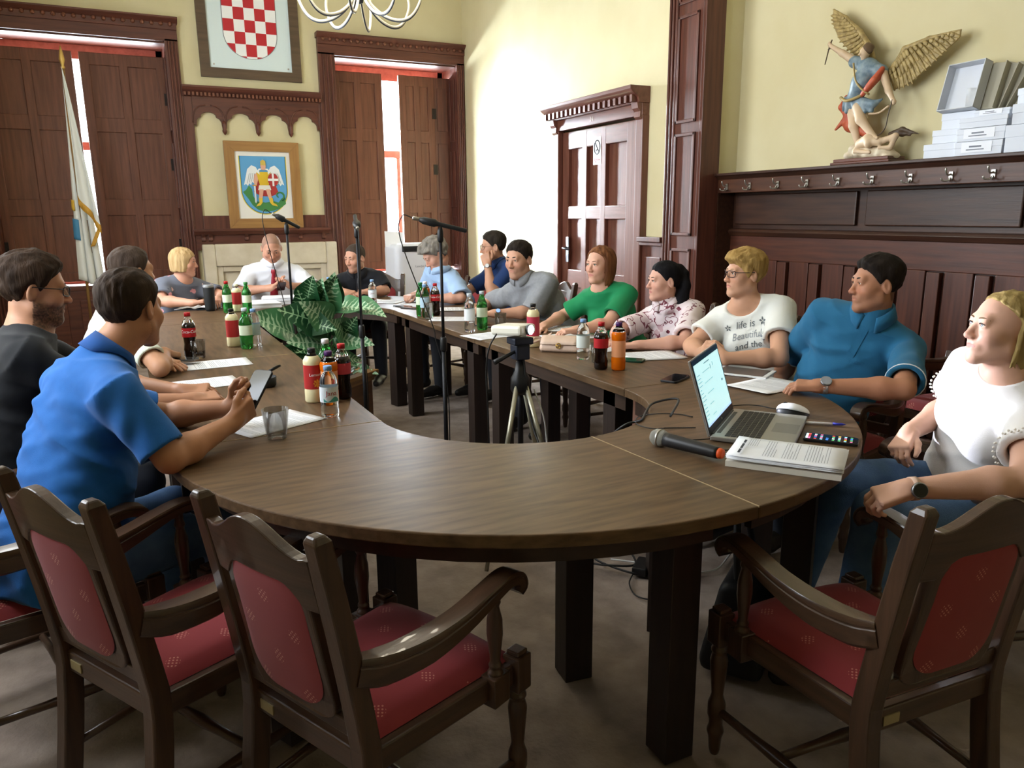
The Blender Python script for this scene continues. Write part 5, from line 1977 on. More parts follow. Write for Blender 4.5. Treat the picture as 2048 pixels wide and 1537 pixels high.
# 6 man in the black short-sleeved shirt
BSH = cloth('black_shirt_cotton', '#16171c')
S6 = dict(head=(1.766, 6.489, 1.084), look=(-148, -8, 0), hip=(2.021, 6.809), face=-122, near=1, hs=0.94, buzz=0.6, recede=0.012, hair='short', hthick=0.008, hside=0.001, hamp=0.002, hair_col='#443a33', skin='#c09078', brow_col='#33281f', beard=0.35, beard_col='#6a564a', fat=0.3,
          top=dict(mat=BSH, neckline='collar', collar=1, name='shirt', sleeve=0.85, loose=0.028, ease=0.012),
          arms=dict(R=dict(elbow=(1.60, 6.56, 0.82), wrist=(1.62, 6.31, 0.82), palm=(0.4, 0, -1), pose='pen', fdir=(0.35, -0.8, -0.1)),
                    L=dict(elbow=(1.98, 6.36, 0.81), wrist=(1.80, 6.24, 0.82), palm=(-0.2, 0.1, -1), pose='pen', fdir=(-0.9, -0.2, 0.05))))
make_person('man in a black short-sleeved shirt holding a pen', S6)
buttons(S6, garment_bvh(S6, 'shirt'), (0.10, 0.18, 0.26), mat('dark_button', '#2b2b30', 0.4))
# 7 grey-haired man in light blue
LB = cloth('light_blue_shirt_cotton', '#9db9dc')
S7 = dict(head=(2.200, 5.710, 1.135), look=(178, -34, 0), hip=(2.580, 5.920), face=193, near=1, hs=1.00, full=0.5, fat=0.8, hair='wavy', hthick=0.026, hside=0.014, hamp=0.006, recede=-0.012, taper=0.018, hair_col='#6d6862', hair_col2='#8d8880', skin='#c29480', brow_col='#5a524a',
          top=dict(mat=LB, neckline='collar', collar=1, name='shirt', sleeve=0.95, loose=0.036, fold=0.012, ease=0.018),
          arms=dict(R=dict(elbow=(2.24, 6.05, 0.82), wrist=(2.06, 5.85, 0.81), pose='pen', fdir=(-0.8, -0.5, -0.05)),
                    L=dict(elbow=(2.30, 5.45, 0.815), wrist=(2.10, 5.55, 0.81), pose='half', fdir=(-0.9, 0.25, -0.05))))
make_person('grey-haired man in a light blue shirt looking down to write', S7)
buttons(S7, garment_bvh(S7, 'shirt'), (0.12, 0.20, 0.28), WHITE)
# 8 man in the navy polo with a hand at his mouth
NAVY = cloth('navy_pique', '#1d3563')
S8 = dict(head=(2.660, 5.620, 1.185), look=(163, -3, 0), hip=(2.920, 5.520), face=188, near=1, hs=0.96, full=0.5, fat=0.5, hair='short', hthick=0.018, hside=0.004, hair_col='#26201c', hair_col2='#35302a', buzz=0.5, skin='#bf8f75', brow_col='#2b221b',
          top=dict(mat=NAVY, neckline='collar', collar=1, name='polo_shirt', sleeve=0.8, loose=0.024),
          arms=dict(R=dict(elbow=(2.52, 5.80, 0.83), wrist=(2.44, 5.78, 0.80), pose='relax', fdir=(-0.8, -0.3, -0.1)),
                    L=dict(elbow=(2.55, 5.42, 0.84), wrist=(2.555, 5.50, 1.055), palm=(0.6, 0.75, 0.1), pose='hold', fdir=(-0.1, 0.35, 0.9), thumb=0.1)))
make_person('man with glasses in a navy polo resting a hand at his mouth', S8)
glasses(S8, '#4a4038', 0.0012)
S8['watch_dir'] = (-0.6, -1, 0)
wristwatch(S8, 'L', mat('steel_strap', '#b9babd', 0.3, metal=0.8), mat('watch_dial_pale', '#d8d8d8', 0.3), 0.017)
# 9 man in the grey shirt
GSH = cloth('grey_shirt_cotton', '#84878c', col2='#8b8e93', nscale=60)
S9 = dict(head=(2.345, 4.555, 1.146), look=(208, -4, 0), hip=(2.755, 4.555), face=203, near=1, hs=0.99, full=0.3, fat=0.3, hair='short', hthick=0.014, hside=0.004, hair_col='#1f1915', hair_col2='#2c2520', buzz=0.55, skin='#c2937a', brow_col='#241b15', beard=0.25, beard_col='#7a665a', sw=0.195,
          top=dict(mat=GSH, neckline='collar', collar=1, name='shirt', sleeve=0.95, loose=0.036, fold=0.013, ease=0.018, vdepth=0.09),
          arms=dict(R=dict(elbow=(2.34, 4.98, 0.82), wrist=(2.17, 4.80, 0.815), pose='hold', fdir=(-0.8, -0.35, 0.0), palm=(0.2, -0.7, -0.6)),
                    L=dict(elbow=(2.37, 4.42, 0.81), wrist=(2.13, 4.48, 0.81), pose='half', fdir=(-0.85, 0.45, 0.0))))
make_person('man with short dark hair in a grey short-sleeved shirt', S9)
b9 = garment_bvh(S9, 'shirt')
buttons(S9, b9, (0.13, 0.21, 0.29), WHITE)
S9['watch_dir'] = (-0.3, -0.8, 0.7)
wristwatch(S9, 'L', mat('navy_strap', '#1c2334', 0.5), mat('watch_screen_blue', '#6a8fd0', 0.3, emit='#8fb4ff', estr=0.6), 0.016)
# 10 woman in green
GRN = cloth('emerald_viscose', '#14804e', 0.7)
S10 = dict(head=(2.530, 3.860, 1.145), look=(196, 0, 0), hip=(2.820, 3.900), face=208, fem=1, near=1, hs=0.89, full=0.2, noear=1, hair='long', length=-0.215, flare=0.16, hthick=0.02, hair_col='#5f3c28', hair_col2='#86593a', skin='#d0a089', brow_col='#6a4630', lips='#b0605c', iris='#4c5a4a',
           hface=[0.035, 0.03, 0.028, 0.030, 0.036, 0.046, 0.080], top=dict(mat=GRN, neckline='v', name='blouse', sleeve=0.75, loose=0.026, fold=0.009, vdepth=0.14, bust=1.06),
           arms=dict(R=dict(elbow=(2.42, 4.10, 0.82), wrist=(2.20, 3.95, 0.79), pose='relax', fdir=(-0.8, -0.5, -0.1)),
                     L=dict(elbow=(2.46, 3.66, 0.82), wrist=(2.25, 3.66, 0.80), pose='relax', fdir=(-0.9, 0.2, -0.05))))
make_person('woman with long auburn hair in an emerald green blouse', S10)
MB().tube([on_chest(S10, garment_bvh(S10, 'blouse'), u, 0.335, 0.004) for u in np.linspace(-0.12, 0.12, 9)], 0.008, 6).build('belt', mat('tan_leather', '#9a6a45', 0.5), S10['root'])
# 11 woman with the black ponytail
PNK = print_cloth('pink_floral_cotton', '#e3d5d8', (('#6e2f3c', 2.2, 0.16), ('#8d5560', 3.4, 0.12), ('#caa9b0', 1.2, 0.14)), 7.0, stems='#7d4350')
S11 = dict(head=(2.677, 3.433, 1.072), look=(166, 0, 0), hip=(2.947, 3.443), face=205, fem=1, near=1, hs=0.89, full=0.4, fat=0.3, hair='pony', hthick=0.009, hside=0.006, hamp=0.002, hair_col='#0e0d10', hair_col2='#1a191d', skin='#cf9f8b', brow_col='#15110f', lips='#a85a5a', iris='#1e1510', nose=1.05,
           tail=[(0.0, -0.095, 0.07), (-0.01, -0.125, 0.04), (-0.025, -0.125, -0.03), (-0.045, -0.105, -0.11), (-0.055, -0.075, -0.19), (-0.055, -0.045, -0.25)], tail_r=[0.03, 0.036, 0.043, 0.043, 0.035, 0.012],
           top=dict(mat=PNK, neckline='collar', collar=1, name='dress_top', sleeve=0.85, loose=0.03, fold=0.011, vdepth=0.05), legs=dict(mat=PNK, skirt=1),
           arms=dict(R=dict(elbow=(2.42, 3.50, 0.80), wrist=(2.30, 3.33, 0.785), pose='relax', fdir=(-0.7, -0.5, -0.1)),
                     L=dict(elbow=(2.50, 3.02, 0.80), wrist=(2.30, 3.14, 0.785), pose='relax', fdir=(-0.8, 0.5, -0.05))))
make_person('woman with a black ponytail in a pink and maroon floral dress', S11)
b11 = garment_bvh(S11, 'dress_top')
buttons(S11, b11, (0.07, 0.12, 0.17), mat('maroon_button', '#5a2330', 0.4))
MB().tube([on_chest(S11, b11, u, 0.315, 0.003) for u in np.linspace(-0.12, 0.12, 9)], 0.006, 6).build('belt', PNK, S11['root'])
# 12 woman in the white printed T-shirt
WTE = cloth('white_jersey', '#e2e4de')
S12 = dict(head=(2.652, 2.787, 1.154), look=(166, 2, 0), hip=(2.882, 2.747), face=208, fem=1, near=2, hs=0.89, full=0.5, fat=0.7, hair='pixie', hthick=0.026, hside=0.012, hamp=0.006, hair_col='#8f7140', hair_col2='#b3935a', skin='#cb9b7e', brow_col='#8a6c48', lips='#b56c64', sw=0.165, arm=1.02,
           top=dict(mat=WTE, neckline='scoop', name='t_shirt', sleeve=0.62, loose=0.034, fold=0.011, ease=0.014, bust=1.1), legs=dict(mat=GREYT),
           arms=dict(R=dict(elbow=(2.47, 2.93, 0.80), wrist=(2.37, 2.74, 0.80), pose='half', fdir=(-0.3, -0.7, 0.45), palm=(0.5, -0.5, -0.2)),
                     L=dict(elbow=(2.60, 2.48, 0.80), wrist=(2.38, 2.60, 0.80), pose='half', fdir=(-0.35, 0.6, 0.45), palm=(0.3, 0.6, -0.2))))
make_person('woman with short blonde hair and glasses in a white printed T-shirt', S12)
glasses(S12, '#2a1014', 0.0021)
b12 = garment_bvh(S12, 't_shirt')
GINK = mat('grey_print_ink', '#5d6468', 0.8)
chest_text(S12, b12, 'life is', 0.046, 0.0, 0.088, GINK)
chest_text(S12, b12, 'Beautiful', 0.042, 0.0, 0.135, mat('pale_print_ink', '#8b9196', 0.8))
chest_text(S12, b12, 'and the', 0.044, 0.0, 0.180, GINK)
for (u, w, r_) in ((0.088, 0.092, 0.018), (-0.088, 0.086, 0.020), (-0.085, 0.150, 0.024)):
    m = MB()
    for k in range(5):
        a = 2 * PI * k / 5 + 0.3
        c_, s_ = math.cos(a), math.sin(a)
        pts = [(0.1, 0), (0.5, 0.24), (1, 0), (0.5, -0.24)]
        m.add([on_chest(S12, b12, u + r_ * (x * c_ - y * s_), w - r_ * (x * s_ + y * c_), 0.002) for x, y in pts], [(0, 1, 2, 3)])
    m.build('flower_print', GINK if w < 0.15 else mat('pale_print_ink', '#8b9196', 0.8), S12['root'])
# 13 man in the teal polo
TEAL = cloth('teal_pique', '#28688e')
WPIPE = mat('white_piping', '#d4dadd', 0.7)
S13 = dict(head=(2.730, 2.121, 1.151), look=(154, 2, -2), hip=(2.790, 2.401), face=212, near=2, hs=0.93, full=0.2, fat=0.35, hair='short', hthick=0.020, hside=0.004, hamp=0.005, hair_col='#1d1714', hair_col2='#2b241f', buzz=0.6, skin='#ad7a5e', brow_col='#2a1f18', beard=0.2, beard_col='#5a4638', nose=1.0, sw=0.195,
           top=dict(mat=TEAL, neckline='collar', collar=1, name='polo_shirt', sleeve=0.82, loose=0.026, fold=0.012, ease=0.014, hem=(WPIPE, 0.0025), open=0.8), legs=dict(mat=DARKJ), legface=185,
           arms=dict(L=dict(elbow=(2.53, 1.80, 0.80), wrist=(2.31, 1.99, 0.80), palm=(0, 0.2, -1), pose='relax', fdir=(-0.6, 0.75, -0.05)),
                     R=dict(elbow=(2.78, 2.60, 0.74), wrist=(2.58, 2.46, 0.69), pose='relax', fdir=(-0.8, -0.3, -0.2))))
make_person('man with short dark hair in a teal polo leaning back', S13)
placket(S13, garment_bvh(S13, 'polo_shirt'), 0.03, 0.15, TEAL)
S13['watch_dir'] = (-0.3, -0.6, 0.7)
wristwatch(S13, 'L', mat('steel_strap', '#b9babd', 0.3, metal=0.8), mat('watch_dial_grey', '#8f9296', 0.3), 0.021)
# 14 woman at the right edge
WB = cloth('white_blouse_jersey', '#e3e0de')
S14 = dict(head=(2.246, 1.312, 1.110), look=(152, 8, 0), hip=(2.466, 1.437), face=160, fem=1, near=2, hs=0.90, full=0.3, fat=0.75, noear=1, hair='bob', length=-0.115, flare=0.03, hthick=0.012, hair_col='#8a7448', hair_col2='#a8925f', skin='#cfa28c', brow_col='#6f5638', lips='#b9706a', iris='#43505a', sw=0.16, arm=1.02, nose=1.0,
           hface=[-0.01, -0.014, -0.014, -0.008, 0.008, 0.026, 0.072], top=dict(mat=WB, neckline='crew', name='blouse', sleeve=0.58, loose=0.036, fold=0.010, ease=0.012, bust=1.15), legs=dict(mat=JEANS), legface=150,
           legL=((1.86, 1.36, 0.60), (1.84, 1.42, 0.10)), legR=((1.98, 1.62, 0.60), (1.92, 1.72, 0.10)),
           arms=dict(L=dict(elbow=(2.04, 1.08, 0.755), wrist=(1.77, 1.22, 0.735), palm=(0.1, 0.3, -1), pose='half', fdir=(-0.75, 0.5, -0.35), thumb=0.3),
                     R=dict(elbow=(2.42, 1.55, 0.80), wrist=(2.20, 1.53, 0.75), palm=(0.3, -0.2, -0.8), pose='half', fdir=(-0.85, -0.2, -0.55), thumb=0.1)))
make_person('woman in a white blouse and jeans, in profile at the right edge', S14)
S14['watch_dir'] = (-0.5, -1.0, 0.25)
wristwatch(S14, 'L', mat('pale_pink_strap', '#d9b9a6', 0.6), mat('watch_screen_black', '#0c0c10', 0.15), 0.021)
# scalloped bead trim on her sleeve, and a ring
for key in 'LR':
    S_, E_ = S14['SH'][key], S14['EL'][key]
    fr = frame_from(E_ - S_)
    m = MB()
    for row, fq in ((0, 0.565), (1, 0.53)):
        pt = S_ + (E_ - S_) * fq - S14['org']
        for k in range(30):
            t = 2 * PI * (k + 0.5 * row) / 30
            c_ = pt + fr @ np.array([(0.0475 * 1.02 + 0.037) * math.cos(t), (0.0475 * 1.02 + 0.037) * math.sin(t), 0.003 * math.sin(7 * t)])
            m.lathe([(0.0005, -0.0035), (0.003, -0.002), (0.0035, 0), (0.003, 0.002), (0.0005, 0.0035)], 6, tuple(c_))
    m.build('bead_trim', mat('pearl', '#e9e4dc', 0.3), S14['root'])

# ------------------------------------------------------------------ things on the table
TOP = TZ + 0.0008


def pet(name, col, rough=0.06):
    return mat(name, col, rough, trans=1.0, ior=1.33)


CLEAR = pet('clear_pet_plastic', '#f3f8fa')
GLASS = thin_glass('drinking_glass', (0.985, 0.99, 0.99), 0.7)
LIQ = {'cola': mat('cola', '#170a06', 0.08, spec=0.6), 'orange': mat('orange_soda', '#e8720c', 0.12, sub=0.0, trans=0.25, ior=1.33), 'water': pet('still_water', '#eef6fa'),
       'green': mat('green_pet_plastic', '#3fa04a', 0.06, trans=0.85, ior=1.33), 'cream': mat('cloudy_lemonade', '#e3d9ac', 0.25)}
PROF = {'cola': [(0.026, 0), (0.031, 0.03), (0.0315, 0.18), (0.027, 0.30), (0.029, 0.42), (0.0325, 0.55), (0.0325, 0.68), (0.027, 0.78), (0.016, 0.88), (0.0125, 0.91)],
        'orange': [(0.029, 0), (0.032, 0.03), (0.0325, 0.22), (0.0305, 0.26), (0.0305, 0.62), (0.033, 0.66), (0.033, 0.76), (0.026, 0.84), (0.015, 0.90), (0.0135, 0.92)],
        'water': [(0.028, 0), (0.031, 0.03), (0.0315, 0.14), (0.0295, 0.16), (0.0315, 0.19), (0.0295, 0.24), (0.0315, 0.28), (0.0315, 0.62), (0.030, 0.66), (0.031, 0.72), (0.023, 0.82), (0.0135, 0.89), (0.0135, 0.92)],
        'green': [(0.028, 0), (0.033, 0.04), (0.0335, 0.30), (0.0325, 0.34), (0.0325, 0.58), (0.0335, 0.62), (0.030, 0.70), (0.020, 0.80), (0.0135, 0.88), (0.013, 0.92)],
        'cream': [(0.030, 0), (0.034, 0.03), (0.034, 0.22), (0.033, 0.25), (0.033, 0.70), (0.034, 0.73), (0.033, 0.78), (0.024, 0.85), (0.016, 0.89), (0.016, 0.92)]}
FILL = {'cola': 0.78, 'orange': 0.80, 'water': 0.90, 'green': 0.80, 'cream': 0.86}
LABZ = {'cola': (0.46, 0.66), 'orange': (0.28, 0.62), 'water': (0.30, 0.60), 'green': (0.34, 0.58), 'cream': (0.26, 0.70)}
LABC = {'cola': '#b3121c', 'orange': '#e9a070', 'water': '#dfe7ee', 'green': '#cfdcc0', 'cream': '#a81f1f'}


def wrap_text(root, txt, size, R0, z, ang, material, shear=0.0):
    o = text_mesh('lettering', txt, size, material, root, None, shear, 0.0)
    for v in o.data.vertices:
        a = ang + v.co.x / R0
        v.co = Vector(((R0 + 0.0006) * math.cos(a), (R0 + 0.0006) * math.sin(a), z + v.co.y))
    return o


def bottle(kind, x, y, h, cap, label, text=None, tcol='#f0f0f0', labcol=None, tsize=0.02, turn=0.0):
    r = thing('bottle', label, 'bottle', (x, y, TOP), 0, 'drink bottles on the conference table')
    cm = math.atan2(-y, -x) + turn
    pf = [(a, b * h) for a, b in PROF[kind]]
    fz = FILL[kind] * h
    rad = lambda z: float(np.interp(z, [p[1] for p in pf], [p[0] for p in pf]))
    low = [p for p in pf if p[1] < fz] + [(rad(fz), fz)]
    up = [(rad(fz), fz)] + [p for p in pf if p[1] > fz]
    feet = (lambda a, rr, z: rr * (1 - 0.06 * (0.5 + 0.5 * math.cos(5 * a)) * max(0, 1 - z / (0.08 * h)))) if kind != 'cream' else None
    MB().lathe(low, 24, fr=feet).build('filled_body', LIQ[kind], r)
    MB().lathe(up, 24).build('neck', CLEAR if kind != 'green' else LIQ['green'], r)
    a, b = LABZ[kind]
    R0 = max(rad(a * h), rad(b * h)) + 0.0007
    lc = labcol or LABC[kind]
    MB().lathe([(R0, a * h), (R0, b * h)], 28, cap=False).build('label', mat('label_' + lc.lstrip('#'), lc, 0.5), r)
    ch = 0.075 * h
    cr = 0.0145
    MB().lathe([(cr, 0.915 * h), (cr, 0.915 * h + ch), (cr * 0.9, 0.918 * h + ch + 0.001)], 20, fr=lambda t, rr, z: rr * (1 + 0.02 * math.cos(20 * t))).build('cap', mat('cap_' + cap.lstrip('#'), cap, 0.4), r)
    if text:
        wrap_text(r, text, tsize, R0, (a + b) / 2 * h + 0.1 * (b - a) * h, cm, mat('ink_' + tcol.lstrip('#'), tcol, 0.5), 0.2 if kind == 'cola' else 0.0)
    return r, R0, cm


RC, BKC, PUR, BLC, WHC = '#b5121b', '#131414', '#4a2260', '#7fa6d6', '#e4e6e8'
bottle('cola', 0.25, 4.08, 0.225, RC, 'half-empty cola bottle with red cap beside a small glass, left table', 'Coca-Cola', tsize=0.021)
bottle('cream', 0.482, 4.31, 0.205, BKC, 'lemonade bottle with red label and black cap next to a green bottle, left table')
bottle('green', 0.535, 4.20, 0.217, '#cfe0ea', 'green mineral water bottle with pale cap next to the lemonade, left table')
bottle('water', 0.590, 4.28, 0.20, BLC, 'blue-capped water bottle half hidden behind a green bottle, left table', labcol='#b9cfd8')
bottle('green', 0.638, 5.86, 0.23, RC, 'green bottle with a red cap at the far left of the table')
bottle('cream', 0.712, 5.93, 0.20, '#ddd6b8', 'lemonade bottle with a pale cap between two green bottles')
bottle('green', 0.765, 5.80, 0.222, '#3f8a4a', 'green bottle with a green cap beside the papers of the man with the tie')
b_, R0, cm = bottle('cream', 0.588, 2.84, 0.206, BKC, 'lemonade bottle with red label and black cap in the near left group', 'Lemon', tsize=0.016, turn=0.25)
m = MB()
for k in range(8):
    t = 2 * PI * k / 8
    pts = [(0.0, 0.0), (0.013 * math.cos(t - 0.3), 0.013 * math.sin(t - 0.3)), (0.017 * math.cos(t), 0.017 * math.sin(t)), (0.013 * math.cos(t + 0.3), 0.013 * math.sin(t + 0.3))]
    m.add([((R0 + 0.0006) * math.cos(cm + 0.2 + u / R0), (R0 + 0.0006) * math.sin(cm + 0.2 + u / R0), 0.075 + v) for u, v in pts], [(0, 1, 2, 3)])
m.build('lemon_print', mat('label_gold', '#d49a2a', 0.5), b_)
bottle('orange', 0.640, 2.80, 0.196, PUR, 'orange soda bottle with purple cap behind the clear water bottle, near left group')
bottle('cola', 0.70, 2.84, 0.213, RC, 'cola bottle with red cap at the table edge, near left group', labcol='#c23a44')
bottle('green', 0.675, 2.99, 0.212, WHC, 'white-capped bottle at the back of the near left group')
b_, R0, cm = bottle('water', 0.590, 2.600, 0.180, BLC, 'clear water bottle with pale blue cap, front of the near left group', 'Jana', '#b01c2e', tsize=0.024, turn=0.25)
m = MB()
for (c, z0, z1) in ((0.0, 0.056, 0.068), (0.35, 0.056, 0.074), (-0.4, 0.056, 0.064)):
    pass
m.add([(R0 * 1.012 * math.cos(cm + t), R0 * 1.012 * math.sin(cm + t), z) for t in np.linspace(-0.9, 0.9, 13) for z in (0.056, 0.066 + 0.008 * math.sin(4 * t))], [(2 * i, 2 * i + 2, 2 * i + 3, 2 * i + 1) for i in range(12)])
m.build('mountain_print', mat('label_teal', '#4a9c94', 0.5), b_)
bottle('water', 1.46, 6.20, 0.20, BLC, 'small water bottle beside the man in black, behind the plant leaves')
b_, R0, cm = bottle('water', 1.69, 5.76, 0.20, BLC, 'clear water bottle in front of the man in black', 'Jana', '#a06a74', tsize=0.018)
bottle('water', 1.80, 4.90, 0.225, BLC, 'blue-tinted water bottle left of a green bottle, right table', labcol='#a9c2d2')
bottle('green', 1.80, 4.98, 0.232, '#2f7a46', 'green bottle in a cluster of four bottles, right table')
bottle('orange', 1.85, 5.02, 0.232, '#e7e0e4', 'orange soda bottle with pale cap in the cluster, right table', labcol='#d9b79a')
bottle('cola', 1.90, 4.96, 0.222, RC, 'cola bottle with red cap in the cluster, right table', 'Coca-Cola', tsize=0.02)
bottle('water', 1.80, 4.14, 0.23, '#c4ccd4', 'clear water bottle with white cap in front of the man in grey', labcol='#dde2e2')
bottle('green', 1.90, 4.18, 0.235, '#b9c4cc', 'green bottle with pale cap in front of the man in grey')
bottle('cream', 1.885, 3.50, 0.229, BKC, 'bottle with pink-red label and black cap behind the projector', labcol='#b8324a')
bottle('water', 1.925, 3.07, 0.195, BLC, 'clear water bottle with blue cap left of the cola, near the handbag', labcol='#d4dcd6')
bottle('cola', 1.87, 2.83, 0.214, RC, 'full cola bottle with red cap beside the orange soda, right table', '', tsize=0.02)
bottle('orange', 1.93, 2.78, 0.215, PUR, 'orange soda bottle with purple cap, right table near the corner')


def tumbler(x, y, h, rt, rb, label, fill=None):
    r = thing('drinking_glass', label, 'glass', (x, y, TOP), 0, 'drinking glasses on the conference table')
    fc = lambda a, rr, z: rr * (1 - 0.035 * (0.5 + 0.5 * math.cos(9 * a)) * max(0.0, min(1, (0.62 * h - z) / (0.3 * h))))
    t = 0.0022
    MB().lathe([(rb * 0.92, 0), (rb, 0.004), (rt, h), (rt - t, h), (rb - t, 0.014), (0.002, 0.013)], 28, fr=fc, cap=False).add([(0.001 * math.cos(k), 0.001 * math.sin(k), 0.013) for k in range(3)], [(0, 1, 2)]).build('glass_wall', GLASS, r)
    MB().lathe([(rb * 0.92, 0), (rb * 0.92, 0.011)], 24).build('glass_foot', GLASS, r)
    if fill:
        ra = rb + (rt - rb) * fill
        MB().lathe([(rb - t * 1.4, 0.015), (ra - t * 1.4, fill * h)], 24).build('drink', LIQ['cola'], r)
    return r


tumbler(0.283, 4.03, 0.09, 0.036, 0.030, 'small glass with dark cola beside the cola bottle', 0.36)
tumbler(0.373, 2.405, 0.096, 0.042, 0.031, 'empty faceted water glass in front of the man in blue')
for i, (x, y, d) in enumerate(((0.60, 6.20, 'nearest upturned glass beside the black tumbler'), (0.66, 6.24, 'glass on the right of the cluster by the black tumbler'), (0.58, 6.29, 'glass at the back left of the cluster by the black tumbler'), (0.65, 6.33, 'glass at the back right of the cluster by the black tumbler'))):
    tumbler(x, y, 0.088, 0.036, 0.030, d)
tumbler(1.79, 4.80, 0.11, 0.034, 0.028, 'tall clear glass in front of the bottle cluster, right table')
tumbler(2.00, 4.13, 0.10, 0.036, 0.032, 'clear glass behind the projector beside the green bottle')
tumbler(1.945, 2.97, 0.092, 0.036, 0.030, 'clear glass hidden behind the cola bottle, right table')
tb = thing('travel_tumbler', 'tall matt black travel tumbler on the far left table', 'tumbler', (0.535, 6.05, TOP))
MB().lathe([(0.030, 0), (0.036, 0.02), (0.040, 0.17), (0.040, 0.175)], 24).build('cup', mat('matt_black', '#17191c', 0.6), tb)
MB().lathe([(0.041, 0.175), (0.041, 0.19), (0.034, 0.196)], 24).build('lid', mat('clear_lid', '#c8ccd0', 0.2, trans=0.6), tb)
# black ashtray with lid and teeth
at = thing('ashtray', 'black cup ashtray with a toothed rim and open lid', 'ashtray', (0.465, 3.20, TOP))
MB().lathe([(0.040, 0), (0.045, 0.006), (0.048, 0.04), (0.044, 0.04), (0.041, 0.012), (0.002, 0.01)], 28).build('bowl', mat('matt_black', '#17191c', 0.6), at)
for k in range(5):
    a = 1.3 + 0.42 * k
    MB().prism([(-0.008, 0.038), (0.008, 0.038), (0.006, 0.056)], -0.002, 0.002, 'y').build('tooth', BLACK, at).matrix_local = Matrix.Rotation(a + PI / 2, 4, 'Z') @ Matrix.Translation((0, -0.045, 0))
lid = MB().lathe([(0.001, 0), (0.040, 0.001), (0.042, 0.008), (0.038, 0.010), (0.001, 0.006)], 24)
o = lid.build('lid', BLACK, at)
o.matrix_local = Matrix.Translation((0.052, 0.055, 0.055)) @ Matrix.Rotation(0.9, 4, 'Z') @ Matrix.Rotation(-0.5, 4, 'X') @ Matrix.Diagonal((0.75, 0.75, 1, 1))


PINK = mat('print_grey', '#8f949c', 0.8)
PAPER = mat('printer_paper', '#eceef3', 0.85)


def page_lines(r, w, h, z, seed, title=False, margin=0.02):
    rr = random.Random(seed)
    m = MB()
    y = h / 2 - 0.03
    while y > -h / 2 + 0.03:
        if rr.random() < 0.82:
            L = (w - 2 * margin) * (1 if rr.random() < 0.75 else rr.uniform(0.3, 0.8))
            m.add([(-w / 2 + margin, y, z), (-w / 2 + margin + L, y, z), (-w / 2 + margin + L, y + 0.0016, z), (-w / 2 + margin, y + 0.0016, z)], [(0, 1, 2, 3)])
        y -= 0.0075
    m.build('printed_lines', PINK, r)


def paper(x, y, rz, label, w=0.21, h=0.297, n=1, seed=1, curl=0.0, z=0.0, name='paper_sheet', cat='paper', zc=None):
    r = thing(name, label, cat, (x, y, TOP + z), math.radians(rz), 'printed sheets on the table')
    rr = random.Random(seed)
    for k in range(n):
        a, ox, oy = (rr.uniform(-0.06, 0.06), rr.uniform(-0.006, 0.006), rr.uniform(-0.006, 0.006)) if k < n - 1 else (0, 0, 0)
        zz = 0.0009 * (k + 1)
        f = lambda u, v: (w * (u - 0.5), h * (v - 0.5), zz + curl * max(0, v - 0.7) ** 2 * 3 + curl * 0.4 * max(0, 0.25 - u) ** 2)
        o = MB().grid(f, 7, 9).build('sheet', PAPER, r, thick=0.0005)
        o.rotation_euler = (0, 0, a)
        o.location = (ox, oy, 0)
    page_lines(r, w, h * 0.99, 0.0009 * n + 0.0006, seed)
    return r


paper(0.345, 3.82, 92, 'printed sheet under the hand of the man in the pale shirt', seed=2)
paper(0.235, 3.38, 95, 'printed sheet beside the black ashtray', seed=3)
paper(0.39, 2.60, 115, 'printed sheet behind the water glass of the man in blue', seed=4)
paper(2.27, 2.22, 100, 'printed sheet between the laptop and the man in teal', seed=5, curl=0.02)
paper(2.255, 2.975, 78, 'thin stack of sheets in front of the woman in the white T-shirt', seed=6, n=4)
paper(1.85, 3.95, 100, 'printed sheet at the table edge left of the projector', seed=7)
paper(2.27, 4.0, 70, 'upper of two sheet stacks in front of the woman in green', seed=8, n=4)
paper(2.22, 3.68, 85, 'sheets lying beside the handbag before the woman in green', seed=9, n=3)
paper(2.22, 3.28, 95, 'sheet in front of the woman with the ponytail', seed=19, n=2)
paper(1.93, 4.72, 60, 'printed sheet by the microphone stand, before the man in grey', seed=10)
paper(2.07, 5.22, 70, 'sheets with a curled corner in front of the navy polo man', seed=11, n=5, curl=0.03)
paper(1.98, 5.60, 60, 'sheets in front of the grey-haired man', seed=12, n=3)
paper(1.85, 5.95, 40, 'stack of sheets right of the man in black', seed=13, n=4, curl=0.02)
paper(1.63, 6.16, -30, 'white notepad under the hands of the man in black', seed=14, n=6, w=0.17, h=0.24)
# paper stacks of the man with the tie
def stack(x, y, rz, w, h, t, label, col='#e8e9ee', seed=1):
    r = thing('paper_stack', label, 'paper stack', (x, y, TOP), math.radians(rz), 'paper stacks and files')
    rr = random.Random(seed)
    n = max(3, int(t / 0.006))
    for k in range(n):
        o = MB().box(-w / 2, w / 2, -h / 2, h / 2, t * k / n + 0.0003, t * (k + 1) / n).build('sheaf', mat('sheaf_' + col.lstrip('#'), col, 0.85), r)
        o.location = (rr.uniform(-0.006, 0.006), rr.uniform(-0.006, 0.006), 0)
        o.rotation_euler = (0, 0, rr.uniform(-0.05, 0.05))
    return r


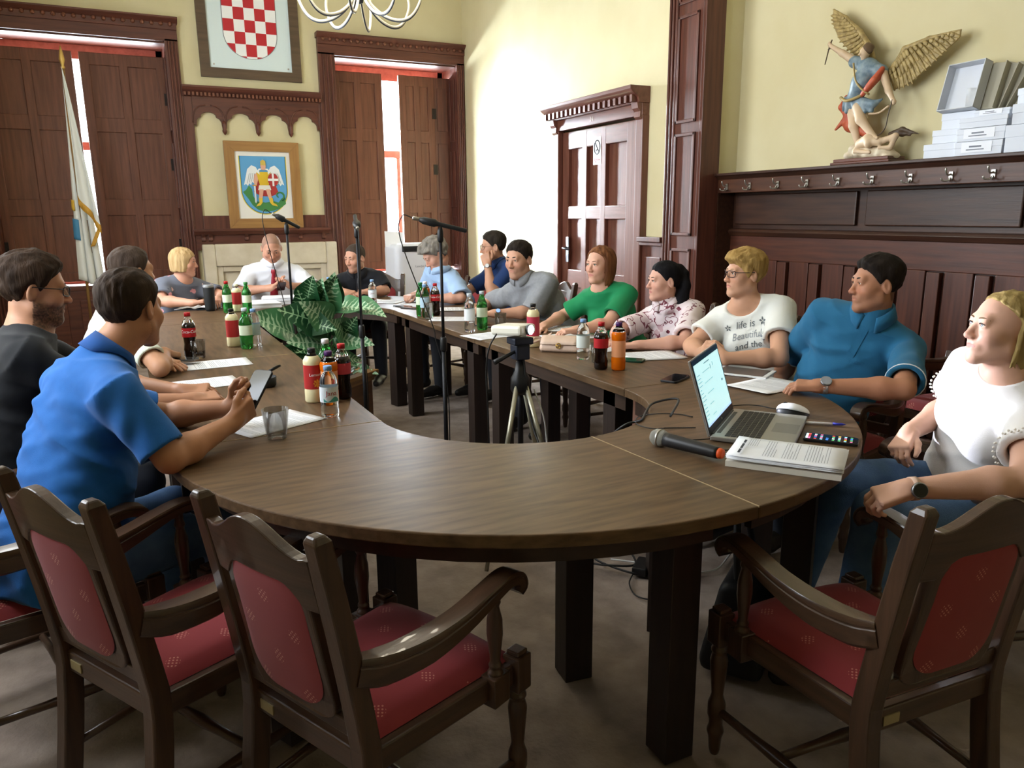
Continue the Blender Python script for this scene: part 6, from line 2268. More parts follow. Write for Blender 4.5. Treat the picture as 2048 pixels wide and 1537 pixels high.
stack(0.93, 6.17, 5, 0.22, 0.30, 0.035, 'low stack of papers left of the man with the tie', seed=4)
stack(1.10, 6.30, -8, 0.30, 0.21, 0.055, 'tall stack of papers right before the man with the tie', seed=5)
fl = thing('file_folder', 'grey and magenta file folder behind the plant', 'folder', (1.33, 6.22, TOP), 0.1)
MB().box(-0.12, 0.12, -0.15, 0.15, 0.0, 0.035).build('pages', PAPER, fl)
MB().box(-0.125, 0.125, -0.155, 0.155, 0.035, 0.039).build('cover', mat('folder_grey', '#6c6470', 0.6), fl)
MB().box(-0.05, 0.10, -0.157, -0.151, 0.004, 0.03).build('spine_label', mat('folder_magenta', '#c05a9a', 0.6), fl)
tag(MB().box(-0.07, 0.07, -0.05, 0.05, 0, 0.008).build('envelope', mat('yellow_paper', '#e3cf8c', 0.8), None, (1.50, 6.05, TOP), 0.3), 'small yellow envelope beside the plant leaves', 'envelope')
nb = thing('notebook', 'open notebook with white pages and dark cover before the blonde woman', 'notebook', (0.47, 6.27, TOP), -0.35)
MB().box(-0.155, 0.155, -0.11, 0.11, 0, 0.004).build('cover', mat('navy_cover', '#1d2a3a', 0.6), nb)
for s in (-1, 1):
    MB().grid(lambda u, v: (s * (0.004 + 0.145 * u), -0.104 + 0.208 * v, 0.0055 + 0.014 * math.sin(PI * min(1, u * 1.15) ** 0.7) * (1 - 0.6 * u)), 9, 3).build('page_block', PAPER, nb, thick=0.002)


def phone(x, y, z, M3, label, screen='#0b0c10', emit=0.0, w=0.074, l=0.155, body='#141417'):
    r = thing('phone', label, 'phone', (x, y, z), 0, 'smartphones')
    b = MB()
    pts = []
    rad = 0.012
    for (cx, cy, a0) in ((w / 2 - rad, -l / 2 + rad, -90), (w / 2 - rad, l / 2 - rad, 0), (-w / 2 + rad, l / 2 - rad, 90), (-w / 2 + rad, -l / 2 + rad, 180)):
        pts += [(cx + rad * math.cos(math.radians(a0 + 22.5 * k)), cy + rad * math.sin(math.radians(a0 + 22.5 * k))) for k in range(5)]
    bo = b.prism(pts, 0, 0.0085, 'z').build('case', mat('phone_' + body.lstrip('#'), body, 0.35), r, bevel=0.0015)
    so = MB().prism([(p[0] * 0.94, p[1] * 0.965) for p in pts], 0.0083, 0.0089, 'z').build('screen', mat('phone_screen_' + screen.lstrip('#'), screen, 0.08), r)
    r.matrix_world = Matrix.Translation((x, y, z)) @ Matrix(M3).to_4x4()
    return r


def R3(rz):
    return [list(q_) for q_ in rotz(math.radians(rz))]


ph = phone(1.875, 1.56, TOP, R3(37), 'smartphone showing rows of bright app icons beside the paper stack')
rr = random.Random(2)
m = {}
for row in range(8):
    for c in range(4):
        if row in (3,) and c > 1:
            continue
        colr = rr.choice(['#e0443a', '#f0f4f8', '#3a7de0', '#f2b632', '#58b06a', '#8fd4e6', '#e86a9a'])
        m.setdefault(colr, MB()).box(-0.028 + c * 0.0155, -0.028 + c * 0.0155 + 0.0078, 0.058 - row * 0.017, 0.0650 - row * 0.017, 0.009, 0.0094)
m.setdefault('#d8f4f8', MB()).box(-0.026, 0.026, 0.0655, 0.072, 0.009, 0.0094)
for c, mb in m.items():
    tag(mb.build('app_icons', mat('icon_' + c.lstrip('#'), c, 0.4, emit=c, estr=0.9), ph), kind='stuff')
phone(2.02, 2.49, TOP, R3(-62), 'black smartphone lying face up behind the laptop')
fr2 = frame_from((-0.55, -0.45, 0.7), (0.4, 0.35, 0.75))
phone(0.335, 2.52, 0.895, [list(q_) for q_ in fr2], 'black smartphone held up by the man in blue')
fr2 = frame_from((0.0, 0.55, 0.85), (0, -0.8, 0.5))
phone(1.115, 6.37, 0.885, [list(q_) for q_ in fr2], 'small dark phone held by the man with the tie', body='#2a1216', l=0.13, w=0.066)
phone(2.09, 2.93, TOP, R3(40), 'phone in a dark green case beside the orange soda', body='#123a2a', screen='#16402f')
phone(1.98, 4.30, TOP, R3(20), 'black phone lying beside the green bottle, right table')
phone(0.19, 3.90, TOP + 0.02, R3(60), 'grey phone under the hand of the man in the pale shirt', body='#55524e', screen='#3a3836')
for i, (x, y, a, lb) in enumerate(((1.86, 5.55, 20, 'dark phone on top of the pile before the grey-haired man'), (1.88, 5.42, 30, 'dark phone at the table edge before the grey-haired man'))):
    phone(x, y, TOP, R3(a), lb)
# tablet
tbt = thing('tablet', 'white tablet computer behind the laptop screen', 'tablet', (2.36, 2.45, TOP), math.radians(30))
MB().box(-0.085, 0.085, -0.12, 0.12, 0, 0.008).build('case', mat('tablet_white', '#e3e4e6', 0.4), tbt, bevel=0.003)
MB().box(-0.074, 0.074, -0.102, 0.102, 0.008, 0.0086).build('screen', mat('tablet_screen', '#4c555a', 0.1), tbt)
# laptop
ALU = mat('laptop_aluminium', '#a9a9a6', 0.35, metal=0.75)
lp = thing('laptop', 'open silver laptop with a bright white screen', 'laptop', (1.70, 1.845, TOP), math.radians(36.6))
MB().box(-0.187, 0.187, -0.243, 0.0, 0.002, 0.016).build('base', ALU, lp, bevel=0.003)
KEY = mat('laptop_key', '#1c1d20', 0.5)
m = MB()
for row in range(6):
    n = 15
    for c in range(n):
        if row == 5 and 4 <= c <= 8:
            continue
        x0 = -0.168 + c * 0.0224
        m.box(x0, x0 + 0.0198, -0.040 - row * 0.0175 - 0.0150, -0.040 - row * 0.0175, 0.016, 0.0175)
m.box(-0.168 + 4 * 0.0224, -0.168 + 8.9 * 0.0224, -0.040 - 5 * 0.0175 - 0.015, -0.040 - 5 * 0.0175, 0.016, 0.0175)
tag(m.build('keyboard', KEY, lp), kind='stuff')
MB().box(-0.055, 0.055, -0.235, -0.160, 0.0158, 0.0163).build('touchpad', mat('touchpad_grey', '#8b8b88', 0.4, metal=0.5), lp)
MB().box(-0.14, 0.14, -0.022, -0.010, 0.0158, 0.0166).build('speaker_grille', mat('grille_dark', '#5d5c58', 0.6, metal=0.5), lp)
MB().box(-0.16, 0.16, -0.006, 0.010, 0.004, 0.018).build('hinge', mat('hinge_dark', '#2b2b2c', 0.5), lp, bevel=0.002)
sc = MB().box(-0.187, 0.187, -0.003, 0.004, 0.0, 0.242).build('screen_lid', ALU, lp, bevel=0.002)
sc.matrix_local = Matrix.Translation((0, 0.004, 0.012)) @ Matrix.Rotation(math.radians(-17.2), 4, 'X')
MB().box(-0.183, 0.183, -0.0045, -0.003, 0.004, 0.238).build('bezel', mat('bezel_black', '#0d0d0f', 0.3), sc)
MB().box(-0.172, 0.172, -0.0050, -0.0045, 0.026, 0.222).build('display', mat('display_white', '#c9f2f4', 0.3, emit='#c9f6fa', estr=0.55), sc)
UI = mat('display_text', '#7d97a4', 0.4, emit='#7d97a4', estr=0.35)
m = MB()
rr = random.Random(5)
for k in range(13):
    z = 0.185 - k * 0.0115
    m.box(-0.165, -0.165 + rr.uniform(0.02, 0.05), -0.0053, -0.0050, z, z + 0.002)
    if k % 3 == 0:
        m.box(-0.09, -0.09 + rr.uniform(0.03, 0.12), -0.0053, -0.0050, z, z + 0.0016)
m.box(-0.05, 0.03, -0.0053, -0.005, 0.208, 0.211)
m.box(0.02, 0.026, -0.0053, -0.005, 0.18, 0.195)
m.box(0.055, 0.061, -0.0053, -0.005, 0.185, 0.197)
m.box(0.12, 0.14, -0.0053, -0.005, 0.118, 0.125)
m.build('display_lines', UI, sc)
MB().box(-0.172, 0.172, -0.0054, -0.0050, 0.026, 0.033).build('task_bar', mat('task_bar_blue', '#a9c6f2', 0.3, emit='#a9c6f2', estr=0.8), sc)
text_mesh('logo', 'hp', 0.012, mat('logo_silver', '#c9c9c9', 0.3, metal=0.8), sc, Matrix.Translation((0, -0.0050, 0.014)) @ Matrix.Rotation(PI / 2, 4, 'X'))
# mouse
mo = thing('computer_mouse', 'white and black computer mouse behind the laptop', 'mouse', (2.01, 1.84, TOP), math.radians(30))


def mouse_pt(u, v, k):
    a = 2 * PI * u
    y = 0.055 * math.cos(PI * (v))
    r_ = math.sqrt(max(0, 1 - (y / 0.0555) ** 2))
    return (0.032 * r_ * math.cos(PI * u), y, k * (0.004 + 0.033 * r_ ** 0.8 * math.sin(PI * u) * (1 + 0.15 * y / 0.055)))


MB().grid(lambda u, v: mouse_pt(u, v, 0.86), 13, 15).build('mouse_body', BLACK, mo)
f = lambda u, v: (lambda p: (p[0], p[1], p[2] + 0.002))(mouse_pt(0.18 + 0.64 * u, 0.03 + 0.94 * v, 1.0))
MB().grid(f, 13, 15).build('top_shell', mat('mouse_white', '#e8e8ea', 0.3), mo, thick=0.002)
MB().lathe([(0.008, -0.003), (0.009, 0), (0.008, 0.003)], 12, (0, 0.026, 0.034), 0, frame_from((1, 0, 0))).build('scroll_wheel', BLACK, mo)
# pens
def pen(x, y, z, d, label, L=0.145, c1='#e6e6ea', c2='#2a2f9a'):
    r = thing('pen', label, 'pen', (x, y, z), 0, 'pens')
    d = nrm(d)
    MB().tube([-d * L * 0.5, d * L * 0.22], 0.0042, 10).build('barrel', mat('pen_' + c1.lstrip('#'), c1, 0.4), r)
    MB().tube([d * L * 0.22, d * L * 0.42, d * L * 0.47, d * L * 0.5], [0.0046, 0.0044, 0.0022, 0.0007], 10).build('grip', mat('pen_' + c2.lstrip('#'), c2, 0.4), r)
    return r


pen(1.995, 1.70, TOP + 0.005, (0.75, -0.66, 0), 'white and blue ballpoint pen beside the laptop')
pen(1.705, 6.24, 0.865, (-0.05, 0.1, -1), 'dark pen held upright by the man in black', c1='#2c2e36', c2='#1b1c22')
pen(2.06, 5.72, 0.835, (-0.5, 0.1, -0.6), 'pen held by the grey-haired man', c1='#24262c', c2='#2c2e36')
pen(2.33, 3.86, TOP + 0.012, (0.9, 0.35, 0), 'dark pen lying on the sheets before the woman in green', c1='#22242a', c2='#2a2f3a')
# printed report on the near right corner
rp = thing('report_stack', 'thick printed report with a bold heading on the near right table corner', 'paper stack', (1.60, 1.475, TOP), math.radians(37))
rr = random.Random(8)
MB().box(-0.105, 0.105, -0.1485, 0.1485, 0, 0.016).build('lower_pages', mat('lower_pages_cream', '#dcd8cb', 0.85), rp)
for k in range(6):
    o = MB().grid(lambda u, v: (0.21 * (u - 0.5), 0.297 * (v - 0.5), 0.017 + 0.0022 * k + 0.012 * max(0, v - 0.82) ** 2 * 6 + 0.004 * (1 - u) ** 3), 6, 9).build('sheet', PAPER, rp, thick=0.0008)
    o.rotation_euler = (0, 0, rr.uniform(-0.03, 0.03) if k < 5 else 0)
    o.location = (rr.uniform(-0.006, 0.006) if k < 5 else 0, rr.uniform(-0.006, 0.006) if k < 5 else 0, 0)
m = MB()
for k in range(24):
    y = 0.055 - k * 0.0072
    if k in (5, 6, 13, 14):
        continue
    L = 0.15 * (1 if rr.random() < 0.8 else 0.5)
    m.add([(-0.075, y, 0.0335), (-0.075 + L, y, 0.0335), (-0.075 + L, y + 0.0015, 0.0335), (-0.075, y + 0.0015, 0.0335)], [(0, 1, 2, 3)])
for k in range(5):
    m.add([(0.0, 0.105 - k * 0.006, 0.036), (0.07, 0.105 - k * 0.006, 0.036), (0.07, 0.1062 - k * 0.006, 0.036), (0.0, 0.1062 - k * 0.006, 0.036)], [(0, 1, 2, 3)])
m.build('printed_lines', PINK, rp)
m = MB()
for k, (x0, x1) in enumerate(((-0.085, -0.045), (-0.04, 0.01), (0.016, 0.05))):
    m.add([(x0, 0.115, 0.0375), (x1, 0.115, 0.0375), (x1, 0.122, 0.0375), (x0, 0.122, 0.0375)], [(0, 1, 2, 3)])
m.build('heading_print', mat('heading_ink', '#3b3f46', 0.8), rp)
# wireless hand microphone
mk = thing('hand_microphone', 'wireless microphone with silver grille and orange end cap lying on the table', 'microphone', (1.41, 1.68, TOP + 0.024))
ax_ = nrm((0.31, -0.95, -0.02))
fr = frame_from(ax_)
MB().lathe([(0.006, -0.118), (0.018, -0.115), (0.0255, -0.103), (0.027, -0.09), (0.0265, -0.083), (0.0245, -0.076), (0.021, -0.068)], 24, (0, 0, 0), 0, fr).build('grille', mat('mic_grille', '#9a9a92', 0.35, metal=0.7, bump=1.0, bscale=700), mk)
MB().lathe([(0.0275, -0.092), (0.0275, -0.084)], 24, (0, 0, 0), 0, fr).build('grille_ring', STEEL, mk)
MB().lathe([(0.0215, -0.069), (0.021, -0.05), (0.0175, 0.10), (0.0165, 0.108)], 24, (0, 0, 0), 0, fr).build('handle', mat('mic_black', '#1c1c1e', 0.4), mk)
MB().lathe([(0.0150, 0.107), (0.0155, 0.114), (0.013, 0.122), (0.008, 0.124)], 20, (0, 0, 0), 0, fr).build('end_cap', mat('mic_orange', '#d8521c', 0.45), mk)
# cables of the laptop
CBL = mat('black_cable', '#141414', 0.5)
z = TOP + 0.004


def cable(label, pts, r=0.0032, n=60, m_=CBL, name='cable'):
    return tag(MB().tube(smooth_pts(pts, n), r, 7).build(name, m_), label, 'cable', 'cables')


cable('thick black video cable running from the laptop over the table edge to the projector', [(1.60, 1.99, z + 0.008), (1.72, 2.10, z + 0.03), (1.66, 2.16, z + 0.01), (1.58, 2.10, z), (1.50, 2.02, z), (1.43, 2.02, z - 0.01), (1.40, 2.12, 0.66), (1.44, 2.40, 0.45), (1.46, 2.70, 0.55), (1.45, 2.79, 0.90)], 0.0042)
cable('thin black cable looped on the table behind the microphone', [(1.60, 1.86, z), (1.52, 1.90, z), (1.47, 1.92, z), (1.46, 1.99, z), (1.52, 2.06, z), (1.60, 2.06, z), (1.66, 2.02, z), (1.68, 1.97, z)], 0.002)
cable('thin black cable from the laptop toward the mouse', [(1.80, 1.97, z), (1.90, 2.02, z), (1.98, 1.99, z), (2.00, 1.93, z), (2.01, 1.90, z)], 0.002)
cable('thin black cable trailing toward the hand microphone', [(1.56, 1.74, z), (1.50, 1.76, z), (1.46, 1.80, z), (1.44, 1.86, z), (1.50, 1.90, z + 0.002)], 0.0018)
cable('short black lead hanging from the near side of the laptop', [(1.62, 1.645, z + 0.006), (1.57, 1.63, z), (1.52, 1.63, z), (1.49, 1.66, z)], 0.002)
zf = 0.004
cable('black power cable coiled on the carpet under the table', [(1.66, 2.62, zf), (1.60, 2.52, zf + 0.01), (1.66, 2.42, zf + 0.02), (1.76, 2.38, zf + 0.02), (1.80, 2.52, zf + 0.03), (1.70, 2.60, zf + 0.02), (1.64, 2.50, zf + 0.02), (1.70, 2.36, zf + 0.01), (1.78, 2.30, zf)], 0.0045)
cable('thin black cord looping in front of the power adapter', [(1.74, 2.36, zf), (1.66, 2.28, zf), (1.63, 2.18, zf), (1.70, 2.12, zf), (1.80, 2.16, zf)], 0.003)
cable('white cable on the carpet behind the near table legs', [(1.72, 2.50, zf), (1.80, 2.42, zf), (1.92, 2.26, zf), (2.05, 2.22, zf), (2.2, 2.3, zf)], 0.004, m_=mat('white_cable', '#c9c9c6', 0.5))
tag(MB().box(-0.06, 0.06, -0.03, 0.03, 0, 0.035).build('power_adapter', BLACK, None, (1.78, 2.36, 0.0), 0.7, bevel=0.006), 'black power adapter on the carpet under the table', 'adapter')
# beige handbag with strap
hb = thing('handbag', 'small beige handbag with brass clasp lying on the right table', 'handbag', (1.95, 3.32, TOP), math.radians(-42))
BEI = mat('beige_leather', '#c9ad98', 0.5, col2='#d2b8a5', nscale=20)
F = Field()
F.custom(lambda x, y, z: (lambda ax, ay, az: np.sqrt(np.maximum(ax, 0) ** 2 + np.maximum(ay, 0) ** 2 + np.maximum(az, 0) ** 2) - 0.018)(np.abs(x) - (0.085 - 0.25 * np.maximum(z - 0.02, 0)), np.abs(y) - (0.045 - 0.3 * np.maximum(z - 0.02, 0)), np.abs(z - 0.035) - 0.016), (-0.11, -0.07, 0), (0.11, 0.07, 0.075), 0.01)
v, qd = polygonise(F, 0.006)
link('bag_body', quad_mesh('bag_body', v, qd, BEI), hb)
MB().grid(lambda u, v: (-0.095 + 0.19 * u, -0.068 + 0.13 * v, 0.040 + 0.036 * math.sin(PI * min(1, v * 1.1)) + 0.002), 9, 9).build('flap', BEI, hb, thick=0.004)
m = MB().tube([(0.012 * math.cos(t), -0.068 + 0.002 * math.sin(t), 0.036 + 0.012 * math.sin(t)) for t in np.linspace(0, 2 * PI, 17)[:-1]], 0.003, 6, closed=True)
m.tube([(-0.014, -0.07, 0.036), (0.014, -0.07, 0.036)], 0.003, 6)
m.build('clasp', BRASS, hb)
sp_ = smooth_pts([(-0.09, 0.0, 0.05), (-0.13, -0.02, 0.06), (-0.15, -0.05, 0.03), (-0.22, -0.06, 0.006), (-0.24, 0.01, 0.006), (-0.17, 0.03, 0.02), (-0.10, 0.06, 0.05), (-0.06, 0.05, 0.075)], 40)
m = MB()
m.add([p + np.array(o_) for p in sp_ for o_ in ((0, 0, 0.011), (0, 0, -0.001))], [(2 * i, 2 * i + 1, 2 * i + 3, 2 * i + 2) for i in range(len(sp_) - 1)], 0, True)
m.build('strap', BEI, hb, thick=0.003)
tag(MB().lathe([(0.014, 0), (0.016, 0.004), (0.012, 0.012), (0.004, 0.016)], 16).build('napkin_ball', WHITE, None, (2.33, 2.67, TOP + 0.02)), 'crumpled white tissue in the hands of the woman in the white T-shirt', 'tissue')

# ------------------------------------------------------------------ pictures on the far wall
def Dv(x, y, z):
    return Vector(D(x, y, z))


YP = YW - 0.045
arms = thing('framed_coat_of_arms', 'large framed red and white chequered shield high on the far wall', 'picture', D(1.204, YW, 2.64))
K = DS


def pbox(x0, x1, y0, y1, z0, z1):
    return MB().box((x0 - 1.204) * K, (x1 - 1.204) * K, y0 * K, y1 * K, (z0 - 2.64) * K, (z1 - 2.64) * K)


FRM = wood('dark_frame_wood', '#4c3b2c', '#5d4a38', 0.5, 0)
pbox(0.771, 1.637, -0.035, 0.0, 2.64, 2.72).build('frame_bottom', FRM, arms)
pbox(0.771, 1.637, -0.035, 0.0, 3.52, 3.60).build('frame_top', FRM, arms)
pbox(0.771, 0.853, -0.035, 0.0, 2.72, 3.52).build('frame_side', FRM, arms)
pbox(1.555, 1.637, -0.035, 0.0, 2.72, 3.52).build('frame_side', FRM, arms)
pbox(0.853, 1.555, -0.018, 0.0, 2.72, 3.52).build('backing_panel', mat('pale_blue_panel', '#d6e6ea', 0.5), arms)
cx, hw, zb, zt = 1.212, 0.226, 2.812, 3.36
sh = [(cx + hw, zt), (cx - hw, zt)]
sh += [(cx - hw * math.cos(t), 3.02 - (3.02 - zb) * math.sin(t)) for t in np.linspace(0, PI, 25)]
L2 = lambda p: ((p[0] - 1.204) * K, (p[1] - 2.64) * K)
SW_, SR_ = mat('shield_white', '#eef1f3', 0.4), mat('shield_red', '#b5212c', 0.4)
MB().prism([L2((cx + (p[0] - cx) * 1.025, 3.02 + (p[1] - 3.02) * 1.015)) for p in sh], -0.022 * K, -0.018 * K, 'y').build('shield_outline', mat('shield_grey', '#7c8288', 0.4), arms)
MB().prism([L2(p) for p in sh], -0.0235 * K, -0.020 * K, 'y').build('shield', SW_, arms)
rh, cw = 0.1005, 2 * hw / 5
for r in range(6):
    for c in range(5):
        if (r + c) % 2 == 0:
            z1 = 3.333 - r * rh
            sq = [(cx - hw + c * cw, z1 - rh), (cx - hw + (c + 1) * cw, z1 - rh), (cx - hw + (c + 1) * cw, z1), (cx - hw + c * cw, z1)]
            pl = clip_convex(sq, sh)
            if len(pl) > 2:
                MB().prism([L2(p) for p in pl], -0.0245 * K, -0.0230 * K, 'y').build('red_square', SR_, arms)
for x in (0.885, 1.523):
    MB().lathe([(0.009, 0), (0.009, 0.004)], 12, ((x - 1.204) * K, -0.018 * K, 0.11 * K), 0, frame_from((0, -1, 0))).build('mounting_screw', STEEL, arms)

# emblem with the winged knight
em = thing('framed_emblem', 'light wooden frame with a winged armoured figure on a blue shield', 'picture', D(1.227, YW - 0.035, 1.336))
FW = wood('light_frame_wood', '#8a6236', '#a37a46', 0.45, 0)
FWZ = wood('light_frame_wood_upright', '#8a6236', '#a37a46', 0.45, 2)
WF, HF_ = 0.66 * K, 0.77 * K
fw_ = 0.088 * K
for (pts, mt) in (([(-WF / 2, 0), (WF / 2, 0), (WF / 2 - fw_, fw_), (-WF / 2 + fw_, fw_)], FW), ([(-WF / 2, HF_), (-WF / 2 + fw_, HF_ - fw_), (WF / 2 - fw_, HF_ - fw_), (WF / 2, HF_)], FW),
                  ([(-WF / 2, 0), (-WF / 2 + fw_, fw_), (-WF / 2 + fw_, HF_ - fw_), (-WF / 2, HF_)], FWZ), ([(WF / 2, 0), (WF / 2, HF_), (WF / 2 - fw_, HF_ - fw_), (WF / 2 - fw_, fw_)], FWZ)):
    MB().prism(pts, -0.035, 0, 'y').build('frame_member', mt, em, bevel=0.003)
iw, ih = WF - 2 * fw_, HF_ - 2 * fw_
layer = [0.012]


def art(pts, col, nm, closed=True):
    layer[0] += 0.0006
    q_ = [((u - 0.5) * iw, fw_ + v * ih) for u, v in pts]
    return MB().prism(q_, -layer[0], -layer[0] + 0.0006, 'y').build(nm, mat('art_' + col.lstrip('#'), col, 0.6), em)


def sym(pts):
    return pts


art([(0, 0), (1, 0), (1, 1), (0, 1)], '#e8e6df', 'picture_ground')
shl = lambda k: [(0.5 + 0.42 * k, 0.935 + 0.02 * (k - 1)), (0.5 - 0.42 * k, 0.935 + 0.02 * (k - 1))] + [(0.5 - 0.42 * k * math.cos(t), 0.43 - 0.36 * k * math.sin(t)) for t in np.linspace(0, PI, 25)]
art(shl(1.035), '#d8c63c', 'shield_border')
art(shl(1.0), '#24506a', 'shield_line')
art(shl(0.975), '#5b9ed0', 'shield_field')
art([(0.10, 0.40), (0.16, 0.43), (0.22, 0.50), (0.27, 0.44), (0.28, 0.34), (0.34, 0.26), (0.50, 0.24), (0.66, 0.26), (0.74, 0.24), (0.80, 0.30), (0.87, 0.33), (0.88, 0.22), (0.78, 0.16), (0.66, 0.12), (0.5, 0.10), (0.36, 0.13), (0.26, 0.20), (0.19, 0.30)], '#3f7d42', 'dragon_body')
layer[0] += 0.0006
MB().tube([((0.765 - 0.5 + (0.085 - 0.012 * t) * math.cos(t)) * iw, -layer[0], fw_ + (0.345 + (0.062 - 0.008 * t) * math.sin(t)) * ih) for t in np.linspace(-1.2, 4.2, 26)], np.linspace(0.013, 0.006, 26), 6).build('dragon_tail', mat('art_3f7d42', '#3f7d42', 0.6), em)
art([(0.36, 0.70), (0.64, 0.70), (0.70, 0.52), (0.76, 0.38), (0.60, 0.33), (0.42, 0.34), (0.30, 0.40), (0.33, 0.55)], '#a8302e', 'cape')
wing = [(0.42, 0.69), (0.37, 0.77), (0.29, 0.80), (0.21, 0.74), (0.17, 0.62), (0.13, 0.50), (0.17, 0.52), (0.20, 0.49), (0.23, 0.53), (0.26, 0.50), (0.28, 0.55), (0.32, 0.53), (0.33, 0.60), (0.38, 0.62)]
art(wing, '#e9edee', 'wing')
art([(1.0 - u, v) for u, v in wing][::-1], '#e9edee', 'wing')
for s in (0, 1):
    for k in range(4):
        pts = [(0.19 + 0.04 * k, 0.53 + 0.012 * k), (0.196 + 0.04 * k, 0.53 + 0.012 * k), (0.246 + 0.03 * k, 0.68), (0.24 + 0.03 * k, 0.68)]
        art(pts if not s else [(1 - u, v) for u, v in pts][::-1], '#5c6468', 'feather_line')
art([(0.33, 0.66), (0.39, 0.70), (0.42, 0.66), (0.39, 0.58), (0.36, 0.50), (0.32, 0.50), (0.31, 0.56)], '#d9a58c', 'arm')
art([(0.37, 0.70), (0.63, 0.70), (0.61, 0.60), (0.58, 0.50), (0.50, 0.455), (0.42, 0.50), (0.39, 0.60)], '#d9b52a', 'breastplate')
art([(0.37, 0.70), (0.43, 0.66), (0.42, 0.72), (0.47, 0.74), (0.53, 0.74), (0.58, 0.72), (0.58, 0.66), (0.63, 0.70), (0.58, 0.75), (0.42, 0.75)], '#e9edee', 'shoulder_cloth')
art([(0.40, 0.50), (0.60, 0.50), (0.62, 0.43), (0.55, 0.42), (0.50, 0.43), (0.45, 0.42), (0.38, 0.43)], '#e4e2d8', 'skirt')
for pts in ([(0.40, 0.44), (0.48, 0.44), (0.46, 0.36), (0.44, 0.28), (0.38, 0.28), (0.39, 0.36)], [(0.52, 0.44), (0.60, 0.44), (0.61, 0.36), (0.63, 0.28), (0.57, 0.28), (0.54, 0.36)]):
    art(pts, '#d9a58c', 'leg')
for pts in ([(0.375, 0.31), (0.445, 0.31), (0.44, 0.24), (0.40, 0.20), (0.32, 0.18), (0.34, 0.21), (0.385, 0.24)], [(0.565, 0.31), (0.635, 0.31), (0.64, 0.24), (0.70, 0.21), (0.72, 0.18), (0.62, 0.20), (0.58, 0.24)]):
    art(pts, '#d9b83a', 'boot')
art([(0.46, 0.84), (0.54, 0.84), (0.55, 0.78), (0.53, 0.73), (0.47, 0.73), (0.45, 0.78)], '#d9a58c', 'face')
art([(0.45, 0.80), (0.55, 0.80), (0.545, 0.86), (0.50, 0.885), (0.455, 0.86)], '#c9ae52', 'helmet')
art([(0.305, 0.50), (0.335, 0.50), (0.335, 0.25), (0.32, 0.23), (0.305, 0.25)], '#d5dde2', 'sword_blade')
art([(0.28, 0.505), (0.36, 0.505), (0.36, 0.49), (0.28, 0.49)], '#c9963a', 'sword_guard')
art([(0.665 + 0.098 * math.cos(t), 0.585 + 0.098 * math.sin(t)) for t in np.linspace(0, 2 * PI, 25)[:-1]], '#a8302e', 'round_shield')
art([(0.648, 0.49), (0.682, 0.49), (0.682, 0.68), (0.648, 0.68)], '#eceeee', 'cross_upright')
art([(0.57, 0.568), (0.76, 0.568), (0.76, 0.602), (0.57, 0.602)], '#eceeee', 'cross_bar')

# ------------------------------------------------------------------ flag
fg = thing('flag', 'white ceremonial flag with gold fringe on a pole before the shutters', 'flag', (-0.36, 8.55, 0))
MB().tube([(0.0, 0, 0.0), (0.02, 0, 1.4), (0.045, 0, 2.80)], 0.014, 10).build('pole', wood('pole_wood', '#7a5a30', '#94713f', 0.4, 2), fg)
MB().lathe([(0.012, 2.78), (0.02, 2.80), (0.012, 2.82), (0.026, 2.87), (0.016, 2.93), (0.003, 2.99)], 12, (0.045, 0, 0)).build('finial', mat('finial_gold', '#c9a860', 0.35, metal=0.6), fg)
FLAG = mat('white_flag_satin', '#dfe2df', 0.5, sheen=0.2)
GOLD = mat('gold_fringe', '#b07e22', 0.6, col2='#c99a3a', nscale=120, stretch=(1, 1, 0.1))


def drape(u, v, wl, wr, z0, zl, zr, yo=0.0, ph=0.0, amp=0.02):
    """u across, v down; the cloth is gathered at the top and spreads downward"""
    top = 2.80
    zbot = zl + (zr - zl) * u
    z = top + (zbot - top) * v
    s_ = v ** 0.85
    x = 0.035 + s_ * (wl + (wr - wl) * u) + 0.012 * math.sin(9 * u + 3 * v + ph) * s_
    y = -0.03 + yo + amp * s_ * math.sin(11 * u + ph) - 0.02 * v
    return (x, y, z)


f1 = lambda u, v: drape(u, v, 0.0, 0.165, 0, 1.62, 1.34, -0.03, 0.4, 0.018)
f2 = lambda u, v: drape(u, v, -0.075, 0.05, 0, 0.86, 0.80, 0.03, 1.7, 0.022)
f3 = lambda u, v: drape(u, v, 0.02, 0.125, 0, 0.82, 0.86, 0.06, 2.9, 0.02)
for k, fn in enumerate((f1, f2, f3)):
    MB().grid(fn, 26, 40).build('cloth_fold', FLAG, fg, thick=0.002)
m = MB()
m.grid(lambda u, v: tuple(np.array(f1(u, 1.0)) + np.array((0.0, -0.004, 0.03 - 0.075 * v))), 26, 3)
m.build('fringe', GOLD, fg, thick=0.004)
m = MB().grid(lambda u, v: (0.155 + 0.045 * (1 - v) - 0.05 * u * 0 - 0.055 * (v), -0.058, 1.37 - 0.20 * v + 0.035 * (u - 0.5)), 4, 12)
MB().grid(lambda u, v: tuple(np.array((0.20 - 0.075 * v, -0.05, 1.345 - 0.17 * v)) + np.array((-0.04, 0, -0.005)) * u), 4, 10).build('fringe', GOLD, fg, thick=0.004)
MB().grid(lambda u, v: tuple(np.array(f2(0.55 + 0.1 * u, 0.18 + 0.22 * v)) + np.array((0.0, -0.014, 0))), 3, 14).build('fringe', GOLD, fg, thick=0.003)
MB().grid(lambda u, v: tuple(np.array(f2(0.0 + 0.5 * u, 0.70 + 0.10 * v)) + np.array((-0.012, -0.012, 0))), 8, 8).build('printed_crest', mat('flag_crest_blue', '#3f7fa8', 0.6), fg, thick=0.002)
